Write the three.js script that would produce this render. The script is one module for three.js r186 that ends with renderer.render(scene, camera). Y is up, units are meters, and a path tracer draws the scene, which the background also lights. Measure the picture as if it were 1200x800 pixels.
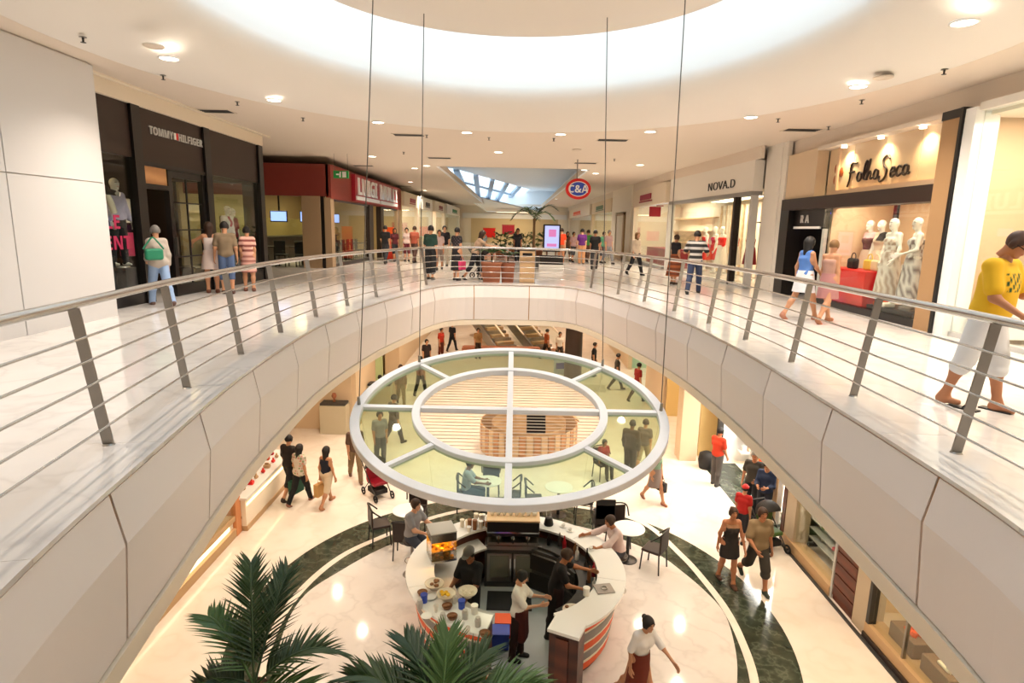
import * as THREE from 'three';
import { mergeGeometries } from 'three/addons/utils/BufferGeometryUtils.js';
import { RoundedBoxGeometry } from 'three/addons/geometries/RoundedBoxGeometry.js';
import { TextGeometry } from 'three/addons/geometries/TextGeometry.js';
import { FontLoader } from 'three/addons/loaders/FontLoader.js';
import { ImprovedNoise } from 'three/addons/math/ImprovedNoise.js';
import { RectAreaLightUniformsLib } from 'three/addons/lights/RectAreaLightUniformsLib.js';

// ------------------------------------------------------------------ camera, sky, exposure
RectAreaLightUniformsLib.init();
const scene = new THREE.Scene();
const FOCAL = 700, EYE = 7.0, PITCH = 10.7 * Math.PI / 180, ROLL = 1.2 * Math.PI / 180;
const camera = new THREE.PerspectiveCamera(2 * Math.atan(400 / FOCAL) * 180 / Math.PI, 1.5, 0.1, 300);
camera.position.set(0, EYE, 0);
camera.rotation.set(-PITCH, 0, ROLL, 'YXZ');
scene.background = new THREE.Color(0.66, 0.85, 1.0);
scene.backgroundIntensity = 3.1;
const renderer = new THREE.WebGLRenderer({ antialias: true });
renderer.toneMapping = THREE.LinearToneMapping;
renderer.toneMappingExposure = 1.12;
renderer.shadowMap.enabled = true;

const UP = 5.35, CEIL = 9.5, SOF = 4.16;       // upper floor, upper ceiling, lower soffit (lower floor is y = 0)

// a pixel of the 1200 x 800 photograph -> a point on a horizontal, frontal or lengthwise plane
function ray(u, v) {
  let x = (u - 600) / FOCAL, y = -(v - 400) / FOCAL;
  const c = Math.cos(ROLL), s = Math.sin(ROLL), cp = Math.cos(PITCH), sp = Math.sin(PITCH);
  [x, y] = [c * x - s * y, s * x + c * y];
  return [x, y * cp - sp, -(cp + y * sp)];
}
const onY = (u, v, Y) => { const d = ray(u, v), t = (Y - EYE) / d[1]; return new THREE.Vector3(d[0] * t, Y, d[2] * t); };
const onZ = (u, v, Z) => { const d = ray(u, v), t = Z / d[2]; return new THREE.Vector3(d[0] * t, EYE + d[1] * t, Z); };
const onX = (u, v, X) => { const d = ray(u, v), t = X / d[0]; return new THREE.Vector3(X, EYE + d[1] * t, d[2] * t); };

// ------------------------------------------------------------------ helpers
let seed = 12345;
const rnd = (a = 0, b = 1) => { seed = (seed * 1664525 + 1013904223) >>> 0; return a + (b - a) * seed / 4294967296; };
const V = (x, y, z) => new THREE.Vector3(x, y, z);
const font = await new FontLoader().loadAsync('fonts/droid/droid_sans_bold.typeface.json');
const fontReg = await new FontLoader().loadAsync('fonts/droid/droid_sans_regular.typeface.json');
const fontSerif = await new FontLoader().loadAsync('fonts/droid/droid_serif_bold.typeface.json');

const taken = {};
function numbered(n) { const k = taken[n] = (taken[n] ?? -1) + 1; return k ? n + '_' + String(k).padStart(3, '0') : n; }
function clean(g) {
  g = g.index ? g.toNonIndexed() : g;
  for (const k of Object.keys(g.attributes)) if (!['position', 'normal', 'uv', 'color'].includes(k)) g.deleteAttribute(k);
  if (!g.attributes.uv) g.setAttribute('uv', new THREE.BufferAttribute(new Float32Array(g.attributes.position.count * 2), 2));
  return g;
}
const merge = (list) => { list = [list].flat(9).filter(Boolean).map(clean); return list.length === 1 ? list[0] : mergeGeometries(list); };
function boxUV(g, s = 1) {          // texture coordinates in metres, by the main direction of each face
  g = clean(g); const p = g.attributes.position, n = g.attributes.normal, uv = g.attributes.uv;
  for (let i = 0; i < p.count; i += 3) {
    const ax = Math.abs(n.getX(i)), ay = Math.abs(n.getY(i)), az = Math.abs(n.getZ(i));
    for (let k = i; k < i + 3; k++) {
      const x = p.getX(k) * s, y = p.getY(k) * s, z = p.getZ(k) * s;
      if (ay >= ax && ay >= az) uv.setXY(k, x, z); else if (ax >= az) uv.setXY(k, z, y); else uv.setXY(k, x, y);
    }
  }
  return g;
}
function mesh(name, geoms, m, parent, uvs) {
  let g = Array.isArray(geoms) ? merge(geoms) : geoms;
  if (m.map || m.bumpMap || uvs) g = boxUV(g, uvs || 1);
  const o = new THREE.Mesh(g, m); o.name = name; parent.add(o); return o;
}
const part = (name, geoms, m, parent) => mesh(name, geoms, m, parent);
function one(name, label, category, geoms, m, group) {            // a thing that is one mesh
  const o = mesh(numbered(name), geoms, m, scene); o.userData = { label, category }; if (group) o.userData.group = group; return o;
}
function thing(name, label, category, [x, y, z] = [0, 0, 0], turn = 0, group) {
  const o = new THREE.Group(); o.name = numbered(name); scene.add(o);
  o.position.set(x, y, z); o.rotation.y = turn; o.userData = { label, category }; if (group) o.userData.group = group;
  return o;
}
function copyThing(root, [x, y, z], turn, label, group) {
  const r = root.clone(); r.name = numbered(root.name.replace(/_\d{3}$/, '')); scene.add(r); r.position.set(x, y, z); r.rotation.y = turn;
  r.userData = { ...root.userData }; if (label) r.userData.label = label; if (group) r.userData.group = group; return r;
}
function struct(name, geoms, m, label, category = 'structure') {
  const o = geoms ? mesh(numbered(name), geoms, m, scene) : (() => { const g = new THREE.Group(); g.name = numbered(name); scene.add(g); return g; })();
  o.userData = { kind: 'structure', label, category }; return o;
}
const bx = (w, h, d, x = 0, y = 0, z = 0, ry = 0) => { const g = new THREE.BoxGeometry(w, h, d); if (ry) g.rotateY(ry); g.translate(x, y, z); return g; };
const bb = (x0, x1, y0, y1, z0, z1) => bx(Math.abs(x1 - x0), Math.abs(y1 - y0), Math.abs(z1 - z0), (x0 + x1) / 2, (y0 + y1) / 2, (z0 + z1) / 2);
const rb = (w, h, d, r, x = 0, y = 0, z = 0, s = 2) => new RoundedBoxGeometry(w, h, d, s, r).translate(x, y, z);
const cyl = (r1, r2, h, x = 0, y = 0, z = 0, n = 20, open = false) => new THREE.CylinderGeometry(r1, r2, h, n, 1, open).translate(x, y, z);   // r1 on top
const sph = (r, x = 0, y = 0, z = 0, sx = 1, sy = 1, sz = 1, n = 14) => new THREE.SphereGeometry(r, n, Math.ceil(n * 0.7)).scale(sx, sy, sz).translate(x, y, z);
const tor = (R, r, x = 0, y = 0, z = 0, n = 32, flat = true) => { const g = new THREE.TorusGeometry(R, r, 8, n); if (flat) g.rotateX(Math.PI / 2); return g.translate(x, y, z); };
const lathe = (pts, n = 24, x = 0, y = 0, z = 0) => new THREE.LatheGeometry(pts.map(([a, b]) => new THREE.Vector2(a, b)), n).translate(x, y, z);
function rod(a, b, r, n = 8, r2 = r) {
  const d = b.clone().sub(a), L = d.length(), g = new THREE.CylinderGeometry(r2, r, L, n).translate(0, L / 2, 0);
  return g.applyQuaternion(new THREE.Quaternion().setFromUnitVectors(V(0, 1, 0), d.divideScalar(L))).translate(a.x, a.y, a.z);
}
function bar(a, b, w, h) {           // square section bar from a to b (h measured upwards)
  const d = b.clone().sub(a), L = d.length(), g = new THREE.BoxGeometry(w, h, L);
  const m = new THREE.Matrix4().lookAt(b, a, V(0, 1, 0)); g.applyMatrix4(m);
  return g.translate((a.x + b.x) / 2, (a.y + b.y) / 2, (a.z + b.z) / 2);
}
const tube = (pts, r, seg = 40, rad = 8, closed = false) => new THREE.TubeGeometry(new THREE.CatmullRomCurve3(pts, closed), seg, r, rad, closed);
function text(str, size, depth, f = font, stretch = 1, curve = 3) {
  const g = new TextGeometry(str, { font: f, size, depth, curveSegments: curve, bevelEnabled: false }); g.computeBoundingBox();
  const b = g.boundingBox; g.translate(-(b.min.x + b.max.x) / 2, -(b.min.y + b.max.y) / 2, 0); g.scale(stretch, 1, 1); return g;
}
function poly(pts, t = 0.05) {       // flat polygon (list of Vector3, planar) given thickness t behind it
  const n = new THREE.Vector3().crossVectors(pts[1].clone().sub(pts[0]), pts[2].clone().sub(pts[0])).normalize().multiplyScalar(-t), pos = [], k = pts.length;
  const tri = (a, b, c) => pos.push(a.x, a.y, a.z, b.x, b.y, b.z, c.x, c.y, c.z), back = pts.map((p) => p.clone().add(n));
  for (let i = 1; i < k - 1; i++) { tri(pts[0], pts[i], pts[i + 1]); tri(back[0], back[i + 1], back[i]); }
  for (let i = 0; i < k; i++) { const j = (i + 1) % k; tri(pts[i], back[i], back[j]); tri(pts[i], back[j], pts[j]); }
  const g = new THREE.BufferGeometry(); g.setAttribute('position', new THREE.Float32BufferAttribute(pos, 3)); g.computeVertexNormals(); return g;
}
// ------------------------------------------------------------------ materials
const noise = new ImprovedNoise();
function fbm(x, y, z, o = 4) { let a = 0, w = 0.5, f = 1; for (let i = 0; i < o; i++) { a += w * noise.noise(x * f, y * f, z + i * 7.3); f *= 2.03; w *= 0.5; } return a; }
function tex(size, metres, fn, srgb = true) {     // fn(u, v in 0..1) -> [r, g, b] 0..255, made to repeat
  const d = new Uint8Array(size * size * 4);
  for (let j = 0; j < size; j++) for (let i = 0; i < size; i++) { const c = fn(i / size, j / size); d.set([c[0], c[1], c[2], 255], (j * size + i) * 4); }
  const t = new THREE.DataTexture(d, size, size); t.wrapS = t.wrapT = THREE.RepeatWrapping; t.magFilter = THREE.LinearFilter; t.minFilter = THREE.LinearFilter;
  if (srgb) t.colorSpace = THREE.SRGBColorSpace; t.repeat.set(1 / metres, 1 / metres); t.needsUpdate = true; return t;
}
function rep(u, v, f, o, z0 = 0) {       // noise that repeats over the unit square
  const bl = (a, b, t) => a + (b - a) * t, s = (x, y) => fbm(x * f, y * f, z0, o);
  return bl(bl(s(u, v), s(u - 1, v), u), bl(s(u, v - 1), s(u - 1, v - 1), u), v);
}
const mixc = (a, b, t) => a.map((x, i) => x + (b[i] - x) * t), cl = (x, a = 0, b = 1) => Math.min(b, Math.max(a, x));
function std(color, roughness = 0.6, o = {}) { return new THREE.MeshStandardMaterial({ color, roughness, ...o }); }
function glow(color, k) { return new THREE.MeshStandardMaterial({ color: 0x222222, emissive: color, emissiveIntensity: k, roughness: 0.6 }); }
const glassPane = (tint = 0xffffff, r = 0.02, ior = 1.5) => new THREE.MeshPhysicalMaterial({ color: tint, roughness: r, transmission: 1, thickness: 0, ior });

const tMarble = tex(512, 3.1, (u, v) => {
  const a = rep(u, v, 3, 5), b = Math.abs(rep(u, v, 4, 4, 9.1)), vein = Math.pow(cl(1 - b * 9), 3) * 0.35, c = mixc([236, 232, 228], [222, 216, 210], cl(0.5 + a * 1.3)); return mixc(c, [196, 190, 186], vein); });
const tCream = tex(512, 3.7, (u, v) => {
  const a = rep(u, v, 4, 5, 3.3), b = Math.abs(rep(u, v, 3, 4, 5.7)), vein = Math.pow(cl(1 - b * 8), 3) * 0.3, c = mixc([240, 233, 224], [230, 219, 206], cl(0.5 + a * 1.4)); return mixc(c, [216, 200, 182], vein); });
const tGreen = tex(512, 1.6, (u, v) => {
  const a = rep(u, v, 5, 5, 2.2), b = Math.abs(rep(u, v, 4, 5, 8.8)), vein = Math.pow(cl(1 - b * 7), 4) * 0.5; return mixc(mixc([38, 46, 38], [66, 72, 58], cl(0.5 + a * 1.5)), [120, 126, 108], vein); });
const tWood = (seedz, ca, cb, f = 26) => tex(256, 1.1, (u, v) => { const w = rep(u, v, 3, 3, seedz) * 0.5, g = rep(u * 0.999, v, 1, 1, seedz); const s = 0.5 + 0.5 * Math.sin((v * Math.round(f / 6.28) * 6.2832) + w * 9); const fine = rep(u, v, 60, 1, seedz + 2) * 0.35; return mixc(ca, cb, cl(s * 0.7 + fine + 0.2 + g * 0.1)); });
const tPlaster = tex(256, 1.3, (u, v) => { const a = 128 + 90 * rep(u, v, 20, 3, 4.4); return [a, a, a]; }, false);

const M = {
  marble: std(0xffffff, 0.10, { map: tMarble }),
  curb: std(0xf4f4f4, 0.12, { map: tMarble }),
  cream: std(0xffffff, 0.075, { map: tCream }),
  green: std(0xffffff, 0.10, { map: tGreen }),
  brownInlay: std(0x3a2c22, 0.12),
  ceiling: std(0xe2d4c4, 0.9, { bumpMap: tPlaster, bumpScale: 0.0006 }),
  well: std(0xf4f6f8, 0.85), disc: std(0xe6dfd7, 0.9),
  fascia: std(0xe8e1dd, 0.42), fasciaBack: std(0xb98a58, 0.6), band: std(0xe9dcc6, 0.5),
  wallPanel: std(0xd9d6d4, 0.5), wallWhite: std(0xe8e2d8, 0.7), wallBeige: std(0xdcc6a6, 0.75), soffit: std(0xe6dac6, 0.85),
  steel: std(0xc9c8c6, 0.24, { metalness: 1 }), steelSatin: std(0x9b9791, 0.38, { metalness: 1 }), chrome: std(0xe2e2e2, 0.12, { metalness: 1 }), wire: std(0x77736e, 0.4, { metalness: 0.9 }),
  black: std(0x14100e, 0.35), blackMatt: std(0x1b1715, 0.7), darkBrown: std(0x2a1a12, 0.45), charcoal: std(0x3a3836, 0.5), grey: std(0x8d8a86, 0.55), lightGrey: std(0xc4c2be, 0.5), white: std(0xf2efe9, 0.4), whiteGloss: std(0xf3f3f1, 0.15), ivory: std(0xf1e6d2, 0.6),
  red: std(0xd8140f, 0.4), deepRed: std(0x87342a, 0.6), crimson: std(0xa01228, 0.45), magenta: std(0xb0224f, 0.55), orange: std(0xe8560f, 0.5), yellow: std(0xe9b91f, 0.5), blue: std(0x2747b8, 0.4), greenSign: std(0x1f9a4c, 0.5), teal: std(0x1f7d5b, 0.6),
  brown: std(0x8a5a34, 0.55), tan: std(0xbf9d74, 0.55), terracotta: std(0xa9694a, 0.75), leafA: std(0x33491f, 0.5), leafB: std(0x4d6b34, 0.5), leafC: std(0x27401f, 0.45), soil: std(0x2b1d13, 0.95), trunk: std(0x6d543a, 0.9), rubber: std(0x1c1c1d, 0.8),
  woodPanel: std(0xffffff, 0.45, { map: tWood(1.5, [176, 122, 74], [205, 152, 100]) }), woodLight: std(0xffffff, 0.5, { map: tWood(4.5, [205, 168, 122], [228, 196, 152]) }), woodDark: std(0xffffff, 0.4, { map: tWood(7.5, [58, 26, 18], [92, 44, 28]) }), woodRed: std(0xffffff, 0.42, { map: tWood(9.5, [74, 30, 17], [112, 52, 30]) }),
  glass: glassPane(0xffffff), glassGreen: glassPane(0xe2eedd), glassShop: glassPane(0xf8fcfa, 0.02, 1.3),
  lamp: glow(0xfff1dc, 9), screen: glow(0x9fb8ff, 1.6), warmGlow: glow(0xffd49a, 3.0),
};
M.innerFloor = std(0xf4f2f0, 0.09, { map: tMarble }); M.pier = std(0xa3896a, 0.6); M.skyMullion = std(0x9aa6b4, 0.6); M.ceilWell = std(0xe8e2da, 0.9); M.ring = std(0xe4e8ee, 0.35); M.louver = std(0xe6d9c8, 0.5);
// ------------------------------------------------------------------ the void and its edge
const rim = new THREE.CatmullRomCurve3([[-1.2, -0.55], [-1.95, -1.35], [-2.3, -2.5], [-2.63, -4.29], [-2.93, -6.1], [-3.1, -7.8], [-3.2, -9.6], [-3.15, -11], [-2.98, -12.8], [-2.55, -15.2], [-2.3, -16.4], [-1.85, -17.4], [-1.1, -17.78], [0, -17.82], [0.9, -17.82], [1.6, -17.5], [2.05, -16.7], [2.42, -15.4], [2.85, -13.4], [3.2, -11.2], [3.3, -9.0], [3.28, -7.6], [3.19, -5.9], [3.1, -4.4], [2.95, -3.1], [2.5, -1.7], [1.5, -0.65], [0, -0.4]].map(([x, z]) => V(x, 0, z)), true, 'centripetal');
rim.arcLengthDivisions = 1200;
const RIM_L = rim.getLength();
function rimAt(s, off, y) {        // s in metres along the rim, off metres outwards (away from the void)
  const u = ((s / RIM_L) % 1 + 1) % 1, p = rim.getPointAt(u), t = rim.getTangentAt(u);
  return V(p.x + t.z * off, y, p.z - t.x * off);
}
const rimLoop = (off, y = 0, n = 160) => Array.from({ length: n }, (_, i) => rimAt(RIM_L * i / n, off, y));
(() => { if (Math.abs(rimAt(10, 1, 0).x) < Math.abs(rimAt(10, 0, 0).x)) throw new Error('rim turned the wrong way'); })();
function rimStrip(s0, s1, section, n = 5) {      // a closed section [[off, y] ...] swept along the rim
  const rows = []; for (let i = 0; i <= n; i++) rows.push(section.map(([o, y]) => rimAt(s0 + (s1 - s0) * i / n, o, y)));
  const pos = [], k = section.length, tri = (a, b, c) => pos.push(a.x, a.y, a.z, b.x, b.y, b.z, c.x, c.y, c.z);
  for (let i = 0; i < n; i++) for (let j = 0; j < k; j++) { const a = rows[i][j], b = rows[i][(j + 1) % k], c = rows[i + 1][(j + 1) % k], d = rows[i + 1][j]; tri(a, d, c); tri(a, c, b); }
  for (const [r, f] of [[rows[0], 1], [rows[n], -1]]) for (let j = 1; j < k - 1; j++) f > 0 ? tri(r[0], r[j], r[j + 1]) : tri(r[0], r[j + 1], r[j]);
  const g = new THREE.BufferGeometry(); g.setAttribute('position', new THREE.Float32BufferAttribute(pos, 3)); g.computeVertexNormals(); return g;
}
function slab(x0, x1, z0, z1, holes, y0, y1) {      // horizontal plate with holes given as lists of [x, z]
  const s = new THREE.Shape([[x0, z0], [x1, z0], [x1, z1], [x0, z1]].map(([x, z]) => new THREE.Vector2(x, -z)));
  for (const h of holes) s.holes.push(new THREE.Path(h.map(([x, z]) => new THREE.Vector2(x, -z))));
  return new THREE.ExtrudeGeometry(s, { depth: y1 - y0, bevelEnabled: false }).rotateX(-Math.PI / 2).translate(0, y0, 0);
}
const xz = (loop) => loop.map((p) => [p.x, p.z]);
const FAR = -70, BACK = 6;

struct('floor', [slab(-16, 16, FAR - 6, BACK, [], -0.3, 0)], M.cream, 'cream polished stone floor of the lower level', 'floor');
struct('floor', [slab(-16, 16, FAR - 6, BACK, [xz(rimLoop(0.5))], 5.0, UP)], M.marble, 'white polished marble floor of the upper gallery', 'floor');
struct('ceiling', [slab(-16, 16, FAR - 6, BACK, [xz(rimLoop(0.06))], SOF, SOF + 0.12)], M.soffit, 'cream soffit under the upper gallery', 'ceiling');
// round stone inlay in the lower floor
const circ = (x, z, r, n = 128) => Array.from({ length: n }, (_, i) => [x + r * Math.cos(i / n * 2 * Math.PI), z + r * Math.sin(i / n * 2 * Math.PI)]);
const ringPlate = (c1, c0, y) => { const s = new THREE.Shape(circ(...c1).map(([x, z]) => new THREE.Vector2(x, -z))); s.holes.push(new THREE.Path(circ(...c0).map(([x, z]) => new THREE.Vector2(x, -z)))); return new THREE.ExtrudeGeometry(s, { depth: y, bevelEnabled: false }).rotateX(-Math.PI / 2); };
// the line crossing the band and the band's inner edge, read off the photograph where they show and closed beyond
const curveXZ = (px, rest, n = 160) => new THREE.CatmullRomCurve3([...px.map(([u, v]) => onY(u, v, 0)), ...rest.map(([x, z]) => V(x, 0, z))], true, 'centripetal').getSpacedPoints(n).slice(0, n).map((p) => [p.x, p.z]);
const innerEdge = curveXZ([[770, 649], [800, 670], [828, 694], [848, 717], [860, 752], [864, 790]], [[3.2, -7.4], [1.8, -6.3], [0, -5.95], [-1.9, -6.4], [-3.3, -7.6], [-3.85, -9.1], [-3.88, -10.36], [-3.42, -11.23], [-2.74, -12.16], [-1.6, -13.1], [0, -13.55], [1.7, -13.3]]);
const lineMid = curveXZ([[750, 611], [800, 652], [826, 681], [850, 713], [868, 748], [884, 798]], [[3.45, -7.1], [1.9, -6.05], [0, -5.75], [-2, -6.2], [-3.5, -7.5], [-4.02, -9.1], [-4.02, -10.4], [-3.58, -11.74], [-2.85, -12.64], [-1.6, -13.75], [0, -14.35], [1.9, -14.3]]);
const offsetLoop = (loop, d) => { const n = loop.length; return loop.map((p, i) => { const a = loop[(i + n - 2) % n], b = loop[(i + 2) % n], tx = b[0] - a[0], tz = b[1] - a[1], l = Math.hypot(tx, tz), s = Math.sign((p[0] - 0.2) * tz - (p[1] + 10) * tx); return [p[0] + d * s * tz / l, p[1] - d * s * tx / l]; }); };
const loopPlate = (outer, inner, y) => { const s = new THREE.Shape(outer.map(([x, z]) => new THREE.Vector2(x, -z))); if (inner) s.holes.push(new THREE.Path(inner.map(([x, z]) => new THREE.Vector2(x, -z)))); return new THREE.ExtrudeGeometry(s, { depth: y, bevelEnabled: false }).rotateX(-Math.PI / 2); };
struct('floor_inlay', [loopPlate(circ(0.1, -9.9, 4.9), innerEdge, 0.003)], M.green, 'dark green marble band curving round the coffee bar', 'floor inlay');
struct('floor_inlay', [loopPlate(offsetLoop(lineMid, 0.07), offsetLoop(lineMid, -0.07), 0.006)], M.cream, 'thin cream stone line crossing the green marble band', 'floor inlay');
struct('floor_inlay', [loopPlate(innerEdge, null, 0.002)], M.innerFloor, 'whiter marble disc of floor inside the green band', 'floor inlay');

// fascia: white panels with a kink, each a part
const NP = 25, PL = RIM_L / NP;
{
  const f = struct('trim_1', null, null, 'pale kinked panels cladding the edge of the gallery void', 'fascia');
  for (let i = 0; i < NP; i++) part('panel', [rimStrip(i * PL + 0.013, (i + 1) * PL - 0.013, [[0, UP - 0.035], [-0.065, 4.97], [-0.01, 4.3], [0.01, 4.3], [-0.045, 4.97], [0.02, UP - 0.035]], 6)], M.fascia, f);
  part('joint_backing', [rimStrip(0, RIM_L, [[0.014, UP - 0.01], [-0.05, 4.97], [0.004, 4.3], [0.09, 4.3], [0.07, 4.97], [0.12, UP - 0.01]], 160)], M.fasciaBack, f);
  const g = struct('trim_2', null, null, 'cream band with a thin ledge under the fascia panels', 'trim');
  part('band', [rimStrip(0, RIM_L, [[-0.035, 4.285], [-0.035, SOF - 0.02], [0.1, SOF - 0.02], [0.1, 4.285]], 160)], M.band, g);
  const c = struct('trim_3', null, null, 'white marble coping slabs along the edge of the void', 'coping');
  for (let i = 0; i < NP; i++) part('slab', [rimStrip(i * PL + PL / 2 + 0.002, (i + 1) * PL + PL / 2 - 0.002, [[-0.012, UP + 0.012], [-0.012, UP - 0.018], [0.56, UP - 0.018], [0.56, UP + 0.012]], 6)], M.curb, c);
}
// railing
{
  const t = thing('guard_rail', 'brushed steel balustrade with round handrail and five bars round the void', 'railing', [0, 0, 0]);
  const H = 1.06, lean = 0.13;
  const off = (h) => 0.36 + lean * (h / H);
  part('handrail', [tube(rimLoop(off(H) - 0.0, UP + H, 120), 0.036, 480, 12, true)], M.steel, t);
  for (let k = 0; k < 5; k++) { const h = 0.17 + k * 0.165; part('bar', [tube(rimLoop(off(h) - 0.045, UP + h, 120), 0.0105, 480, 6, true)], M.steel, t); }
  const post = (s) => {
    const a = rimAt(s, off(0), UP + 0.012), b = rimAt(s, off(H), UP + H - 0.03), u = rimAt(s + 0.01, 0, 0).sub(rimAt(s - 0.01, 0, 0)).normalize();
    const n = b.clone().sub(a), w = new THREE.Vector3().crossVectors(u, n).normalize(), g = new THREE.BoxGeometry(0.016, n.length(), 0.075);
    const m = new THREE.Matrix4().makeBasis(u, n.clone().normalize(), w.negate().negate()); g.applyMatrix4(m); return g.translate((a.x + b.x) / 2, (a.y + b.y) / 2, (a.z + b.z) / 2);
  };
  // posts: measured ones stand about every 1.65 m; start at the first post of the near side
  const NPOST = 26, s0 = (() => { let best = 0, bd = 9; for (let s = 0; s < RIM_L; s += 0.02) { const p = rimAt(s, 0.36, 0), d = Math.hypot(p.x + 2.97, p.z + 4.22); if (d < bd) { bd = d; best = s; } } return best; })();
  for (let i = 0; i < NPOST; i++) {
    const s = s0 + RIM_L * i / NPOST; const p = part('post', [post(s)], M.steelSatin, t);
    const a = rimAt(s, off(0), UP + 0.012); part('foot', [cyl(0.035, 0.045, 0.012, a.x, a.y + 0.006, a.z, 12)], M.steelSatin, p);
  }
}
// ------------------------------------------------------------------ upper ceiling, oval skylight, corridor skylight
const OC = [0, -9];
const oval = (ax, az, n = 96) => Array.from({ length: n }, (_, i) => { const a = i / n * 2 * Math.PI; return [OC[0] + ax * Math.cos(a), OC[1] + az * Math.sin(a)]; });
struct('ceiling', [slab(-16, 16, FAR - 6, BACK, [oval(6.55, 7.55), [[-3.2, -26], [3.0, -26], [3.0, FAR], [-3.2, FAR]]], CEIL, CEIL + 0.25)], M.ceiling, 'beige plaster ceiling of the upper gallery', 'ceiling');
{
  // the ceiling turns up into the well of the oval skylight
  const prof = []; for (let i = 0; i <= 10; i++) { const a = i / 10 * Math.PI / 2; prof.push([1.8 * (1 - Math.sin(a)), CEIL + 0.75 * (1 - Math.cos(a))]); }
  prof.push([0, 11], [0, 13.2], [0.25, 13.2], [0.25, 10.5], [1.85, CEIL + 0.26], [1.85, CEIL]);
  const n = 128, pos = [], idx = [];
  for (let i = 0; i <= n; i++) { const a = i / n * 2 * Math.PI; for (const [d, y] of prof) pos.push(OC[0] + (4.8 + d) * Math.cos(a), y, OC[1] + (5.8 + d) * Math.sin(a)); }
  for (let i = 0; i < n; i++) for (let j = 0; j < prof.length - 1; j++) { const a = i * prof.length + j, b = a + prof.length; idx.push(a, a + 1, b, b, a + 1, b + 1); }
  const g = new THREE.BufferGeometry(); g.setAttribute('position', new THREE.Float32BufferAttribute(pos, 3)); g.setIndex(idx); g.computeVertexNormals();
  struct('ceiling_well', [g], M.ceilWell, 'white curved well of the oval skylight', 'skylight well');
  const d = struct('ceiling_disc', null, null, 'beige disc hanging in the middle of the oval skylight', 'ceiling disc');
  part('disc', [new THREE.CylinderGeometry(3.65, 3.65, 0.16, 96).translate(OC[0], 10.78, OC[1])], M.disc, d);
  for (let i = 0; i < 6; i++) { const a = i / 6 * 2 * Math.PI + 0.3; part('hanger', [rod(V(OC[0] + 3.2 * Math.cos(a), 10.86, OC[1] + 3.2 * Math.sin(a)), V(OC[0] + 4.85 * Math.cos(a), 12.9, OC[1] + 5.9 * Math.sin(a)), 0.04)], M.white, d); }
}
{
  const w = struct('skylight_well', null, null, 'pale sloping shaft of the corridor skylight with glazed strip', 'skylight well');
  const R = 11.3, gl = [onY(534, 198, R), onY(621, 222, R)], lo = [onY(548, 228, 10.05), onY(598, 240, 10.05)];
  const q = (...p) => poly(p, 0.08);
  part('side_wall', [q(V(-3.2, CEIL, -26), V(-3.2, CEIL, FAR), V(-6.2, R + 0.1, FAR), V(-6.2, R + 0.1, -26)), q(V(-3.2, 8.8, FAR - 0.1), V(-3.2, CEIL, FAR - 0.1), V(3, CEIL, FAR - 0.1), V(3, 8.8, FAR - 0.1))], M.well, w);
  part('side_wall', [q(V(3, CEIL, -26), V(4.6, R + 0.1, -26), V(4.6, R + 0.1, FAR - 4), V(3, CEIL, FAR - 4))], M.well, w);
  part('end_wall', [q(V(-3.2, CEIL, -26), V(-6.2, R + 0.1, -26), V(4.6, R + 0.1, -26), V(3, CEIL, -26)), q(V(-6.2, R + 0.1, FAR - 0.5), V(-3.2, 8.8, FAR - 0.5), V(3, 8.8, FAR - 0.5), V(4.6, R + 0.1, FAR - 0.5))], M.well, w);
  part('sill', [q(lo[0], lo[1], V(3, 8.9, FAR + 0.1), V(-3.2, 8.9, FAR + 0.1)), q(lo[0], V(-3.2, 8.9, FAR), V(-6.2, 10.8, -50))], M.well, w);
  part('roof', [q(V(-6.2, R, -26), V(-6.2, R, gl[0].z + 1), gl[0], gl[1], V(4.6, R, gl[1].z - 3), V(4.6, R, -50), V(4.6, R, -26)), q(V(4.7, R + 0.05, FAR - 4), V(4.7, R + 0.05, gl[1].z - 2), gl[1], lo[1], V(3, 10, FAR - 4))], M.well, w);
  const N = 5, at = (e, t) => e[0].clone().lerp(e[1], t);
  for (let i = 0; i < N; i++) {
    const p = part('pane', [poly([at(gl, i / N), at(gl, (i + 1) / N), at(lo, (i + 1) / N), at(lo, i / N)], 0.02)], M.glass, w);
    part('mullion', [bar(at(gl, i / N), at(lo, i / N), 0.4, 0.3)], M.skyMullion, p);
    part('transom', [bar(at(lo, i / N), at(lo, (i + 1) / N), 0.3, 0.45), bar(at(gl, i / N).lerp(at(lo, i / N), 0.45), at(gl, (i + 1) / N).lerp(at(lo, (i + 1) / N), 0.45), 0.16, 0.16)], M.skyMullion, p);
  }
}
// outer shell, so that daylight enters only through the skylights
struct('wall_outer', [bb(-16.3, -16, -0.3, 9.75, FAR - 6, BACK), bb(16, 16.3, -0.3, 9.75, FAR - 6, BACK), bb(-16.3, 16.3, -0.3, 9.75, BACK, BACK + 0.3), bb(-16.3, 16.3, -0.3, 9.75, FAR - 6.3, FAR - 6)], M.wallWhite, 'plain outer walls of the building', 'wall');

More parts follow.
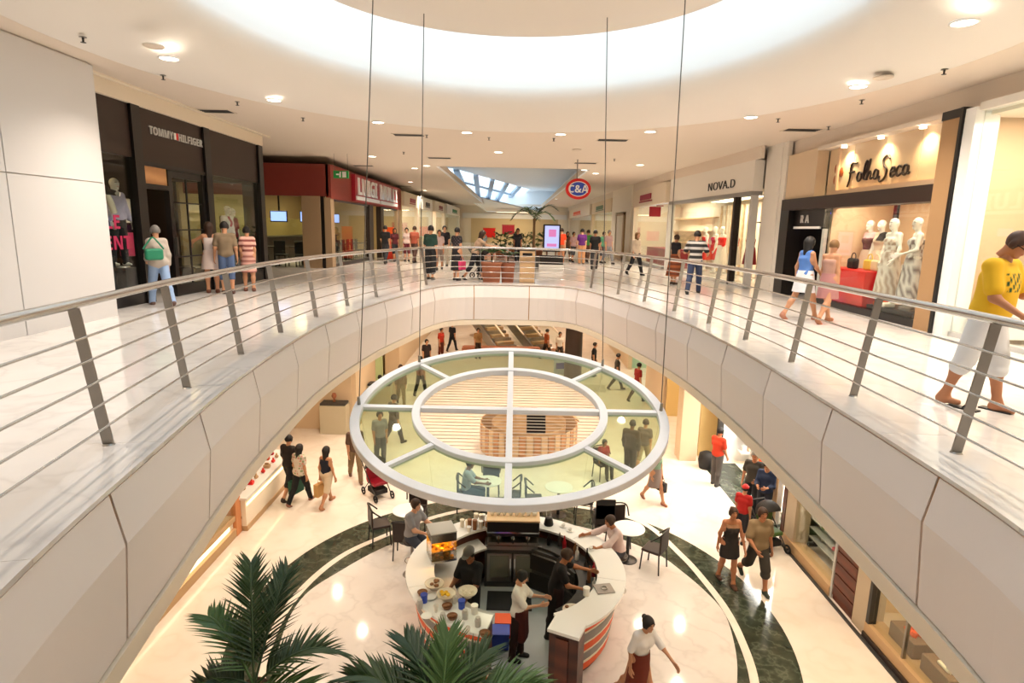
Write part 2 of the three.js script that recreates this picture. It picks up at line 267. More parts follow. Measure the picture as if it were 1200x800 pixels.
// ------------------------------------------------------------------ lamps in the ceilings
function downlight(x, y, z, I, label, group, r = 0.09, aim = 1.15) {
  const warm = y > 6 ? 0xffeedb : 0xffe6cb;
  const t = thing('ceiling_downlight', label, 'downlight', [x, y, z], 0, group);
  part('trim_ring', [tor(r + 0.012, 0.014, 0, -0.004, 0, 20)], M.white, t);
  part('lamp_lens', [cyl(r, r, 0.012, 0, -0.006, 0, 20)], M.lamp, t);
  const s = new THREE.SpotLight(warm, I, 0, aim, 0.7, 2); s.position.set(0, -0.05, 0); s.target.position.set(0, -4, 0); s.shadow.radius = 4; t.add(s, s.target);
}
const upPx = [[198, 68], [321, 117], [1130, 26], [1006, 101], [880, 137], [657, 157], [547, 155], [584, 178], [443, 143], [762, 154], [436, 183], [486, 197], [500, 194], [685, 199], [698, 203], [750, 193], [481, 213], [498, 223], [668, 224], [652, 233]];
const upSpots = [];
for (const [u, v] of upPx) { const p = onY(u, v, CEIL); if (p.z > -60) { downlight(p.x, CEIL, p.z, 35, 'round recessed downlight glowing in the upper gallery ceiling', 'upper gallery downlights', 0.13); upSpots.push(p); } }
for (const [x, z] of [[-5.6, -4.5], [5.9, -4], [-5.6, 0], [5.9, 0.5]]) downlight(x, CEIL, z, 35, 'round recessed downlight glowing in the upper gallery ceiling', 'upper gallery downlights', 0.13);
for (let i = 0; i < 18; i++) { const p = rimAt(RIM_L * (i + 0.3) / 18, 1.35, 0); downlight(p.x, SOF, p.z, 17, 'small recessed downlight in the soffit under the gallery', 'soffit downlights', 0.08); }
for (const [x, z] of [[-3.5, -21.5], [0, -21.5], [3.5, -21.5], [-3.5, -26], [0, -26], [3.5, -26], [-3.5, -31], [3.5, -31], [0, -35], [-4, -37], [4, -37], [-2.5, -41], [1, -41], [5, -41], [-5.2, -16.6], [5, -15.4]]) downlight(x, SOF, z, 30, 'small recessed downlight in the soffit under the gallery', 'soffit downlights', 0.08);
// air vents and sprinklers
for (const [u, v] of [[250, 130], [479, 158], [718, 164], [515, 185], [426, 194], [940, 152], [686, 191], [474, 218]]) {
  const p = onY(u, v, CEIL), t = thing('ceiling_vent', 'dark slotted air vent set in the beige ceiling', 'air vent', [p.x, CEIL, p.z], 0, 'ceiling air vents');
  part('frame', [(() => { const s = new THREE.Shape([[-0.45, -0.24], [0.45, -0.24], [0.45, 0.24], [-0.45, 0.24]].map(([a, b]) => new THREE.Vector2(a, b))); s.holes.push(new THREE.Path([[-0.41, -0.2], [0.41, -0.2], [0.41, 0.2], [-0.41, 0.2]].map(([a, b]) => new THREE.Vector2(a, b)))); return new THREE.ExtrudeGeometry(s, { depth: 0.012, bevelEnabled: false }).rotateX(Math.PI / 2); })()], M.ceiling, t);
  part('backing', [bb(-0.41, 0.41, -0.004, 0, -0.2, 0.2)], M.blackMatt, t);
  for (let k = 0; k < 4; k++) part('slat', [bx(0.82, 0.004, 0.03, 0, -0.009, -0.15 + k * 0.1)], M.charcoal, t);
}
for (const [u, v] of [[97, 43], [191, 88], [278, 119], [355, 138], [573, 161], [649, 162], [1107, 81], [1010, 117], [912, 139], [971, 148], [473, 178], [720, 186], [500, 158]]) {
  const p = onY(u, v, CEIL), t = thing('sprinkler_head', 'small metal sprinkler head poking from the gallery ceiling', 'sprinkler', [p.x, CEIL, p.z], 0, 'ceiling sprinklers');
  part('escutcheon', [cyl(0.045, 0.05, 0.01, 0, -0.005, 0, 14)], M.steelSatin, t);
  part('nozzle', [cyl(0.016, 0.012, 0.06, 0, -0.04, 0, 10), cyl(0.035, 0.035, 0.006, 0, -0.075, 0, 12)], M.charcoal, t);
}
for (const [u, v] of [[180, 53], [1035, 90], [676, 175]]) { const p = onY(u, v, CEIL); one('ceiling_speaker', 'flat round grille of a ceiling loudspeaker', 'speaker', [cyl(0.14, 0.15, 0.015, p.x, CEIL - 0.008, p.z, 24), tor(0.13, 0.012, p.x, CEIL - 0.014, p.z, 24)], M.ceiling, 'ceiling loudspeakers'); }
// ceiling shadow lines and bulkheads above the shop fronts
struct('trim_4', [bb(-7.3, -7.22, CEIL - 0.03, CEIL, -18.3, -10.2)], M.band, 'pale bulkhead above the black shop front', 'bulkhead');
struct('trim_5', [poly([V(7.62, CEIL, -2), V(7.62, 9.12, -2), V(7.62, 9.12, -18), V(7.62, CEIL, -18)], -0.1), poly([V(7.1, CEIL, -18), V(7.1, 9.15, -18), V(6.5, 9.15, -27), V(6.5, CEIL, -27)], -0.1), poly([V(6.5, CEIL, -27), V(6.5, 9.1, -27), V(6.1, 9.1, FAR), V(6.1, CEIL, FAR)], -0.1)], M.ceiling, 'beige bulkhead above the shop fronts beside the clothing shops', 'bulkhead');
// ------------------------------------------------------------------ the suspended canopy ring
{
  const D = 9.7, C = onZ(597.5, 481, -D), tilt = 11.3 * Math.PI / 180, t = thing('canopy_ring', 'white circular steel canopy with glass panes and louvres hanging over the bar', 'canopy', C.toArray());
  t.rotation.x = tilt;      // +z (towards the camera side) is lower
  const R = 2.545, r = 1.57, sec = (rad, w, h, m, name) => part(name, [(() => { const s = new THREE.Shape(); s.absarc(0, 0, rad + w / 2, 0, Math.PI * 2); const hole = new THREE.Path(); hole.absarc(0, 0, rad - w / 2, 0, Math.PI * 2); s.holes.push(hole); return new THREE.ExtrudeGeometry(s, { depth: h, bevelEnabled: true, bevelSize: 0.012, bevelThickness: 0.012, bevelSegments: 2, curveSegments: 96 }).rotateX(-Math.PI / 2).translate(0, -h / 2, 0); })()], m, t);
  sec(R, 0.13, 0.1, M.ring, 'outer_ring'); sec(r, 0.11, 0.09, M.ring, 'inner_ring');
  const P = (a, q, y = 0) => V(q * Math.cos(a), y, q * Math.sin(a));
  for (let k = 0; k < 8; k++) { const a = k * Math.PI / 4; part('spoke', [bar(P(a, k % 2 ? r + 0.05 : 0.0, 0), P(a, R - 0.05, 0), k % 2 ? 0.085 : 0.1, 0.08)], M.ring, t); }
  for (let k = 0; k < 8; k++) { const a = k * Math.PI / 4; part('glass_pane', [(() => { const s = new THREE.Shape(); s.absarc(0, 0, R - 0.05, a + 0.02, a + Math.PI / 4 - 0.02); s.absarc(0, 0, r + 0.05, a + Math.PI / 4 - 0.03, a + 0.03, true); return new THREE.ExtrudeGeometry(s, { depth: 0.012, bevelEnabled: false, curveSegments: 14 }).rotateX(-Math.PI / 2).translate(0, -0.02, 0); })()], M.glassGreen, t); }
  const NL = 30; for (let k = 0; k < NL; k++) { const z = -r + 0.06 + (k + 0.5) * (2 * r - 0.12) / NL, hw = Math.sqrt(Math.max(0, (r - 0.06) ** 2 - z * z)); if (hw > 0.1) part('louvre', [bx(2 * hw, 0.012, 0.052).rotateX(-0.5).translate(0, -0.045, z)], M.louver, t); }
  t.updateMatrixWorld(true);
  for (const [a, u] of [[Math.PI, 437], [-3 * Math.PI / 4, 497], [-Math.PI / 4, 712], [0, 803]]) {
    const p = P(a, R, 0.05).applyMatrix4(t.matrixWorld), q = onZ(u, 0, p.z), k = (10.7 - p.y) / (q.y - p.y), top = p.clone().lerp(q, k);
    const inv = t.matrixWorld.clone().invert(), w = part('cable', [rod(p.clone().applyMatrix4(inv), top.clone().applyMatrix4(inv), 0.009, 6)], M.wire, t);
    part('turnbuckle', [cyl(0.022, 0.03, 0.14, ...P(a, R, 0.13).toArray(), 10)], M.steelSatin, w);
  }
}
// ------------------------------------------------------------------ people: tapered bones joined smoothly and meshed
function surfaceNets(f, lo, hi, h) {
  const nx = Math.ceil((hi[0] - lo[0]) / h) + 1, ny = Math.ceil((hi[1] - lo[1]) / h) + 1, nz = Math.ceil((hi[2] - lo[2]) / h) + 1, F = new Float32Array(nx * ny * nz), id = new Int32Array(nx * ny * nz).fill(-1), sy = nx, sz = nx * ny;
  for (let k = 0, q = 0; k < nz; k++) for (let j = 0; j < ny; j++) for (let i = 0; i < nx; i++, q++) F[q] = f(lo[0] + i * h, lo[1] + j * h, lo[2] + k * h);
  const P = [], Nn = [], idx = [], C = [0, 1, sy, sy + 1, sz, sz + 1, sz + sy, sz + sy + 1], E = [[0, 1], [0, 2], [0, 4], [1, 3], [1, 5], [2, 3], [2, 6], [4, 5], [4, 6], [3, 7], [5, 7], [6, 7]];
  for (let k = 0; k < nz - 1; k++) for (let j = 0; j < ny - 1; j++) for (let i = 0; i < nx - 1; i++) {
    const q = i + j * sy + k * sz; let m = 0; for (let c = 0; c < 8; c++) if (F[q + C[c]] < 0) m |= 1 << c;
    if (m === 0 || m === 255) continue;
    let x = 0, y = 0, z = 0, n = 0;
    for (const [a, b] of E) { const A = (m >> a) & 1, B = (m >> b) & 1; if (A === B) continue; const fa = F[q + C[a]], fb = F[q + C[b]], t = fa / (fa - fb); x += (a & 1) + t * ((b & 1) - (a & 1)); y += ((a >> 1) & 1) + t * (((b >> 1) & 1) - ((a >> 1) & 1)); z += (a >> 2) + t * ((b >> 2) - (a >> 2)); n++; }
    x = lo[0] + (i + x / n) * h; y = lo[1] + (j + y / n) * h; z = lo[2] + (k + z / n) * h; id[q] = P.length / 3; P.push(x, y, z);
    const e = h * 0.5, gx = f(x + e, y, z) - f(x - e, y, z), gy = f(x, y + e, z) - f(x, y - e, z), gz = f(x, y, z + e) - f(x, y, z - e), l = Math.hypot(gx, gy, gz) || 1; Nn.push(gx / l, gy / l, gz / l);
  }
  const quad = (a, b, c, d, flip) => { if (a < 0 || b < 0 || c < 0 || d < 0) return; flip ? idx.push(a, c, b, a, d, c) : idx.push(a, b, c, a, c, d); };
  for (let k = 1; k < nz - 1; k++) for (let j = 1; j < ny - 1; j++) for (let i = 1; i < nx - 1; i++) {
    const q = i + j * sy + k * sz, s = F[q] < 0;
    if (s !== F[q + 1] < 0) quad(id[q - sy - sz], id[q - sz], id[q], id[q - sy], !s);
    if (s !== F[q + sy] < 0) quad(id[q - 1 - sz], id[q - 1], id[q], id[q - sz], !s);
    if (s !== F[q + sz] < 0) quad(id[q - 1 - sy], id[q - sy], id[q], id[q - 1], !s);
  }
  const g = new THREE.BufferGeometry(); g.setAttribute('position', new THREE.Float32BufferAttribute(P, 3)); g.setAttribute('normal', new THREE.Float32BufferAttribute(Nn, 3)); g.setIndex(idx); return g;
}
function sdBone(x, y, z, b) {
  const ax = x - b[0], ay = y - b[1], az = z - b[2], dx = b[3] - b[0], dy = b[4] - b[1], dz = b[5] - b[2], t = Math.min(1, Math.max(0, (ax * dx + ay * dy + az * dz) / (dx * dx + dy * dy + dz * dz + 1e-9)));
  return Math.hypot(ax - dx * t, ay - dy * t, az - dz * t) - (b[6] + (b[7] - b[6]) * t);
}
const smin = (a, b, k) => { const h = Math.max(k - Math.abs(a - b), 0) / k; return Math.min(a, b) - h * h * k * 0.25; };
function bones(list, k = 0.04, grow = 0) { return (x, y, z) => { let d = 9; for (const b of list) { const e = sdBone(x, y, z, b) - grow; d = e - d > k ? d : d - e > k ? e : smin(d, e, k); } return d; }; }
function bounds(list, m) { const lo = [9, 9, 9], hi = [-9, -9, -9]; for (const b of list) for (let i = 0; i < 3; i++) { const r = Math.max(b[6], b[7]) + m; lo[i] = Math.min(lo[i], b[i] - r, b[i + 3] - r); hi[i] = Math.max(hi[i], b[i] + r, b[i + 3] + r); } return [lo, hi]; }
const ell = (x, y, z, cx, cy, cz, a, b, c) => { const p = Math.hypot((x - cx) / a, (y - cy) / b, (z - cz) / c); return (p - 1) * Math.min(a, b, c); };
// head about its centre, face towards +z
const headF = (x, y, z) => {
  const ax = Math.abs(x); let d = smin(ell(x, y, z, 0, 0.025, -0.012, 0.076, 0.09, 0.096), ell(x, y, z, 0, -0.045, 0.018, 0.056, 0.07, 0.07), 0.04);
  d = smin(d, sdBone(x, y, z, [0, 0.012, 0.082, 0, -0.022, 0.1, 0.008, 0.013]), 0.012);                  // nose
  d = smin(d, sdBone(ax, y, z, [0.012, 0.028, 0.08, 0.045, 0.026, 0.066, 0.009, 0.008]), 0.012);         // brow
  d = Math.max(d, -(ell(ax, y, z, 0.031, 0.006, 0.094, 0.018, 0.011, 0.014)));                           // eye sockets
  d = smin(d, ell(ax, y, z, 0.031, 0.006, 0.07, 0.014, 0.012, 0.014), 0.003);                            // eyes
  d = smin(d, ell(x, y, z, 0, -0.05, 0.084, 0.024, 0.009, 0.008), 0.008);                                // mouth
  d = smin(d, sdBone(x, y, z, [-0.012, -0.094, 0.062, 0.012, -0.094, 0.062, 0.018, 0.018]), 0.02);       // chin
  d = smin(d, ell(ax, y, z, 0.08, 0, -0.01, 0.01, 0.03, 0.018), 0.008);                                  // ears
  return smin(d, sdBone(x, y, z, [0, -0.07, -0.02, 0, -0.16, -0.03, 0.052, 0.054]), 0.03);
};
const headG = surfaceNets(headF, [-0.11, -0.16, -0.13], [0.11, 0.14, 0.14], 0.008);
{
  const p = headG.attributes.position, c = new Float32Array(p.count * 3).fill(1);
  for (let i = 0; i < p.count; i++) { const x = Math.abs(p.getX(i)), y = p.getY(i), z = p.getZ(i); if (z > 0.055) { const e = Math.hypot((x - 0.031) / 0.013, (y - 0.006) / 0.008); if (e < 0.55) c.set([0.06, 0.05, 0.05], i * 3); else if (e < 1) c.set([1.3, 1.5, 1.7], i * 3); else if (Math.abs(y - 0.03) < 0.006 && x > 0.012 && x < 0.05) c.set([0.15, 0.12, 0.1], i * 3); else if (Math.abs(y + 0.05) < 0.008 && x < 0.023) c.set([0.85, 0.5, 0.5], i * 3); } }
  headG.setAttribute('color', new THREE.BufferAttribute(c, 3));
}
const hairF = {
  short: (x, y, z) => Math.max(headF(x, y, z) - 0.013, -(ell(x, y, z, 0, -0.045, 0.11, 0.09, 0.105, 0.1)), -(y + 0.06 - (z < 0 ? 0.02 : 0))),
  cropped: (x, y, z) => Math.max(headF(x, y, z) - 0.006, -(ell(x, y, z, 0, -0.05, 0.1, 0.1, 0.115, 0.1)), -(y + 0.045)),
  long: (x, y, z) => { const d = smin(headF(x, y, z) - 0.02, sdBone(x, y, z, [0, 0.0, -0.06, 0, -0.24, -0.075, 0.085, 0.06]), 0.03); const side = sdBone(Math.abs(x), y, z, [0.07, 0.02, -0.02, 0.08, -0.15, -0.045, 0.024, 0.02]); return Math.max(smin(d, side, 0.02), -(ell(x, y, z, 0, -0.05, 0.11, 0.105, 0.12, 0.115)), -(y + 0.31)); },
  bun: (x, y, z) => Math.min(Math.max(headF(x, y, z) - 0.013, -(ell(x, y, z, 0, -0.05, 0.11, 0.08, 0.11, 0.1)), -(y + 0.06)), ell(x, y, z, 0, 0.05, -0.12, 0.042, 0.042, 0.035)),
  cap: (x, y, z) => Math.min(Math.max(headF(x, y, z) - 0.014, -(y - 0.03)), Math.max(ell(x, y, z, 0, 0.03, 0.09, 0.07, 0.012, 0.08), -(y - 0.015))),
};
const hairG = {}; for (const k in hairF) hairG[k] = surfaceNets(hairF[k], [-0.13, k === 'long' ? -0.33 : -0.11, -0.18], [0.13, 0.15, 0.19], 0.011);
// hand: wrist at the origin, fingers along -y, palm towards +x, thumb towards +z
function handGeometry(curl) {
  const L = [], B = (a, b, r, s) => L.push([...a, ...b, r, s]);
  [[0.03, 0.074], [0.01, 0.082], [-0.011, 0.076], [-0.03, 0.058]].forEach(([z, len], i) => {
    const k = [0.0, -0.086 + Math.abs(z - 0.005) * 0.15, z]; B([0, -0.012, z * 0.55], k, 0.014, 0.0115);
    let a = curl * (0.5 + i * 0.08), p = k; for (const [fr, r0, r1] of [[0.45, 0.0098, 0.0092], [0.32, 0.0092, 0.0085], [0.23, 0.0085, 0.0072]]) { const q = [p[0] + Math.sin(a) * len * fr, p[1] - Math.cos(a) * len * fr, p[2] * 1.02]; B(p, q, r0, r1); p = q; a += curl * 0.75; }
  });
  B([0, 0.03, 0], [0, -0.01, 0], 0.024, 0.023); B([0.004, -0.02, 0.018], [0.014, -0.055, 0.05], 0.015, 0.012); B([0.014, -0.055, 0.05], [0.024, -0.083, 0.056], 0.0115, 0.009);
  const f = (x, y, z) => { let d = 9; for (const b of L) d = smin(d, sdBone(x, y, z, b), 0.008); return d; };
  return surfaceNets(f, [-0.04, -0.2, -0.06], [0.11, 0.05, 0.085], 0.0062);
}
const flipX = (g) => { g = g.clone(); g.scale(-1, 1, 1); const a = g.index.array; for (let i = 0; i < a.length; i += 3) { const t = a[i]; a[i] = a[i + 1]; a[i + 1] = t; } return g; };
const handG = { relax: handGeometry(0.45), grip: handGeometry(1.25) }, handGm = { relax: flipX(handG.relax), grip: flipX(handG.grip) };
const SKIN = { fair: 0xd9a687, tan: 0xc08a66, olive: 0xb57a56, brown: 0x8a5a3e, dark: 0x5f3d2b }, HAIR = { black: 0x15100e, brown: 0x3a2416, grey: 0x77726c, light: 0x7c5a34 };
const matCache = {};
function cloth(c, rough = 0.85, vc = false) { const k = c + '|' + rough + vc; return matCache[k] ??= std(c, rough, vc ? { vertexColors: true } : {}); }
/* figure options: h height, skin, hair [style, colour], lean, nod, yaw (head), arms [[swing, abduct, elbow, inward], ...] for x>0 then x<0, legs [[swing, knee], ...], sit seat height,
   top {c, sleeve 0..2, hem, neck, loose, pattern}, bottom {c, len 0..1, loose} or skirt {c, len, flare}, shoes c, female, belly, grip */
function figure(root, o) {
  const S = (o.h ?? 1.7) / 1.735, cell = o.cell ?? 0.026, fem = o.female ? 1 : 0, heavy = o.belly ?? 0, lean = o.lean ?? 0;
  const legs = o.legs ?? [[0.06, 0.06], [-0.06, 0.06]], arms = o.arms ?? [[0.05, 0.1, 0.2, 0.05], [-0.02, 0.1, 0.2, 0.05]];
  const th = 0.43, sh = 0.42, legDrop = (l) => th * Math.cos(l[0]) + sh * Math.cos(l[0] - l[1]) + 0.065;
  const hipY = o.sit != null ? o.sit / S + 0.085 : Math.max(legDrop(legs[0]), legDrop(legs[1])), hip = V(0, hipY, 0);
  const up = V(0, Math.cos(lean), Math.sin(lean)), fw = V(0, -Math.sin(lean), Math.cos(lean)), T = (x, v, w = 0) => V(x, hip.y + up.y * v + fw.y * w, up.z * v + fw.z * w);
  const B = (a, b, r, s) => [a.x, a.y, a.z, b.x, b.y, b.z, r, s], sw = 0.165 - fem * 0.022 + (o.wide ?? 0);
  const pelvis = [B(T(-0.06, 0.05), T(0.06, 0.05), 0.105 + fem * 0.012 + heavy * 0.3, 0.105 + fem * 0.012 + heavy * 0.3)];
  const waist = [B(T(-0.035 + fem * 0.012, 0.1, heavy * 0.5), T(-0.045 + fem * 0.01, 0.26, heavy * 0.4), 0.1 + heavy - fem * 0.008, 0.102 + heavy * 0.7 - fem * 0.008), B(T(0.035 - fem * 0.012, 0.1, heavy * 0.5), T(0.045 - fem * 0.01, 0.26, heavy * 0.4), 0.1 + heavy - fem * 0.008, 0.102 + heavy * 0.7 - fem * 0.008)];
  const chest = [B(T(-0.068, 0.36), T(0.068, 0.36), 0.108 - fem * 0.01, 0.108 - fem * 0.01), B(T(-sw + 0.02, 0.475, -0.01), T(sw - 0.02, 0.475, -0.01), 0.056, 0.056)];
  if (fem) chest.push(B(T(-0.065, 0.35, 0.075), T(-0.06, 0.34, 0.08), 0.05, 0.05), B(T(0.065, 0.35, 0.075), T(0.06, 0.34, 0.08), 0.05, 0.05));
  const neck = [B(T(0, 0.47, -0.01), T(0, 0.6, 0.015), 0.056 - fem * 0.006, 0.05 - fem * 0.006)];
  const armB = [], handsG = [];
  [1, -1].forEach((s, i) => {
    const [f, ab, e, inn = 0] = arms[i], a = T(s * sw, 0.475, -0.005), F = f + lean * 0.5, d1 = V(s * Math.sin(ab), -Math.cos(ab) * Math.cos(F), Math.cos(ab) * Math.sin(F)).normalize(), el = a.clone().addScaledVector(d1, 0.285);
    const d2 = V(s * (Math.sin(ab) * 0.5 - Math.sin(inn)), -Math.cos(F + e) * Math.cos(inn), Math.sin(F + e) * Math.cos(inn)).normalize(), wr = el.clone().addScaledVector(d2, 0.25);
    armB.push([B(a, el, 0.05 - fem * 0.008, 0.041 - fem * 0.006), B(el, wr, 0.04 - fem * 0.006, 0.027 - fem * 0.003)]);
    const ydir = d2.clone().negate(); let palm = V(-s, 0, 0); palm.addScaledVector(ydir, -palm.dot(ydir)); if (palm.length() < 0.2) palm = V(0, 0, -1).addScaledVector(ydir, ydir.z); palm.normalize();
    const xa = s > 0 ? palm.clone().negate() : palm.clone(), za = new THREE.Vector3().crossVectors(xa, ydir), kind = o.grip?.[i] ? 'grip' : 'relax';
    handsG.push((s > 0 ? handGm : handG)[kind].clone().applyMatrix4(new THREE.Matrix4().makeBasis(xa, ydir, za).setPosition(wr.clone().addScaledVector(d2, 0.012))));
    (o.outWrist ??= [])[i] = wr.clone().addScaledVector(d2, 0.08).multiplyScalar(S);
  });
  const legB = [], feet = [];
  [1, -1].forEach((s, i) => {
    const [f, k, out = 0.03] = legs[i], a = V(s * 0.085, hip.y, 0), kn = a.clone().add(V(s * out * th, -Math.cos(f) * th, Math.sin(f) * th)), an = kn.clone().add(V(0, -Math.cos(f - k) * sh, Math.sin(f - k) * sh));
    const cf = kn.clone().lerp(an, 0.3).add(V(0, 0, -0.012)); legB.push([B(a, kn, 0.084 + heavy * 0.2 + fem * 0.004, 0.055), B(kn, cf, 0.052, 0.055), B(cf, an, 0.055, 0.036)]);
    const lift = Math.max(0, an.y - 0.07), tip = lift > 0.03 ? 0.75 : 0; feet.push([B(an.clone().add(V(0, -0.028, -0.035)), an.clone().add(V(0, -0.034 - 0.13 * tip, 0.13 * (1 - tip * 0.4))), 0.037, 0.03), B(an.clone().add(V(0, 0.02, 0)), an.clone().add(V(0, -0.03, -0.01)), 0.037, 0.036)]);
  });
  const all = [...pelvis, ...waist, ...chest, ...neck, ...armB.flat(), ...legB.flat(), ...feet.flat()];
  const v = (x, y, z) => (y - hip.y) * up.y + z * up.z;            // height along the spine from the hip
  const net = (list, grow, cut, k = 0.045, c = cell) => { const f0 = bones(list, k, grow), f = cut ? (x, y, z) => Math.max(f0(x, y, z), cut(x, y, z)) : f0, [lo, hi] = bounds(list, grow + c * 2); return surfaceNets(f, lo, hi, c); };
  const skin = std(SKIN[o.skin] ?? o.skin ?? SKIN.tan, 0.55, { vertexColors: true });
  // body: trunk, limbs, then the finely meshed head and hands, one geometry
  const bodyG = clean(net(all, 0, null, 0.045)); bodyG.setAttribute('color', new THREE.BufferAttribute(new Float32Array(bodyG.attributes.position.count * 3).fill(1), 3));
  const hq = new THREE.Matrix4().makeRotationFromEuler(new THREE.Euler(lean * 0.7 + (o.nod ?? 0), o.yaw ?? 0, o.tilt ?? 0, 'YXZ')).setPosition(T(0, 0.695, 0.035 + Math.max(0, o.nod ?? 0) * 0.06).add(V(0, -Math.max(0, (o.nod ?? 0) - 0.3) * 0.03, 0)));
  const hs = fem ? 0.96 : 1; const headM = hq.clone().scale(V(hs, hs, hs));
  const hd = clean(headG.clone().applyMatrix4(headM)), hands = handsG.map((g) => { g = clean(g); g.setAttribute('color', new THREE.BufferAttribute(new Float32Array(g.attributes.position.count * 3).fill(1), 3)); return g; });
  const add = (name, g, m, label) => { g = Array.isArray(g) ? merge(g) : clean(g); if (S !== 1) g.scale(S, S, S); const p = new THREE.Mesh(g, m); p.name = name; if (label) p.userData.label = label; root.add(p); return p; };
  add('body', [bodyG, hd, ...hands], skin);
  if (o.hair) add(o.hair[0] === 'cap' ? 'cap' : 'hair', hairG[o.hair[0]].clone().applyMatrix4(headM), cloth(HAIR[o.hair[1]] ?? o.hair[1], 0.6));
  if (o.hair && o.hair[0] === 'cap') add('hair', hairG.cropped.clone().applyMatrix4(headM), cloth(HAIR.black, 0.6));
  const tp = o.top, bt = o.bottom, sk = o.skirt;
  const paint = (g, fn) => { g = clean(g); const p = g.attributes.position, c = new Float32Array(p.count * 3), col = new THREE.Color(); for (let i = 0; i < p.count; i++) { col.set(fn(p.getX(i), v(p.getX(i), p.getY(i), p.getZ(i)), p.getZ(i), p.getY(i))); c.set([col.r, col.g, col.b], i * 3); } g.setAttribute('color', new THREE.BufferAttribute(c, 3)); return g; };
  const garment = (name, g, c, pattern, label) => pattern ? add(name, paint(g, pattern), cloth(0xffffff, 0.85, true), label) : add(name, g, cloth(c), label);
  if (bt) {
    const L = [...pelvis, ...waist.map((b) => [...b.slice(0, 3), ...T(b[0], 0.14).toArray(), b[6] - 0.004, b[6] - 0.006])];
    for (const lb of legB) { const keep = bt.len ?? 1, tot = th + sh; let left = keep * tot; for (const b of lb) { const len = Math.hypot(b[3] - b[0], b[4] - b[1], b[5] - b[2]), t = Math.min(1, left / len); if (t > 0.05) L.push([b[0], b[1], b[2], b[0] + (b[3] - b[0]) * t, b[1] + (b[4] - b[1]) * t, b[2] + (b[5] - b[2]) * t, b[6], b[6] + (b[7] - b[6]) * t + (bt.loose ?? 0.012)]); left -= len; } }
    garment(bt.name ?? ((bt.len ?? 1) < 0.7 ? 'shorts' : 'trousers'), net(L, 0.014 + (bt.loose ?? 0.004) * 0.4, (x, y, z) => v(x, y, z) - 0.13, 0.012), bt.c, bt.pattern);
  }
  if (sk) {
    const n = 26, rings = 9, pos = [], idx = [], y0 = o.sit != null ? 0.12 : 0.14, y1 = -(sk.len ?? 0.45), r0 = 0.14 + heavy, r1 = 0.15 + (sk.flare ?? 0.08);
    for (let j = 0; j <= rings; j++) for (let i = 0; i <= n; i++) { const t = j / rings, a = i / n * 2 * Math.PI, r = r0 + (r1 - r0) * Math.pow(t, 0.75) + (t > 0.3 ? 0.008 * Math.sin(a * 7) * t : 0), p = T(0, y0, 0), q = V(0, hip.y + y1, 0); pos.push(p.x + (q.x - p.x) * t + r * 1.12 * Math.cos(a), p.y + (q.y - p.y) * t, p.z + (q.z - p.z) * t + r * 0.95 * Math.sin(a)); }
    for (let j = 0; j < rings; j++) for (let i = 0; i < n; i++) { const a = j * (n + 1) + i, b = a + n + 1; idx.push(a, b, a + 1, b, b + 1, a + 1); }
    const g = new THREE.BufferGeometry(); g.setAttribute('position', new THREE.Float32BufferAttribute(pos, 3)); g.setIndex(idx); g.computeVertexNormals();
    garment(sk.name ?? 'skirt', g, sk.c, sk.pattern);
  }
  if (tp) {
    const L = [...chest, ...waist], hem = tp.hem ?? (o.skirt ? 0.09 : -0.02), loose = tp.loose ?? 0.006; if (hem < 0.08) L.push(...pelvis);
    const sl = tp.sleeve ?? 0.6; if (sl > 0) for (const ab of armB) { const t = Math.min(1, sl), b = ab[0]; L.push([b[0], b[1], b[2], b[0] + (b[3] - b[0]) * t, b[1] + (b[4] - b[1]) * t, b[2] + (b[5] - b[2]) * t, b[6] - 0.006, b[6] + (b[7] - b[6]) * t + (sl < 1 ? 0.01 : 0.003)]); if (sl > 1) { const c = ab[1], u = sl - 1; L.push([c[0], c[1], c[2], c[0] + (c[3] - c[0]) * u, c[1] + (c[4] - c[1]) * u, c[2] + (c[5] - c[2]) * u, c[6] + 0.004, c[6] + (c[7] - c[6]) * u + 0.004]); } }
    const nk = tp.neck ?? 0.565;
    garment(tp.name ?? (sl === 0 ? 'vest_top' : 'shirt'), net(L, 0.012 + loose, (x, y, z) => Math.max(hem - v(x, y, z), v(x, y, z) - nk, sl === 0 ? Math.abs(x) - sw + 0.005 : -9), 0.035, tp.cell ?? cell), tp.c, tp.pattern);
  }
  if (o.apron) add('apron', net([...pelvis, B(V(-0.09, hip.y, 0.07), V(-0.1, hip.y - 0.42, 0.09), 0.05, 0.05), B(V(0.09, hip.y, 0.07), V(0.1, hip.y - 0.42, 0.09), 0.05, 0.05), B(V(0, hip.y, 0.09), V(0, hip.y - 0.42, 0.1), 0.05, 0.05)], 0.03, (x, y, z) => Math.max(-z - 0.02, v(x, y, z) - 0.12), 0.05), cloth(o.apron));
  if (o.shoes != null) feet.forEach((f) => add('shoe', net(f, 0.011, (x, y, z) => y - f[1][1] - 0.035, 0.03, Math.min(cell, 0.02)), cloth(o.shoes, 0.6)));
  if (o.glasses) add('sunglasses', [tor(0.02, 0.005, 0.031, 0.008, 0.098, 14, false), tor(0.02, 0.005, -0.031, 0.008, 0.098, 14, false), cyl(0.02, 0.02, 0.004).rotateX(Math.PI / 2).translate(0.031, 0.008, 0.098), cyl(0.02, 0.02, 0.004).rotateX(Math.PI / 2).translate(-0.031, 0.008, 0.098), bx(0.02, 0.005, 0.005, 0, 0.012, 0.1), bx(0.005, 0.007, 0.11, 0.079, 0.012, 0.045), bx(0.005, 0.007, 0.11, -0.079, 0.012, 0.045)].map((g) => g.applyMatrix4(headM)), M.black);
  return { S, T: (x, vv, w) => T(x, vv, w).multiplyScalar(S), headM, wrists: o.outWrist, add };
}
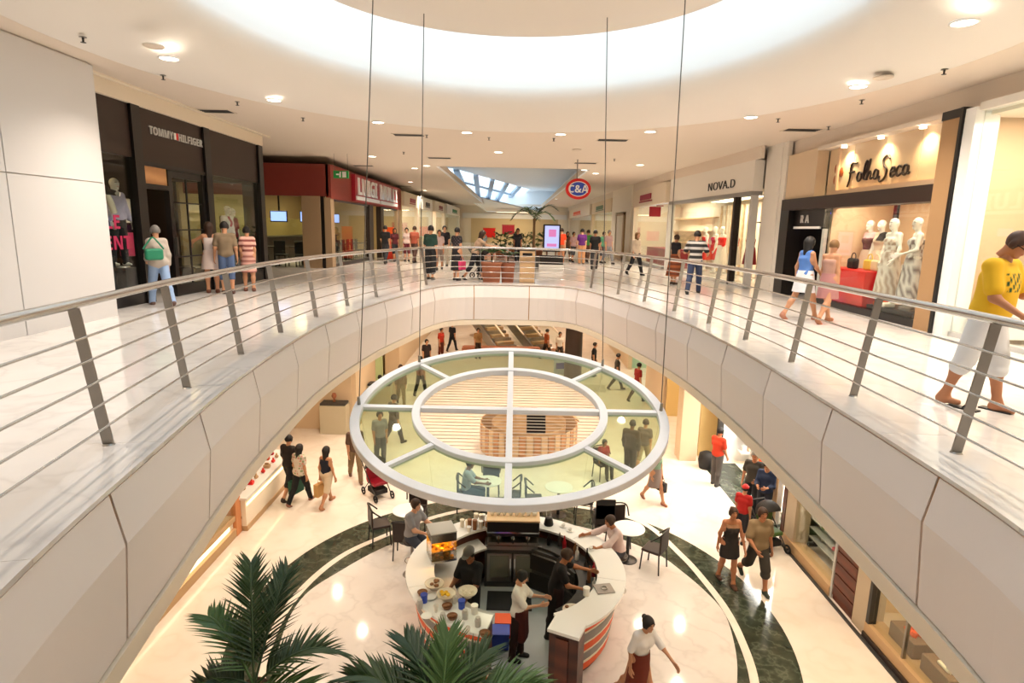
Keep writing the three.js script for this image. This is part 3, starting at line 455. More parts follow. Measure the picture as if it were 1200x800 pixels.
function person(label, pos, face, o, group) {       // face: the direction (radians, 0 = towards +z, the camera side) the person looks
  const t = thing('person', label, 'person', pos, face, group); t.userData.fig = undefined; delete t.userData.fig;
  const info = figure(t, o); return Object.assign(info, { t });
}
// ------------------------------------------------------------------ upper gallery: walls and shops
const glassBox = (x0, x1, y0, y1, z0, z1) => bb(x0, x1, y0, y1, z0, z1);
function shopLamp(x, y, z, w, d, I, color, label) {
  w = Math.min(w, 4.8); d = Math.min(d, 4.8);
  const t = thing('shop_ceiling_light', label, 'ceiling light', [x, y, z]);
  part('housing', [bx(w + 0.06, 0.05, d + 0.06, 0, 0.025, 0)], M.white, t); part('lamp_panel', [bx(w, 0.01, d, 0, -0.005, 0)], glow(color, Math.min(I, 4)), t);
  const l = new THREE.RectAreaLight(color, I, w, d); l.position.set(0, -0.02, 0); l.rotation.x = -Math.PI / 2; t.add(l); return t;
}
const mannequinProto = {};
function mannequin(label, x, y, z, face, o) { const t = thing('mannequin', label, 'mannequin', [x, y, z], face); figure(t, { h: 1.78, skin: 0xe9e2d6, cell: 0.03, ...o }); part('stand', [cyl(0.16, 0.17, 0.02, 0, -0.01, 0, 20)], M.steelSatin, t); return t; }

// white panelled wall on the side of the black shop
{
  const w = struct('wall_left', [bb(-7.2, -6.99, UP, CEIL, -10.35, BACK)], M.wallWhite, 'white wall beside the black shop front', 'wall');
  for (const [z0, z1] of [[-10.36, -8.42], [-8.4, -6.0], [-5.98, -3.6], [-3.58, -1.2], [-1.18, 1.2]]) for (const [y0, y1] of [[UP, UP + 2.255], [UP + 2.27, CEIL - 0.03]]) part('panel', [bb(-6.99, -6.95, y0, y1, z0, z1)], M.wallPanel, w);
  part('end_panel', [bb(-7.5, -6.95, UP, CEIL - 0.03, -10.4, -10.36)], M.wallPanel, w);
}
// ---- black fashion shop
{
  const x = -7.5, t = thing('storefront', 'black framed fashion shop front with dark glass', 'shop front', [x, UP, 0]), b = (x0, x1, y0, y1, z0, z1) => bb(x0, x1, y0, y1, z0, z1);
  for (const z of [-10.5, -12.25, -15.0, -18.1]) part('pillar', [b(-0.12, 0.06, 0, 3.87, z - 0.14, z + 0.14)], M.black, t);
  for (const [z0, z1, y] of [[-12.11, -10.64, 2.87], [-14.86, -12.39, 2.83], [-17.96, -15.14, 2.8]]) part('header_panel', [b(-0.1, 0, y, 3.87, z0, z1)], M.darkBrown, t);
  for (const [z0, z1, y] of [[-12.11, -10.64, 2.87], [-17.96, -15.14, 2.8]]) { part('glass_pane', [b(-0.06, -0.045, 0.3, y, z0, z1)], M.glassShop, t); part('plinth', [b(-0.1, 0.02, 0, 0.3, z0, z1)], M.black, t); }
  part('lintel', [b(-0.12, 0.02, 2.3, 2.4, -13.3, -12.39), b(-0.12, 0.03, 2.75, 2.83, -14.86, -12.39)], M.black, t);
  part('wood_panel', [b(-0.08, -0.03, 2.4, 2.75, -13.3, -12.39)], M.woodPanel, t);
  const d = part('door', [b(-0.12, 0.0, 0, 2.75, -13.45, -13.3), b(-0.12, 0.0, 0, 2.75, -14.86, -14.74), b(-0.1, -0.02, 0, 0.25, -14.74, -13.45), b(-0.1, -0.02, 2.6, 2.75, -14.74, -13.45)], M.black, t);
  part('glazing_bars', [b(-0.075, -0.045, 0.25, 2.6, -14.12, -14.08), ...[0.85, 1.45, 2.05].map((y) => b(-0.075, -0.045, y, y + 0.03, -14.74, -13.45))], M.black, d);
  part('glass_pane', [b(-0.062, -0.056, 0.25, 2.6, -14.74, -13.45)], M.glassShop, d); part('handle', [b(0.0, 0.06, 0.9, 1.3, -13.4, -13.36)], M.steelSatin, d);
  part('corner_post', [b(-0.5, -0.1, 0, 3.87, -18.24, -18.0)], M.black, t); part('side_glass', [b(-3.8, -0.5, 0.3, 2.8, -18.2, -18.18)], M.glassShop, t); part('side_header', [b(-3.9, -0.1, 2.8, 3.87, -18.24, -18.1)], M.darkBrown, t); part('side_plinth', [b(-3.9, -0.1, 0, 0.3, -18.24, -18.1)], M.black, t);
  const s = thing('shop_sign', 'silver letters with a small flag on the black shop header', 'shop sign', [x + 0.01, UP + 3.48, -13.72], Math.PI / 2);
  part('lettering', [text('TOMMY', 0.16, 0.02, font, 1.05).translate(-0.56, 0, 0), text('HILFIGER', 0.16, 0.02, font, 1.05).translate(0.6, 0, 0)], M.lightGrey, s); part('flag', [bx(0.14, 0.14, 0.02, -0.02, 0, 0.01)], M.white, s);
  part('flag_stripe', [bx(0.07, 0.14, 0.006, 0.02, 0, 0.022)], M.red, s);
  struct('wall_shop', [bb(-11.6, -11.5, UP, 9.1, -18.3, -10.4), bb(-11.6, -7.62, UP, 9.1, -10.5, -10.4)], M.darkBrown, 'dark walls inside the black fashion shop', 'wall');
  struct('wall_shop', [bb(-11.4, -8.5, UP, 8.75, -15.1, -15.0)], M.darkBrown, 'dark partition behind the black shop door', 'wall');
  struct('wall_shop', [bb(-11.6, -7.6, 8.75, 8.85, -18.24, -10.4)], M.charcoal, 'dark ceiling inside the black fashion shop', 'ceiling');
  struct('trim_6', [bb(-7.62, -7.42, 9.22, 9.499, -18.24, -10.4)], M.band, 'pale band above the black shop front', 'bulkhead');
  shopLamp(-9.4, 8.74, -11.8, 0.9, 0.9, 5, 0xffd9a0, 'warm ceiling light inside the black shop beside its window'); shopLamp(-9.4, 8.74, -16.4, 0.9, 0.9, 5, 0xffd9a0, 'warm ceiling light inside the black shop beside the restaurant');
  for (const [x0, z0, h0, l0] of [[-8.15, -12.45, 0.7, 'dark display block under the lilac shirt mannequin'], [-8.2, -11.75, 0.93, 'dark display block under the dark jacket mannequin']]) one('display_block', l0, 'plinth', [rb(0.5, h0 - 0.0, 0.5, 0.02, x0, UP + h0 / 2, z0), bx(0.54, 0.02, 0.54, x0, UP + 0.01, z0)], M.blackMatt);
  mannequin('mannequin in a pale lilac shirt in the black shop window', -8.15, UP + 0.72, -12.45, 1.3, { top: { c: 0xb9b4cc, sleeve: 1.9 }, bottom: { c: 0x1b1b20 }, arms: [[0.1, 0.15, 0.3], [0.1, 0.15, 0.3]] });
  mannequin('mannequin in a dark jacket with a cream scarf behind the shop glass', -8.2, UP + 0.95, -11.75, 1.0, { top: { c: 0x3a2a28, sleeve: 1.9 }, bottom: { c: 0x2a2320 }, arms: [[0.9, 0.3, 0.5], [0.1, 0.1, 0.3]] });
  one('scarf', 'long cream scarf draped over the dark jacketed mannequin', 'scarf', [tube([V(-8.05, UP + 2.45, -11.62), V(-7.98, UP + 2.3, -11.78), V(-7.95, UP + 2.05, -11.98), V(-7.95, UP + 1.8, -12.1)], 0.06, 16, 8)], M.ivory);
  mannequin('mannequin in a white blouse and pink scarf at the corner window', -8.1, UP + 0.35, -17.15, 1.3, { female: 1, top: { c: 0xf1e9ea, sleeve: 1.6, pattern: (X, v) => Math.abs(X) < 0.05 && v > 0.25 ? 0xb03052 : 0xf1e9ea }, bottom: { c: 0x28202a } });
  mannequin('mannequin in a maroon polo shirt behind the corner window', -8.25, UP + 0.3, -17.75, 1.3, { top: { c: 0x8e2038, sleeve: 0.7 }, bottom: { c: 0x22242c } });
  for (const [z, y, c, l] of [[-12.95, 0.75, M.magenta, 'folded magenta jumper hanging low in the black shop window'], [-12.95, 1.45, M.ivory, 'cream handbag on a shelf behind the black shop window']]) one('garment', l, 'garment', [rb(0.12, 0.5, 0.5, 0.05, -8.2, UP + y + 0.4, z), rb(0.1, 0.3, 0.14, 0.04, -8.2, UP + y + 0.3, z + 0.3), rb(0.1, 0.3, 0.14, 0.04, -8.2, UP + y + 0.3, z - 0.3)], c);
  for (let i = 0; i < 5; i++) { const u = thing('shelf_unit', 'dark wooden shelf unit against the back wall of the black shop', 'shelf', [-11.2, UP, -11.3 - i * 1.5], 0, 'shelf units of the black shop'); for (let k = 0; k < 6; k++) part('shelf', [bx(0.5, 0.04, 1.3, 0, 0.2 + k * 0.42, 0)], M.woodRed, u); part('back_board', [bx(0.03, 2.6, 1.3, -0.24, 1.3, 0)], M.darkBrown, u); part('side_board', [bx(0.5, 2.6, 0.04, 0, 1.3, 0.65)], M.woodRed, u); part('side_board', [bx(0.5, 2.6, 0.04, 0, 1.3, -0.65)], M.woodRed, u); }
  const cols = [0xb02030, 0xe8e0d0, 0x3050a0, 0xd0a040, 0x702040, 0xf0f0f0]; for (let i = 0; i < 30; i++) one('folded_shirt', 'folded shirt pile on a shelf of the black shop', 'clothes', [rb(0.34, 0.12 + (i % 3) * 0.05, 0.3, 0.04, -11.15, UP + 0.3 + (i % 5) * 0.42 + ((i % 3) * 0.05) / 2, -10.95 - Math.floor(i / 5) * 1.25 + (i % 2) * 0.1)], cloth(cols[(i * 7) % 6]), 'folded shirts in the black shop');
  // red fabric display boxes seen through the door
  for (const [z, y] of [[-13.0, 1.9], [-13.05, 0.95], [-13.1, 0.15]]) one('gift_box', 'red display box on a stand inside the black shop doorway', 'box', [rb(0.34, 0.32, 0.3, 0.03, -9.0, UP + y + 0.16, z), bx(0.36, 0.04, 0.32, -9.0, UP + y + 0.33, z)], M.red, 'red display boxes');
  one('display_tower', 'dark display tower holding red boxes inside the shop doorway', 'display stand', [bx(0.4, 0.04, 0.36, -9, UP + 1.88, -13), bx(0.4, 0.04, 0.36, -9, UP + 0.93, -13.05), bx(0.4, 0.13, 0.36, -9, UP + 0.07, -13.1), bx(0.04, 2.4, 0.36, -9.2, UP + 1.2, -13.05)], M.woodRed);
  const w = thing('window_lettering', 'magenta sale lettering stuck on the black shop window', 'lettering', [x - 0.04, UP + 1.45, -11.25], Math.PI / 2);
  part('word', [text('SALE', 0.26, 0.008, font, 1.15).translate(-0.1, 0.17, 0)], M.magenta, w); part('word', [text('EVENT', 0.26, 0.008, font, 1.15).translate(0.02, -0.22, 0)], M.magenta, w);
}
// ---- recess wall and red restaurant
{
  struct('wall_left_recess', [bb(-14.8, -14.6, UP, CEIL, -23.2, -18.2)], M.wallBeige, 'beige wall deep in the recess between black shop and restaurant', 'wall');
  const t = thing('restaurant_facade', 'restaurant front with a wide red fascia and tall windows', 'shop front', [0, UP, 0]);
  part('fascia', [bb(-12.5, -7.02, 2.7, 3.87, -23.3, -23.1)], M.deepRed, t); part('fascia', [bb(-7.12, -6.92, 2.62, 3.87, -37.2, -23.1)], M.deepRed, t);
  part('pillar', [bb(-8.05, -7.35, 0, 2.7, -23.35, -23.05)], M.pier, t); part('pillar', [bb(-7.2, -6.95, 0, 2.65, -23.5, -23.08)], M.pier, t); part('pillar', [bb(-7.34, -7.21, 0, 2.7, -23.3, -23.1)], M.black, t); part('pillar', [bb(-7.2, -6.95, 0, 2.65, -36.9, -36.2)], M.pier, t); part('pillar', [bb(-7.2, -6.95, 0, 2.65, -30.0, -29.2)], M.darkBrown, t); part('pillar', [bb(-7.2, -6.95, 0, 2.65, -32.4, -31.7)], M.darkBrown, t);
  for (const [x0, x1] of [[-12.4, -9.65], [-9.55, -8.1]]) part('glass_pane', [bb(x0, x1, 0, 2.7, -23.21, -23.19)], M.glassShop, t);
  for (const [z0, z1] of [[-29.2, -23.5], [-36.2, -32.4]]) part('glass_pane', [bb(-7.06, -7.04, 0, 2.65, z0, z1)], M.glassShop, t);
  for (const q of [[-9.65, -9.55, 0, 2.7, -23.25, -23.15], [-7.1, -7.0, 2.55, 2.65, -29.2, -23.5], [-7.1, -7.0, 2.55, 2.65, -36.2, -32.4], [-7.1, -7.0, 0, 0.15, -29.2, -23.5]]) part('window_frame', [bb(...q)], M.black, t);
  struct('wall_restaurant', [bb(-12.7, -12.6, UP, 9.1, -37, -23), bb(-12.7, -6.9, UP, 9.1, -37.4, -37.2)], std(0xc4ad84, 0.8), 'olive yellow walls inside the restaurant', 'wall');
  struct('wall_restaurant', [bb(-12.7, -7.1, 8.55, 8.65, -37.2, -23.3)], M.wallBeige, 'pale ceiling inside the restaurant', 'ceiling');
  for (const z of [-25.5, -29, -33]) shopLamp(-9.8, 8.52, z, 1.6, 0.6, 22, 0xffe9b0, ['yellowish strip light inside the restaurant by the corner', 'yellowish strip light in the middle of the restaurant', 'yellowish strip light deep inside the restaurant'][z === -25.5 ? 0 : z === -29 ? 1 : 2]);
  const c = thing('service_counter', 'dark restaurant counter with an olive glazed screen', 'counter', [-10.8, UP, -29.5]); part('body', [bb(-0.4, 0.4, 0, 1.05, -6, 6)], M.darkBrown, c); part('worktop', [bb(-0.5, 0.5, 1.05, 1.1, -6.1, 6.1)], M.black, c); part('backsplash', [bb(-0.6, -0.5, 1.1, 1.9, -6, 6)], std(0x8f8050, 0.4), c);
  for (const [x, z, ry, l] of [[-9.75, -25.2, 0, 'wall television above the counter near the restaurant corner'], [-8.45, -25.0, 0, 'television with a violet picture in the restaurant front window'], [-8.7, -27.2, 1.2, 'television with a blue picture behind the restaurant side window'], [-8.7, -29.4, 1.2, 'second blue television behind the restaurant side window beside the dark pillar']]) {
    const v = thing('television', l, 'television', [x, UP + 1.95, z], ry); part('casing', [rb(0.72, 0.46, 0.06, 0.02, 0, 0, 0)], M.black, v); part('screen', [bx(0.64, 0.38, 0.01, 0, 0, 0.032)], M.screen, v); part('bracket', [bx(0.06, 1.1, 0.05, 0, 0.7, -0.05)], M.black, v);
  }
  for (let i = 0; i < 7; i++) { const d = thing('dining_table', 'dark dining table with two chairs in the restaurant', 'table', i < 2 ? [-9.6 + i * 1.1, UP, -24.2] : [-8.3 - (i % 2) * 0.9, UP, -25.2 - i * 1.1], 0, 'restaurant tables'); part('tabletop', [rb(0.8, 0.04, 0.7, 0.015, 0, 0.74, 0)], M.darkBrown, d); part('pedestal', [cyl(0.04, 0.05, 0.7, 0, 0.37, 0), cyl(0.25, 0.28, 0.03, 0, 0.015, 0)], M.black, d); }
  for (let i = 0; i < 8; i++) { const d = thing('dining_chair', 'dark upholstered chair in the restaurant', 'chair', i < 3 ? [-9.9 + i * 0.8, UP, -23.65] : [-7.6, UP, -24.6 - i * 0.75], i < 3 ? 0 : -Math.PI / 2, 'restaurant chairs'); part('seat', [rb(0.44, 0.07, 0.44, 0.03, 0, 0.45, 0)], M.blackMatt, d); part('backrest', [rb(0.44, 0.5, 0.05, 0.02, 0, 0.75, 0.2)], M.blackMatt, d); for (const [a, e] of [[1, 1], [1, -1], [-1, 1], [-1, -1]]) part('leg', [bx(0.035, 0.42, 0.035, a * 0.19, 0.21, e * 0.19)], M.black, d); }
  const s = thing('restaurant_sign', 'large white letters on a dark red signboard with underline', 'shop sign', [-6.9, UP + 3.22, -30.6], Math.PI / 2);
  part('signboard', [bx(9.2, 1.1, 0.16, 0, 0, 0.06)], M.crimson, s); part('lettering', [text('LUIGI', 0.72, 0.06, font, 1.35).translate(-2.45, 0.08, 0.14), text('MULLI', 0.72, 0.06, font, 1.45).translate(2.2, 0.08, 0.14)], M.whiteGloss, s); part('underline', [bx(4.3, 0.16, 0.06, -2.35, -0.42, 0.17)], M.whiteGloss, s); part('underline', [bx(4.3, 0.16, 0.06, 2.25, -0.42, 0.17)], M.whiteGloss, s);
  const p = onY(399, 180, CEIL), e = thing('exit_sign', 'green and white exit sign hanging from the gallery ceiling', 'exit sign', [p.x, CEIL, p.z]);
  part('box', [bx(0.54, 0.26, 0.06, 0, -0.72, 0)], M.greenSign, e); part('rod', [cyl(0.006, 0.006, 0.6, -0.24, -0.3, 0, 6)], M.wire, e); part('rod', [cyl(0.006, 0.006, 0.6, 0.24, -0.3, 0, 6)], M.wire, e);
  part('running_figure', [bx(0.14, 0.2, 0.006, 0.12, -0.72, 0.033), bx(0.1, 0.05, 0.006, -0.12, -0.72, 0.033), sph(0.03, -0.02, -0.65, 0.033, 1, 1, 0.2), bx(0.06, 0.14, 0.006, -0.03, -0.75, 0.033)], M.whiteGloss, e);
  const st = thing('totem_stand', 'orange and red advertising totem outside the restaurant', 'sign stand', [-6.05, UP, -29.2]); part('panel', [rb(0.5, 1.5, 0.14, 0.03, 0, 0.82, 0)], std(0xe8361a, 0.4), st); part('top_band', [rb(0.51, 0.35, 0.15, 0.03, 0, 1.42, 0)], M.orange, st); part('base', [bx(0.55, 0.07, 0.4, 0, 0.035, 0)], M.charcoal, st);
}
// ---- shops further along both sides of the upper corridor
function farShop(side, x, z0, z1, wall, accent, label, kind) {       // side +1: wall at +x
  const t = thing('storefront', label, 'shop front', [x, UP, (z0 + z1) / 2]), L = Math.abs(z1 - z0), s = side;
  part('pillar', [bb(0, s * 0.4, 0, 3.75, -L / 2, -L / 2 + 0.45)], wall, t); part('header', [bb(0, s * 0.35, 2.9, 3.75, -L / 2 + 0.45, L / 2)], wall, t);
  part('glass_pane', [bb(s * 0.12, s * 0.14, 0.15, 2.9, -L / 2 + 0.45, L / 2 - (kind ? 1.6 : 0))], M.glassShop, t); part('plinth', [bb(0.0, s * 0.3, 0, 0.15, -L / 2 + 0.45, L / 2 - (kind ? 1.6 : 0))], M.grey, t);
  part('back_wall', [bb(s * 2.6, s * 2.7, 0, 3.7, -L / 2, L / 2)], M.ivory, t); part('side_wall', [bb(s * 0.4, s * 2.7, 0, 3.7, -L / 2, -L / 2 + 0.1)], M.ivory, t); part('shop_ceiling', [bb(s * 0.35, s * 2.7, 3.2, 3.3, -L / 2, L / 2)], M.ivory, t);
  part('sign_letters', [bx(0.04, 0.26, L * 0.34, -s * 0.02, 3.3, -L * 0.05), bx(0.03, 0.06, L * 0.4, -s * 0.015, 3.1, -L * 0.05)], accent, t);
  part('display_table', [bb(s * 0.7, s * 1.6, 0, 0.85, -L / 2 + 1, L / 2 - 1.6)], accent, t);
  for (let i = 0; i < 4; i++) part('shelf', [bb(s * 2.25, s * 2.6, 0.5 + i * 0.6, 0.54 + i * 0.6, -L / 2 + 0.2, L / 2 - 0.2)], M.woodLight, t);
  shopLamp(x + s * 1.4, UP + 3.18, (z0 + z1) / 2, 0.7, L * 0.6, 14, 0xfff0d8, 'panel light over ' + label);
}
const fs = std(0xe6d8c2, 0.7);
farShop(-1, -6.75, -43, -37.3, fs, M.crimson, 'pale shop front with a red sign just past the red restaurant');
farShop(-1, -6.6, -49, -43.1, M.wallWhite, M.charcoal, 'white shop front with a dark sign along the corridor');
farShop(-1, -6.4, -56, -49.1, fs, M.deepRed, 'cream shop front with maroon details far along the corridor', 1);
farShop(-1, -6.2, -69, -56.1, M.wallWhite, M.teal, 'long white shop front near the corridor end by the plants');
farShop(1, 6.42, -33.4, -26.2, fs, std(0x9c1f35, 0.6), 'tall white lit shop window with plants and a dark red sofa');
farShop(1, 6.3, -50, -40, M.wallBeige, M.leafB, 'bright shop window beyond the brown door');
farShop(1, 6.15, -69, -50.2, fs, M.orange, 'last beige shop front along the corridor by the far store');
{
  const x = 6.36, t = struct('wall_right_pier', [bb(x, x + 0.5, UP, CEIL, -40, -38.4), bb(x, x + 0.5, UP, CEIL, -34.9, -33.5), bb(x, x + 0.5, UP + 2.75, CEIL, -38.4, -34.9)], M.ivory, 'cream wall piers either side of the brown door', 'wall');
  const d = struct('door_1', [bb(x + 0.02, x + 0.14, UP, UP + 2.7, -36.0, -35.6), bb(x + 0.02, x + 0.14, UP + 2.55, UP + 2.7, -38.2, -35.6), bb(x + 0.02, x + 0.14, UP, UP + 0.15, -38.2, -35.6)], M.tan, 'brown wooden door frame between two bright shop windows', 'door'); part('door_leaf', [bb(x + 0.06, x + 0.11, UP + 0.15, UP + 2.55, -38.2, -36.0)], M.ivory, d);
  one('wall_sign', 'small dark red sign projecting above the sofa shop', 'shop sign', [rb(0.5, 0.42, 0.06, 0.02, 6.1, UP + 2.5, -26.6), bx(0.3, 0.04, 0.04, 6.3, UP + 2.75, -26.6)], M.crimson);
}
// ---- far end of the corridor
{
  const w = struct('wall_far', [bb(-16, 16, UP, 8.8, FAR - 0.5, FAR - 0.2), bb(-16, -3.2, 8.8, CEIL, FAR - 0.5, FAR - 0.2), bb(3, 16, 8.8, CEIL, FAR - 0.5, FAR - 0.2)], M.ivory, 'cream wall closing the far end of the upper corridor', 'wall');
  part('lintel', [bb(-6, 6, UP + 2.75, UP + 3.3, FAR - 0.2, FAR - 0.05)], M.whiteGloss, w); part('opening', [bb(-5, 5, UP, UP + 2.75, FAR - 0.2, FAR - 0.12)], std(0xcbb68e, 0.7), w);
  for (const [x, l] of [[-2.9, 'square red poster on the far store wall'], [-0.7, 'dark red poster on the far store wall']]) one('poster', l, 'poster', [bx(1.4, 1.0, 0.06, x, UP + 1.1 + (x > -2 ? 0.4 : 0), FAR - 0.06), bx(1.5, 0.06, 0.08, x, UP + 1.64 + (x > -2 ? 0.4 : 0), FAR - 0.06)], x < -2 ? M.red : M.crimson);
  shopLamp(0, 8.75, FAR + 2.5, 4, 0.8, 10, 0xffe6bc, 'long ceiling light before the far store');
}
// ---- hanging oval sign
{
  const p = onY(677, 187, CEIL), t = thing('hanging_sign', 'red rimmed oval sign with blue letters hanging from the ceiling', 'shop sign', [p.x, CEIL, p.z]);
  const q = onZ(677.5, 221.5, p.z), dy = q.y - CEIL, ovalG = (a, b, d) => new THREE.CylinderGeometry(1, 1, 1, 48).rotateX(Math.PI / 2).scale(a, b, d).translate(q.x - p.x, dy, 0);
  part('rim', [ovalG(0.46, 0.37, 0.16)], M.red, t); part('face', [ovalG(0.36, 0.27, 0.19)], M.white, t); part('field', [ovalG(0.33, 0.24, 0.2)], M.blue, t);
  part('lettering', [text('C&A', 0.26, 0.02, font, 1.0).translate(q.x - p.x, dy, 0.1)], M.whiteGloss, t); part('pole', [cyl(0.022, 0.022, -dy - 0.35, 0, (dy + 0.35) / 2, 0, 10)], M.steelSatin, t);
}
// ------------------------------------------------------------------ upper gallery, clothing shops on the +x side
const stroke = (pts, r) => tube(pts.map(([x, y]) => V(x, y, 0)), r, Math.max(6, pts.length * 4), 6);
{
  const X = 7.45;
  // Folha Seca
  const t = thing('storefront', 'clothing shop front with black lintel and lit beige sign wall', 'shop front', [X, UP, 0]);
  part('jamb', [bb(-0.1, 0.35, 0, 3.72, -10.86, -10.4)], M.brown, t).material = std(0xa8845c, 0.5);
  part('jamb_edge', [bb(-0.14, 0.36, 0, 3.76, -10.4, -10.34)], M.black, t); part('jamb_cap', [bb(-0.12, 0.36, 3.62, 3.76, -10.86, -10.4)], M.black, t);
  part('lintel', [bb(-0.06, 0.35, 2.28, 2.58, -17.0, -10.86)], M.darkBrown, t); part('frame', [bb(-0.06, 0.3, 0, 2.28, -17.0, -16.5)], M.black, t); part('plinth', [bb(-0.04, 0.12, 0, 0.14, -14.8, -10.86)], M.black, t);
  const seams = [-15.35, -14.25, -13.1, -11.95, -10.86]; for (let i = 0; i < 4; i++) part('sign_panel', [bb(0.3, 0.36, 2.58, 3.76, seams[i] + 0.008, seams[i + 1] - 0.008)], std(0xdcc19c, 0.5), t);
  part('side_pier', [bb(0.02, 0.3, 2.58, 3.76, -17.0, -15.4)], std(0xd7bfa0, 0.6), t); part('canopy', [bb(0.0, 0.36, 3.7, 3.78, -15.4, -10.86)], M.ceiling, t);
  part('glass_pane', [bb(0.04, 0.055, 0.14, 2.28, -14.8, -10.86)], M.glassShop, t);
  for (const z of [-14.4, -13.0, -11.7]) { const s = part('sign_spot', [cyl(0.05, 0.06, 0.06, 0.12, 3.67, z, 12)], M.lamp, t); }
  for (const z of [-14.4, -13.0, -11.7]) { const l = new THREE.SpotLight(0xffe2b4, 6, 0, 1.1, 0.8, 2); l.position.set(0.12, 3.62, z); l.target.position.set(0.34, 2.7, z); l.shadow.radius = 2; t.add(l, l.target); }
  const s = thing('shop_sign', 'dark brown handwritten Folha Seca letters on the beige wall', 'shop sign', [X + 0.28, UP + 2.86, -13.25], -Math.PI / 2), r = 0.026; s.scale.setScalar(0.86);
  const L = { F: [[[0.3, 0.5], [0.05, 0.5], [0.02, 0.1], [-0.06, -0.12]], [[-0.02, 0.26], [0.22, 0.28]]], o: [[[0.2, 0.2], [0.08, 0.24], [0.01, 0.1], [0.08, 0], [0.2, 0.06], [0.2, 0.2], [0.28, 0.2]]], l: [[[0.0, 0.05], [0.12, 0.3], [0.12, 0.52], [0.04, 0.42], [0.03, 0.05], [0.14, 0.02]]], h: [[[0.0, 0], [0.06, 0.35], [0.1, 0.54], [0.03, 0.4], [0.02, 0.0]], [[0.02, 0.05], [0.12, 0.22], [0.18, 0.14], [0.17, 0.02], [0.26, 0.04]]], a: [[[0.2, 0.2], [0.08, 0.24], [0.01, 0.1], [0.08, 0], [0.2, 0.08], [0.2, 0.22], [0.2, 0.02], [0.28, 0.04]]], S: [[[0.32, 0.46], [0.2, 0.56], [0.06, 0.46], [0.12, 0.3], [0.24, 0.2], [0.18, 0.0], [0.0, -0.08], [-0.06, 0.04]]], e: [[[0.02, 0.12], [0.18, 0.14], [0.12, 0.24], [0.02, 0.14], [0.06, 0], [0.2, 0.04]]], c: [[[0.2, 0.2], [0.1, 0.24], [0.01, 0.1], [0.08, 0], [0.22, 0.05]]] };
  let x = -1.25; const geo = []; for (const [ch, w] of [['F', 0.36], ['o', 0.29], ['l', 0.16], ['h', 0.28], ['a', 0.3], ['S', 0.38], ['e', 0.23], ['c', 0.24], ['a', 0.3]]) { for (const k of L[ch]) geo.push(stroke(k.map(([a, b]) => [a + x, b * 0.95]), r)); x += w; }
  part('lettering', geo, M.darkBrown, s);
  for (const [a, b] of [[-1.95, 0.42], [-1.95, 0.12], [-1.68, 0.3]]) part('leaf_emblem', [sph(0.11, a, b, 0.01, 0.8, 1.2, 0.25, 12)], std(0x9a4a1a, 0.5), s);
  const d = thing('shop_doorway', 'dark open doorway of the clothing shop with a lit sign above', 'doorway', [X + 0.1, UP, -15.65]); part('header', [bb(0.0, 0.1, 1.85, 2.28, -0.83, 0.83)], M.black, d); part('light_bar', [bb(-0.02, 0.02, 1.8, 1.86, -0.8, 0.6)], M.whiteGloss, d); part('lettering', [text('R A', 0.2, 0.02, font, 1.1).rotateY(-Math.PI / 2).translate(-0.01, 2.05, -0.2)], M.lightGrey, d); part('jamb', [bb(0, 0.08, 0, 1.8, 0.72, 0.83)], M.lightGrey, d); part('inner_wall', [bb(1.6, 1.7, 0, 2.6, -1, 1.0)], M.blackMatt, d); part('side_wall', [bb(0.1, 1.7, 0, 2.6, -1.35, -1.25)], M.blackMatt, d); part('hood', [bb(0.1, 1.7, 2.3, 2.4, -1.3, 0.84)], M.blackMatt, d); part('neon_tube', [cyl(0.03, 0.03, 0.6, 0, 0, 0, 8).rotateX(Math.PI / 2).translate(0.5, 2.2, 0.4)], glow(0x3048ff, 3), d);
  struct('wall_shop', [bb(9.2, 9.3, UP, 9.1, -14.8, -10.3), bb(7.7, 9.3, UP, 9.1, -14.9, -14.8), bb(7.7, 9.3, UP, 9.1, -10.5, -10.4), bb(7.6, 9.3, UP + 2.6, UP + 2.7, -14.8, -10.5)], std(0xdcbd9a, 0.6), 'warm beige panels behind the clothing shop mannequins', 'wall');
  shopLamp(7.95, UP + 2.58, -12.7, 0.5, 3.6, 14, 0xffe8d0, 'warm light strip over the window mannequins');
  const pod = thing('display_podium', 'bright red display podium in the clothing shop window', 'podium', [7.88, UP + 0.0, -13.85]); part('block', [rb(0.6, 0.9, 1.8, 0.02, 0, 0.45, 0)], M.red, pod);
  one('display_plinth', 'low black plinth under the window mannequins', 'plinth', [rb(0.8, 0.22, 1.5, 0.02, 8.0, UP + 0.11, -12.05)], M.black);
  const dress = (c, p) => ({ female: 1, h: 1.8, top: { c, sleeve: 0, hem: -0.02, neck: 0.42, pattern: p, name: 'bodice' }, skirt: { c, len: 0.78, flare: 0.1, name: 'dress_skirt', pattern: p } });
  const pr = (a, b, f) => (X2, v, z) => Math.sin(X2 * f) * Math.sin(v * f * 1.1 + 1) * Math.cos(z * f) > 0.05 ? b : a;
  mannequin('white mannequin in a long printed brown dress on the black plinth', 7.9, UP + 0.24, -12.65, -1.4, { ...dress(0xd8cbbb, pr(0xdccfc0, 0xae9482, 40)), arms: [[0.1, 0.25, 0.5], [-0.15, 0.2, 0.4]] });
  mannequin('white mannequin in a dark floral dress next to the brown jamb', 7.9, UP + 0.24, -11.9, -1.9, { ...dress(0xcfc6bd, pr(0xd2c9c0, 0x7a6a68, 34)), arms: [[0.2, 0.3, 1.0, 0.3], [0.0, 0.15, 0.3]], yaw: 0.4 });
  mannequin('white mannequin in a pale tunic behind the red podium', 8.45, UP + 0.25, -13.5, -1.5, { female: 1, top: { c: 0xe9e3c8, sleeve: 0.5, hem: -0.12 }, bottom: { c: 0xe3d9b8 } });
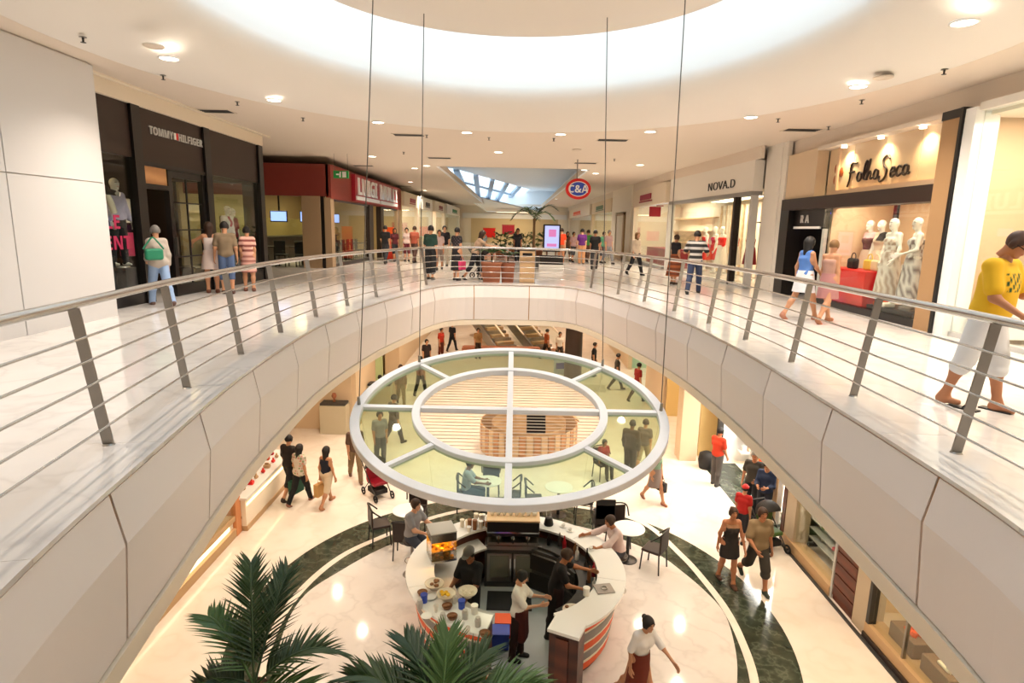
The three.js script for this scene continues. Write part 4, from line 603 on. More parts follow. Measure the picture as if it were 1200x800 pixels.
  mannequin('white mannequin in a beige top with a black bag behind the podium', 8.45, UP + 0.25, -13.97, -1.5, { female: 1, top: { c: 0xd8c2a8, sleeve: 0.4, pattern: (X2, v) => v > 0.34 && X2 > 0 ? 0x1a1618 : 0xd8c2a8 }, skirt: { c: 0xd8c2a8, len: 0.5 } });
  mannequin('white mannequin in a dark pink blouse near the dark doorway', 8.45, UP + 0.25, -14.42, -1.5, { female: 1, top: { c: 0xa05a68, sleeve: 0.3, pattern: (X2, v) => v > 0.4 ? 0xe9b8b8 : 0x5a2c38 }, skirt: { c: 0xc7b09a, len: 0.5 } });
  one('display_riser', 'pale riser block under the mannequins behind the red podium', 'plinth', [rb(0.5, 0.235, 1.7, 0.02, 8.5, UP + 0.1175, -13.95)], M.ivory);
  const bags = [[7.88, 0.9, -13.35, 0xd8b23a, 'yellow handbag standing on the red podium'], [7.88, 0.9, -14.0, 0x1c1a1c, 'black handbag standing on the red podium'], [7.88, 0.9, -13.1, 0xe6c9a0, 'cream handbag standing on the red podium']]; for (const [a, b, c, k, l] of bags) { const g = thing('handbag', l, 'handbag', [a, UP + b, c], 1.5); part('pouch', [rb(0.34, 0.24, 0.14, 0.05, 0, 0.12, 0)], cloth(k, 0.5), g); part('handle', [tor(0.1, 0.012, 0, 0.26, 0, 20, false)], cloth(k, 0.5), g); }
  for (const z of [-12.2, -12.4]) one('shoe_pair', 'small orange and white shoes at the feet of the window mannequins', 'shoes', [rb(0.24, 0.09, 0.09, 0.03, 7.7, UP + 0.265, z), rb(0.24, 0.09, 0.09, 0.03, 7.7, UP + 0.265, z - 0.12), rb(0.1, 0.14, 0.08, 0.03, 7.76, UP + 0.29, z)], z > -12.3 ? M.ivory : M.orange, 'shoes in the window');
  one('shawl', 'dark striped shawl hanging beside the floral mannequin', 'shawl', [rb(0.08, 0.95, 0.26, 0.04, 8.2, UP + 1.25, -11.2), cyl(0.015, 0.015, 0.8, 8.2, UP + 2.1, -11.2, 6)], cloth(0x6a2a30));
  // pier between the two shops
  struct('wall_right_pier', [bb(X - 0.02, X + 0.1, UP, CEIL, -17.3, -17.02), bb(X - 0.06, X + 0.6, UP, CEIL, -18.3, -17.3)], M.wallWhite, 'pale pier between the two clothing shops', 'wall'); 
  // neighbouring big window (nearer)
  const n = thing('storefront', 'wide pale shop window with a white jamb by the brown shop jamb', 'shop front', [X, UP, 0]);
  part('jamb', [bb(-0.1, 0.3, 0, 3.72, -10.33, -10.1)], M.whiteGloss, n); part('header', [bb(-0.05, 0.3, 3.66, 3.78, -10.1, -2)], M.wallWhite, n); for (const [a, b] of [[-10.1, -6.6], [-6.58, -3]]) part('glass_pane', [bb(0.04, 0.055, 0.08, 3.66, a, b)], M.glassShop, n); part('plinth', [bb(0.0, 0.12, 0, 0.08, -10.1, -3)], M.lightGrey, n);
  struct('wall_shop', [bb(8.9, 9.0, UP, 9.2, -10.3, -2), bb(7.6, 9.0, UP + 3.6, UP + 3.7, -10.3, -2), bb(7.5, 9.0, UP, 9.1, -2.1, -2)], std(0xefe3d2, 0.7), 'cream walls of the wide pale shop window', 'wall');
  shopLamp(8.2, UP + 3.58, -7.5, 0.6, 4.2, 18, 0xfff0de, 'long light strip over the wide pale window');
  mannequin('mannequin in a pale green dress inside the wide pale window', 8.5, UP + 0.1, -9.0, -1.4, { ...dress(0xbfc8a8, pr(0xd8dcc8, 0x7a8a5a, 22)) });
  for (const [z, y, l] of [[-9.6, 0.75, 'red gift box on a white cube in the pale window'], [-7.7, 0.62, 'red and white box beside the yellow shirted man in the window']]) { const g = thing('display_cube', l, 'display', [8.1, UP + 0.08, z]); part('cube', [rb(0.6, y, 0.6, 0.01, 0, y / 2, 0)], M.white, g); part('box', [rb(0.4, 0.16, 0.5, 0.01, 0, y + 0.08, 0)], M.red, g); }
  one('flower_vase', 'vase of orange flowers in the wide pale window', 'vase', [lathe([[0.001, 0], [0.1, 0.02], [0.14, 0.2], [0.07, 0.36], [0.09, 0.42]], 18, 8.1, UP + 0.08, -8.3), ...Array.from({ length: 12 }, (_, i) => sph(0.06, 8.1 + rnd(-0.16, 0.16), UP + 0.6 + rnd(-0.08, 0.2), -8.3 + rnd(-0.16, 0.16), 1, 1, 1, 8))], M.orange);
}
{ // white fascia shop
  const a = V(7.1, UP, -18.4), b = V(6.55, UP, -26), len = a.distanceTo(b), t = thing('storefront', 'white fascia clothing shop with mannequins in red behind glass', 'shop front', [a.x, UP, a.z], Math.atan2(-(b.z - a.z), b.x - a.x));   // local +x runs along the front away from the camera, +z to the back
  const inn = 1;     // the shop lies on +z
  part('fascia', [bb(0, len, 2.9, 3.8, inn * 0.3, 0)], M.whiteGloss, t).material = M.wallWhite; part('lintel', [bb(0, len, 2.78, 2.9, inn * 0.3, -0.03)], M.grey, t); part('mullion', [bb(1.15, 1.3, 0, 2.78, inn * 0.2, 0)], M.darkBrown, t); part('frame', [bb(0, 0.12, 0, 2.78, inn * 0.2, 0)], M.lightGrey, t); part('frame', [bb(len - 0.12, len, 0, 2.78, inn * 0.2, -0.05)], M.lightGrey, t);
  part('glass_pane', [bb(1.3, len - 0.12, 0.1, 2.78, inn * 0.1, inn * 0.085)], M.glassShop, t); part('glass_pane', [bb(0.12, 1.15, 0.1, 2.78, inn * 0.1, inn * 0.085)], M.glassShop, t); part('plinth', [bb(0, len, 0, 0.1, inn * 0.2, 0)], M.lightGrey, t);
  const n = 44; for (let i = 0; i < n; i++) part('curtain_slat', [bx(len / n * 0.8, 2.75, 0.03, (i + 0.5) * len / n, 1.4, inn * 2.2 + (i % 2) * 0.03)], i % 3 ? M.ivory : M.woodLight, t);
  part('inner_ceiling', [bb(0, len, 2.9, 2.98, inn * 2.5, inn * 0.3)], M.ivory, t); part('back_wall', [bb(-0.3, len, 0, 3, inn * 2.5, inn * 2.4)], M.ivory, t);
  t.updateMatrixWorld(true); const W = (x, y, z) => V(x, y, z).applyMatrix4(t.matrixWorld);
  const c = W(len / 2, 2.86, inn * 1.2); const lamp = shopLamp(c.x, c.y, c.z, 0.6, 6, 12, 0xffe9c8, 'bright light strip above the red dressed mannequins'); lamp.rotation.y = -0.07;
  const sg = thing('shop_sign', 'black spaced capital letters on the white shop fascia', 'shop sign', W(2.35, 3.22, -0.005).toArray(), t.rotation.y + Math.PI); part('lettering', [text('NOVA.D', 0.26, 0.02, fontReg, 1.75)], M.black, sg);
  const red = { female: 1, top: { c: 0xd01818, sleeve: 0, neck: 0.42 }, skirt: { c: 0xd01818, len: 0.5 } };
  [[1.9, 1, 'mannequin in a dark red dress beside the brown mullion', 0x8e1020], [2.9, 0.9, 'mannequin in a bright red flared dress with white skirt', 0xd81818], [4.0, 0.9, 'mannequin in a red jacket over white behind the glass', 0xe02020], [4.9, 1, 'mannequin in a red short dress beside the striped shirt man', 0xd01a14], [6.1, 1.1, 'mannequin in a plain red top at the end of the white fascia shop', 0xc81c1c]].forEach(([x, z, l, k], i) => { const p = W(x, 0.12, z); mannequin(l, p.x, p.y, p.z, -1.5, { ...red, top: { c: k, sleeve: i === 2 ? 1.5 : 0, neck: 0.42 }, skirt: { c: i === 1 || i === 2 ? 0xf0e6da : k, len: 0.42 + 0.06 * (i % 3) } }); });
  one('coat_rack', 'narrow rack of dark coats between white shop and pier', 'clothes rack', [rb(0.4, 1.5, 0.5, 0.1, W(0.6, 0, 0.9).x, UP + 1.2, W(0.6, 0, 0.9).z), bx(0.5, 0.04, 0.7, W(0.6, 0, 0.9).x, UP + 2, W(0.6, 0, 0.9).z), cyl(0.02, 0.02, 2, W(0.6, 0, 0.9).x, UP + 1, W(0.6, 0, 0.9).z, 8)], M.charcoal);
}
// ------------------------------------------------------------------ the round coffee bar
const BC = [0.15, -9.7];
function sector(r0, r1, y0, y1, a0, a1, n = 40, r0b = r0, r1b = r1) {    // ring sector, angles from +x towards +z; r*b are the radii at y0
  const pos = [], P = (r, y, a) => [BC[0] + r * Math.cos(a), y, BC[1] + r * Math.sin(a)], q = (a, b, c, d) => pos.push(...a, ...b, ...c, ...a, ...c, ...d);
  for (let i = 0; i < n; i++) { const a = a0 + (a1 - a0) * i / n, b = a0 + (a1 - a0) * (i + 1) / n;
    q(P(r0, y1, a), P(r0, y1, b), P(r1, y1, b), P(r1, y1, a)); q(P(r0b, y0, a), P(r1b, y0, a), P(r1b, y0, b), P(r0b, y0, b)); q(P(r1, y1, a), P(r1, y1, b), P(r1b, y0, b), P(r1b, y0, a)); q(P(r0, y1, b), P(r0, y1, a), P(r0b, y0, a), P(r0b, y0, b)); }
  for (const [a, f] of [[a0, 0], [a1, 1]]) { const k = [P(r0, y1, a), P(r1, y1, a), P(r1b, y0, a), P(r0b, y0, a)]; f ? q(k[0], k[3], k[2], k[1]) : q(...k); }
  const g = new THREE.BufferGeometry(); g.setAttribute('position', new THREE.Float32BufferAttribute(pos, 3)); g.computeVertexNormals(); return g;
}
const deg = Math.PI / 180, A0 = 104 * deg, A1 = 426 * deg;
{
  const t = thing('bar_counter', 'round coffee bar counter with white marble top and orange striped front', 'bar counter', [0, 0, 0]);
  for (let i = 0; i < 6; i++) part('worktop', [sector(1.44, 1.93, 1.07, 1.115, A0 + (A1 - A0) * i / 6 + 0.002, A0 + (A1 - A0) * (i + 1) / 6 - 0.002, 14)], M.whiteGloss, t);
  const st = [[0.1, 0.24, M.orange], [0.24, 0.3, M.ivory], [0.3, 0.46, M.grey], [0.46, 0.5, M.ivory], [0.5, 0.64, M.orange], [0.64, 0.68, M.ivory], [0.68, 0.86, M.grey], [0.86, 0.9, M.ivory], [0.9, 1.02, M.orange], [1.02, 1.07, M.tan]];
  for (const [y0, y1, m] of st) { const r = (y) => 1.68 + 0.16 * (y / 1.07); part('front_band', [sector(r(y1) - 0.05, r(y1), y0 + 0.003, y1 - 0.003, A0, A1, 48, r(y0) - 0.05, r(y0))], m, t); }
  part('carcass', [sector(1.5, 1.76, 0.1, 1.07, A0, A1, 40, 1.5, 1.62)], M.woodDark, t); part('toe_kick', [sector(1.5, 1.64, 0, 0.1, A0, A1, 40)], M.black, t);
  const e = part('end_cabinet', [bx(0.46, 1.0, 0.32, 0.93, 0.55, -8.1, -0.42)], M.woodDark, t); part('door_leaf', [bx(0.2, 0.86, 0.02, 0.84, 0.55, -7.95, -0.42)], M.woodRed, e); part('door_leaf', [bx(0.2, 0.86, 0.02, 1.03, 0.55, -8.035, -0.42)], M.woodRed, e); part('knob', [sph(0.015, 0.96, 0.62, -7.985), sph(0.015, 0.925, 0.62, -7.97)], M.chrome, e);
  part('end_top', [bx(0.5, 0.05, 0.36, 0.92, 1.1, -8.06, -0.42)], M.whiteGloss, t);
  part('inner_shelf', [sector(1.12, 1.5, 0.86, 0.9, 285 * deg, 415 * deg, 24)], M.charcoal, t); part('inner_shelf', [sector(1.1, 1.5, 0.86, 0.9, 108 * deg, 240 * deg, 24)], M.lightGrey, t);
}
{ // coffee machine and refrigerators at the back of the bar
  const t = thing('espresso_machine', 'black and chrome espresso machine at the back of the bar', 'coffee machine', [0.1, 0.9, -11.0]);
  part('casing', [rb(1.02, 0.3, 0.5, 0.02, 0, 0.34, 0)], M.black, t); part('drip_tray', [bx(1.0, 0.06, 0.5, 0, 0.06, 0.04)], M.steelSatin, t); part('splashback', [bx(1.0, 0.14, 0.3, 0, 0.15, -0.08)], M.blackMatt, t); part('top_rack', [bb(-0.52, 0.52, 0.5, 0.53, -0.26, 0.26)], std(0xd9b890, 0.5), t); part('trim_strip', [bx(1.03, 0.03, 0.02, 0, 0.28, 0.255)], M.chrome, t);
  for (let i = 0; i < 3; i++) { const g = part('group_head', [cyl(0.05, 0.05, 0.08, -0.28 + i * 0.28, 0.17, 0.2, 14)], M.chrome, t); part('portafilter', [cyl(0.016, 0.016, 0.18, 0, 0, 0, 8).rotateX(Math.PI / 2).translate(-0.28 + i * 0.28, 0.14, 0.32)], M.black, g); }
  for (let i = 0; i < 16; i++) one('coffee_cup', 'white coffee cup stacked on top of the espresso machine', 'cup', [lathe([[0.001, 0], [0.03, 0.004], [0.045, 0.045], [0.05, 0.075], [0.044, 0.075], [0.038, 0.045], [0.001, 0.012]], 14, 0.1 - 0.42 + (i % 8) * 0.12, 1.432, -11.12 + Math.floor(i / 8) * 0.14)], M.whiteGloss, 'cups on the espresso machine');
  const f = thing('bar_fridge', 'under-counter refrigerator with two glass doors below the espresso machine', 'refrigerator', [0.1, 0, -11.0]); part('casing', [bb(-0.55, 0.55, 0, 0.9, -0.3, 0.24)], M.charcoal, f); part('top_panel', [bb(-0.57, 0.57, 0.82, 0.9, 0.24, 0.27)], M.steelSatin, f);
  for (const x of [-0.26, 0.26]) { const d = part('door', [bx(0.48, 0.6, 0.03, x, 0.44, 0.26)], M.steelSatin, f); part('glass_pane', [bx(0.38, 0.46, 0.006, x, 0.47, 0.279)], std(0x6f7063, 0.1), d); part('handle', [bx(0.02, 0.4, 0.03, x * 0.16, 0.45, 0.29)], M.chrome, d); }
  for (const [a, l] of [[-58, 'dark steel refrigerator drawer unit beside the espresso machine'], [-30, 'dark steel cabinet under the curving inner shelf']]) { const A = a * deg, c = thing('steel_cabinet', l, 'cabinet', [BC[0] + 1.22 * Math.cos(A), 0, BC[1] + 1.22 * Math.sin(A)], -A - Math.PI / 2); part('casing', [bb(-0.36, 0.36, 0, 0.85, -0.18, 0.18)], M.charcoal, c); for (const y of [0.2, 0.6]) part('drawer', [bx(0.66, 0.32, 0.02, 0, y, 0.19)], M.blackMatt, c); part('handle', [bx(0.5, 0.02, 0.03, 0, 0.78, 0.21)], M.steelSatin, c); }
  one('floor_mat', 'black rubber mat on the bar floor before the refrigerator', 'mat', [rb(0.85, 0.02, 0.6, 0.008, 0.05, 0.01, -10.3)], M.rubber);
  struct('bar_floor', [new THREE.CylinderGeometry(1.5, 1.5, 0.006, 64).translate(BC[0], 0.003, BC[1])], std(0xaab0b0, 0.35), 'grey floor inside the round bar', 'floor');
  const p = thing('pastry_case', 'heated pastry case with yellow lit shelves on the bar counter', 'display case', [-1.2, 1.115, -9.95], 0.35);
  part('base_frame', [bx(0.46, 0.04, 0.42, 0, 0.02, 0)], M.steel, p); part('hood', [bx(0.46, 0.16, 0.42, 0, 0.47, 0)], M.steel, p); part('roof_panel', [bx(0.47, 0.02, 0.43, 0, 0.56, 0)], M.lightGrey, p); part('back_panel', [bx(0.46, 0.36, 0.02, 0, 0.22, -0.2)], M.yellow, p); part('glass_pane', [bx(0.46, 0.36, 0.008, 0, 0.22, 0.205)], M.glass, p); part('glass_pane', [bx(0.008, 0.36, 0.4, 0.226, 0.22, 0)], M.glass, p); part('glass_pane', [bx(0.008, 0.36, 0.4, -0.226, 0.22, 0)], M.glass, p); part('shelf', [bx(0.44, 0.012, 0.38, 0, 0.2, 0)], M.steel, p); part('lamp_tube', [cyl(0.012, 0.012, 0.4, 0, 0, 0, 8).rotateZ(Math.PI / 2).translate(0, 0.375, 0.1)], glow(0xffb030, 8), p);
  const pl = new THREE.PointLight(0xffb040, 0.5); pl.position.set(0, 0.34, 0.12); p.add(pl);
  p.updateMatrixWorld(true); for (let i = 0; i < 18; i++) { const q = V(-0.16 + (i % 6) * 0.064, i < 9 ? 0.065 : 0.235, i % 3 * 0.1 - 0.06).applyMatrix4(p.matrixWorld); one('pastry', 'golden baked pastry in the heated case', 'pastry', [sph(0.04, q.x, q.y, q.z, 1, 0.62, 0.8, 8)], std(0xd89028, 0.6), 'pastries in the heated case'); }
  // things standing on the counters
  const cup = (x, y, z, l, g, m = M.whiteGloss) => one('cup_and_saucer', l, 'cup', [lathe([[0.001, 0], [0.07, 0.004], [0.075, 0.014], [0.03, 0.01], [0.032, 0.02], [0.042, 0.06], [0.036, 0.06], [0.001, 0.02]], 16, x, y, z)], m, g);
  for (const [u, v] of [[660, 617], [668, 622], [692, 644], [630, 613], [646, 612]]) { const q = onY(u, v, 1.115); cup(q.x, 1.115, q.z, 'white cup and saucer on the marble bar top', 'cups on the bar top'); }
  for (let i = 0; i < 26; i++) { const a = (232 + (i % 13) * 2.6) * deg, r = 1.5 + (i % 2) * 0.16 + (i > 12 ? 0.08 : 0), h = 0.1 + 0.05 * (i % 3); one('crockery', 'cup or small jar crowded on the bar beside the espresso machine', 'crockery', [cyl(0.045, 0.038, h, BC[0] + r * Math.cos(a), 1.115 + h / 2, BC[1] + r * Math.sin(a), 12), tor(0.045, 0.006, BC[0] + r * Math.cos(a), 1.115 + h, BC[1] + r * Math.sin(a), 12)], [M.whiteGloss, M.ivory, M.brown, M.whiteGloss][i % 4], 'crockery beside the espresso machine'); }
  for (let i = 0; i < 12; i++) { const a = (300 + i * 8.2) * deg, r = 1.3 + (i % 2) * 0.1, h = 0.22 + 0.05 * (i % 3), x = BC[0] + r * Math.cos(a), z = BC[1] + r * Math.sin(a); one('bottle', 'dark bottle standing on the inner bar shelf', 'bottle', [lathe([[0.001, 0], [0.036, 0.004], [0.036, h * 0.6], [0.013, h * 0.78], [0.013, h], [0.001, h]], 12, x, 0.9, z)], [M.black, M.charcoal, M.crimson, M.brown, M.white][i % 5], 'bottles on the inner shelf'); }
  for (const [u, v, l, m] of [[523, 700, 'round glass cake stand with golden pastries on the bar counter', M.yellow], [548, 697, 'glass jar of biscuits with domed lid on the bar counter', M.ivory], [509, 688, 'low bowl of cookies on the bar counter', M.brown], [671, 705, 'wide pale bowl of nuts on the inner shelf of the bar', M.brown]]) {
    const q = onY(u, v, 1.14), b = thing('serving_bowl', l, 'bowl', [q.x, u > 600 ? 0.9 : 1.115, q.z]); part('dish', [lathe([[0.001, 0], [0.07, 0], [0.08, 0.03], [0.15, 0.08], [0.16, 0.11], [0.145, 0.1], [0.06, 0.04], [0.001, 0.035]], 22)], M.ivory, b); for (let i = 0; i < 7; i++) part('biscuit', [sph(0.035, rnd(-0.08, 0.08), 0.085 + rnd(0, 0.03), rnd(-0.08, 0.08), 1, 0.6, 1, 8)], m, b);
  }
  for (const [u, v, l, c] of [[687, 697, 'white paper napkin holder on the inner bar shelf', M.white], [541, 712, 'blue tin on the front counter of the bar', M.blue], [497, 705, 'small blue cup on the bar counter', M.blue], [556, 718, 'white menu card on the front counter', M.white], [585, 735, 'blue bin inside the bar by the waitress', M.blue], [592, 722, 'orange crate inside the bar by the waitress', M.orange]]) { const low = /inside the bar/.test(l), q = onY(u, v, low ? 0.35 : 1.12); one(low ? 'storage_crate' : 'counter_item', l, low ? 'crate' : 'counter item', low ? [rb(0.34, 0.3, 0.26, 0.02, q.x, 0.156, q.z), bx(0.36, 0.03, 0.28, q.x, 0.3, q.z)] : [cyl(0.055, 0.05, 0.12, q.x, 1.178, q.z, 18), cyl(0.058, 0.058, 0.02, q.x, 1.248, q.z, 18)], c); }
  // crowded end of the counter above the palm
  [[492, 712, 0], [500, 722, 1], [511, 716, 2], [519, 728, 0], [530, 724, 3], [538, 735, 1], [548, 742, 2], [524, 712, 3], [560, 733, 0], [568, 744, 3], [505, 700, 1], [533, 706, 2], [515, 738, 3], [528, 748, 1], [545, 724, 0], [495, 696, 3]].forEach(([u, v, k], i) => { const q = onY(u, v, 1.12), x = q.x, z = q.z; one(['sugar_jar', 'side_plate', 'paper_cup', 'bread_basket'][k], ['clear sugar jar with steel lid on the crowded end of the bar', 'small white side plate on the crowded end of the bar', 'white paper cup on the crowded end of the bar', 'small brown bread basket on the crowded end of the bar'][k], ['jar', 'plate', 'cup', 'basket'][k], [[lathe([[0.001, 0], [0.045, 0], [0.05, 0.1], [0.04, 0.12], [0.001, 0.12]], 14, x, 1.116, z), cyl(0.035, 0.042, 0.03, x, 1.25, z, 14)], [lathe([[0.001, 0], [0.05, 0], [0.09, 0.018], [0.085, 0.022], [0.04, 0.008], [0.001, 0.008]], 18, x, 1.116, z)], [lathe([[0.001, 0], [0.03, 0], [0.042, 0.11], [0.038, 0.11], [0.027, 0.006], [0.001, 0.006]], 14, x, 1.116, z)], [lathe([[0.001, 0], [0.06, 0], [0.085, 0.05], [0.078, 0.05], [0.055, 0.012], [0.001, 0.012]], 14, x, 1.116, z), sph(0.035, x + 0.015, 1.16, z, 1.2, 0.7, 0.9, 8), sph(0.03, x - 0.025, 1.158, z + 0.02, 1.2, 0.7, 0.9, 8)]][k], [M.lightGrey, M.whiteGloss, M.white, M.brown][k], ['sugar jars', 'side plates', 'paper cups', 'bread baskets'][k] + ' on the bar'); });
  const sink = onY(712, 690, 1.12); one('card_tray', 'brushed metal tray let into the bar top', 'tray', [bx(0.3, 0.02, 0.26, sink.x - 0.06, 1.125, sink.z, 0.2), tor(0.05, 0.012, sink.x - 0.06, 1.14, sink.z, 18)], M.steelSatin);
  const bl = thing('blender', 'black blender with a clear jug at the end of the espresso machine', 'blender', [0.82, 1.115, -11.22]); part('motor_base', [lathe([[0.001, 0], [0.09, 0], [0.1, 0.02], [0.07, 0.16], [0.001, 0.16]], 16)], M.black, bl); part('jug', [lathe([[0.05, 0.16], [0.08, 0.4], [0.072, 0.4], [0.044, 0.17]], 16)], M.glass, bl); part('lid', [cyl(0.08, 0.082, 0.03, 0, 0.415, 0)], M.black, bl);
}
// ------------------------------------------------------------------ tables, chairs, stools
function makeTable(label, pos) { const t = thing('bistro_table', label, 'table', pos); part('tabletop', [lathe([[0.001, 0.72], [0.33, 0.722], [0.345, 0.735], [0.34, 0.75], [0.001, 0.752]], 40)], M.whiteGloss, t); part('column', [cyl(0.035, 0.04, 0.7, 0, 0.37, 0)], M.black, t); part('base', [lathe([[0.001, 0.03], [0.05, 0.03], [0.2, 0.015], [0.22, 0], [0.001, 0]], 28)], M.black, t); return t; }
function makeChair(label, pos, turn, group) {
  const t = thing('bistro_chair', label, 'chair', pos, turn, group);      // backrest at -z
  part('seat', [rb(0.44, 0.06, 0.42, 0.025, 0, 0.45, 0)], M.darkBrown, t); part('backrest', [rb(0.44, 0.4, 0.04, 0.018, 0, 0.68, -0.2)], M.darkBrown, t); part('top_rail', [tube([V(-0.23, 0.7, 0.0), V(-0.23, 0.88, -0.2), V(0, 0.92, -0.23), V(0.23, 0.88, -0.2), V(0.23, 0.7, 0.0)], 0.018, 20, 6)], M.black, t);
  for (const [a, e] of [[1, 1], [1, -1], [-1, 1], [-1, -1]]) part('leg', [rod(V(a * 0.2, 0.44, e * 0.18), V(a * 0.22, 0, e * 0.21), 0.016, 8)], M.black, t); return t;
}
const TP = [[478, 597, 'white round table with dark chairs by the customer in grey'], [737, 618, 'white round table beside the pink shirted bar customer'], [572, 563, 'white round table under the glass canopy where a man sits'], [655, 570, 'white round table under the canopy beside the wooden ring']].map(([u, v, l]) => { const p = onY(u, v, 0.75); makeTable(l, [p.x, 0, p.z]); return p; });
[[0, -0.62, 0.1, 2.0, 'dark brown chair tucked at the table by the customer in grey'], [0, 0.05, 0.66, 3.1, 'dark brown chair facing away from the bar by the grey customer table'], [0, 0.1, -0.62, 0, 'dark brown chair behind the table by the customer in grey'], [1, 0.5, 0.3, -2.2, 'brown chair pulled out at the table by the pink shirted customer'], [1, -0.1, -0.6, 0.2, 'dark chair behind the table by the pink shirted customer'], [2, 0.05, -0.62, 0, 'dark chair behind the table of the seated man'], [2, 0.62, 0.1, -1.6, 'empty dark chair across from the seated man'], [2, -0.55, 0.1, 1.6, 'dark chair the man in light blue sits on'], [3, -0.62, 0.05, 1.6, 'dark chair on one side of the table by the wooden ring'], [3, 0.62, 0.1, -1.6, 'dark chair on the other side of the table by the wooden ring']].forEach(([i, dx, dz, a, l]) => makeChair(l, [TP[i].x + dx, 0, TP[i].z + dz], a));
function stool(label, x, z) { const t = thing('bar_stool', label, 'stool', [x, 0, z]); part('seat', [lathe([[0.001, 0.76], [0.17, 0.76], [0.185, 0.74], [0.18, 0.71], [0.001, 0.7]], 24)], M.darkBrown, t); part('column', [cyl(0.025, 0.03, 0.68, 0, 0.36, 0)], M.steelSatin, t); part('foot_ring', [tor(0.14, 0.01, 0, 0.3, 0)], M.chrome, t); part('base', [cyl(0.1, 0.2, 0.03, 0, 0.015, 0)], M.steelSatin, t); }
stool('bar stool under the customer in grey', -1.95, -11.15); stool('bar stool under the customer in the pink shirt', 2.18, -10.75);
{ const p = onY(707, 615, 0.4), t = thing('high_chair_stack', 'stack of black chairs waiting behind the bar', 'chair stack', [p.x, 0, p.z]); for (let i = 0; i < 3; i++) { part('seat', [rb(0.44, 0.05, 0.42, 0.02, 0, 0.45 + i * 0.12, 0)], M.blackMatt, t); part('backrest', [rb(0.44, 0.36, 0.04, 0.018, 0, 0.7 + i * 0.12, 0.2)], M.blackMatt, t); } for (const [a, e] of [[1, 1], [1, -1], [-1, 1], [-1, -1]]) part('leg', [rod(V(a * 0.2, 0.44, e * 0.18), V(a * 0.22, 0, e * 0.21), 0.016, 8)], M.black, t); }
// ------------------------------------------------------------------ lower level: wooden ring desk, escalators, walls and shops
{
  const p = onY(612, 535, 0.0), c = [0.6, -18.55], t = thing('wooden_ring_desk', 'round slatted wooden desk standing on the lower floor', 'desk', [c[0], 0, c[1]]);
  const n = 44; for (let i = 0; i < n; i++) { const a = i / n * 2 * Math.PI; part('slat', [bx(0.2, 0.86, 0.03, 0, 0.45, 1.56).rotateY(a)], i % 2 ? M.woodPanel : M.woodLight, t); }
  part('core', [cyl(1.52, 1.52, 0.86, 0, 0.44, 0, 48, true)], M.tan, t); part('rim_top', [(() => { const s = new THREE.Shape(); s.absarc(0, 0, 1.63, 0, 7); const h = new THREE.Path(); h.absarc(0, 0, 1.2, 0, 7); s.holes.push(h); return new THREE.ExtrudeGeometry(s, { depth: 0.05, bevelEnabled: false, curveSegments: 40 }).rotateX(-Math.PI / 2).translate(0, 0.88, 0); })()], M.woodLight, t);
  part('inner_panel', [cyl(1.2, 1.2, 0.86, 0, 0.44, 0, 40, true)], M.woodLight, t); const s = thing('stair_model', 'dark stepped display inside the wooden ring desk', 'display', [c[0] + 0.25, 0, c[1] - 0.1]); for (let i = 0; i < 6; i++) part('step', [bx(0.62, 0.16, 0.12, 0, 0.08 + i * 0.16, 0.3 - i * 0.12)], M.blackMatt, s);
}
{
  const esc = (label, x, z, w) => { // rises towards -z, over to the side
    const t = thing('escalator', label, 'escalator', [x, 0, z], 0.55), L = 7.5, H = 4.0, a = Math.atan2(H, L);
    part('truss', [poly([V(-w / 2, 0.05, 0), V(-w / 2, H, -L), V(-w / 2, H - 0.9, -L), V(-w / 2, -0.0, -1.2)], w)], M.steelSatin, t);
    for (let i = 0; i < 24; i++) part('step', [bx(w - 0.2, H / 24, L / 24 + 0.03, 0, 0.12 + H / 24 * (i + 0.5), -L / 24 * (i + 0.5))], i % 2 ? M.tan : M.steelSatin, t);
    for (const s of [-1, 1]) { const b = part('balustrade', [poly([V(s * w / 2, 0.1, 0.5), V(s * w / 2, 0.95, 0.5), V(s * w / 2, H + 0.95, -L), V(s * w / 2, H, -L)], 0.05)], M.glassShop, t); part('handrail', [bar(V(s * w / 2, 0.98, 0.6), V(s * w / 2, H + 0.98, -L), 0.09, 0.06)], M.ivory, b); }
    part('landing', [bx(w, 0.06, 1.2, 0, 0.03, 0.6)], M.brown, t); return t;
  };
  esc('escalator rising beside the far shops with tan steps', -0.2, -34.2, 1.3); esc('second escalator rising next to the stone pillar', 1.9, -34.6, 1.3);
  one('floor_planter_box', 'low orange brown planter at the foot of the escalators', 'planter', [rb(4.4, 0.42, 0.7, 0.04, -0.6, 0.21, -33.0), bx(4.2, 0.04, 0.55, -0.6, 0.43, -33.0)], M.terracotta);
  const pl = onY(690, 430, 0); struct('column', [cyl(0.38, 0.42, SOF, 2.9, SOF / 2, -27.5, 28)], M.darkBrown, 'slim dark column between the canopy and the escalators', 'column');
  struct('wall_back_lower', [bb(-16, 16, 0, SOF, -44.2, -44)], std(0xd9b98a, 0.7), 'warm beige wall at the far end of the lower level', 'wall');
  for (let i = 0; i < 9; i++) part('panel', [bb(-15 + i * 3.4, -15 + i * 3.4 + 2.6, 0.3, 3.2, -44, -43.9)], [M.tan, M.ivory, M.woodPanel][i % 3], scene.children[scene.children.length - 1]);
}
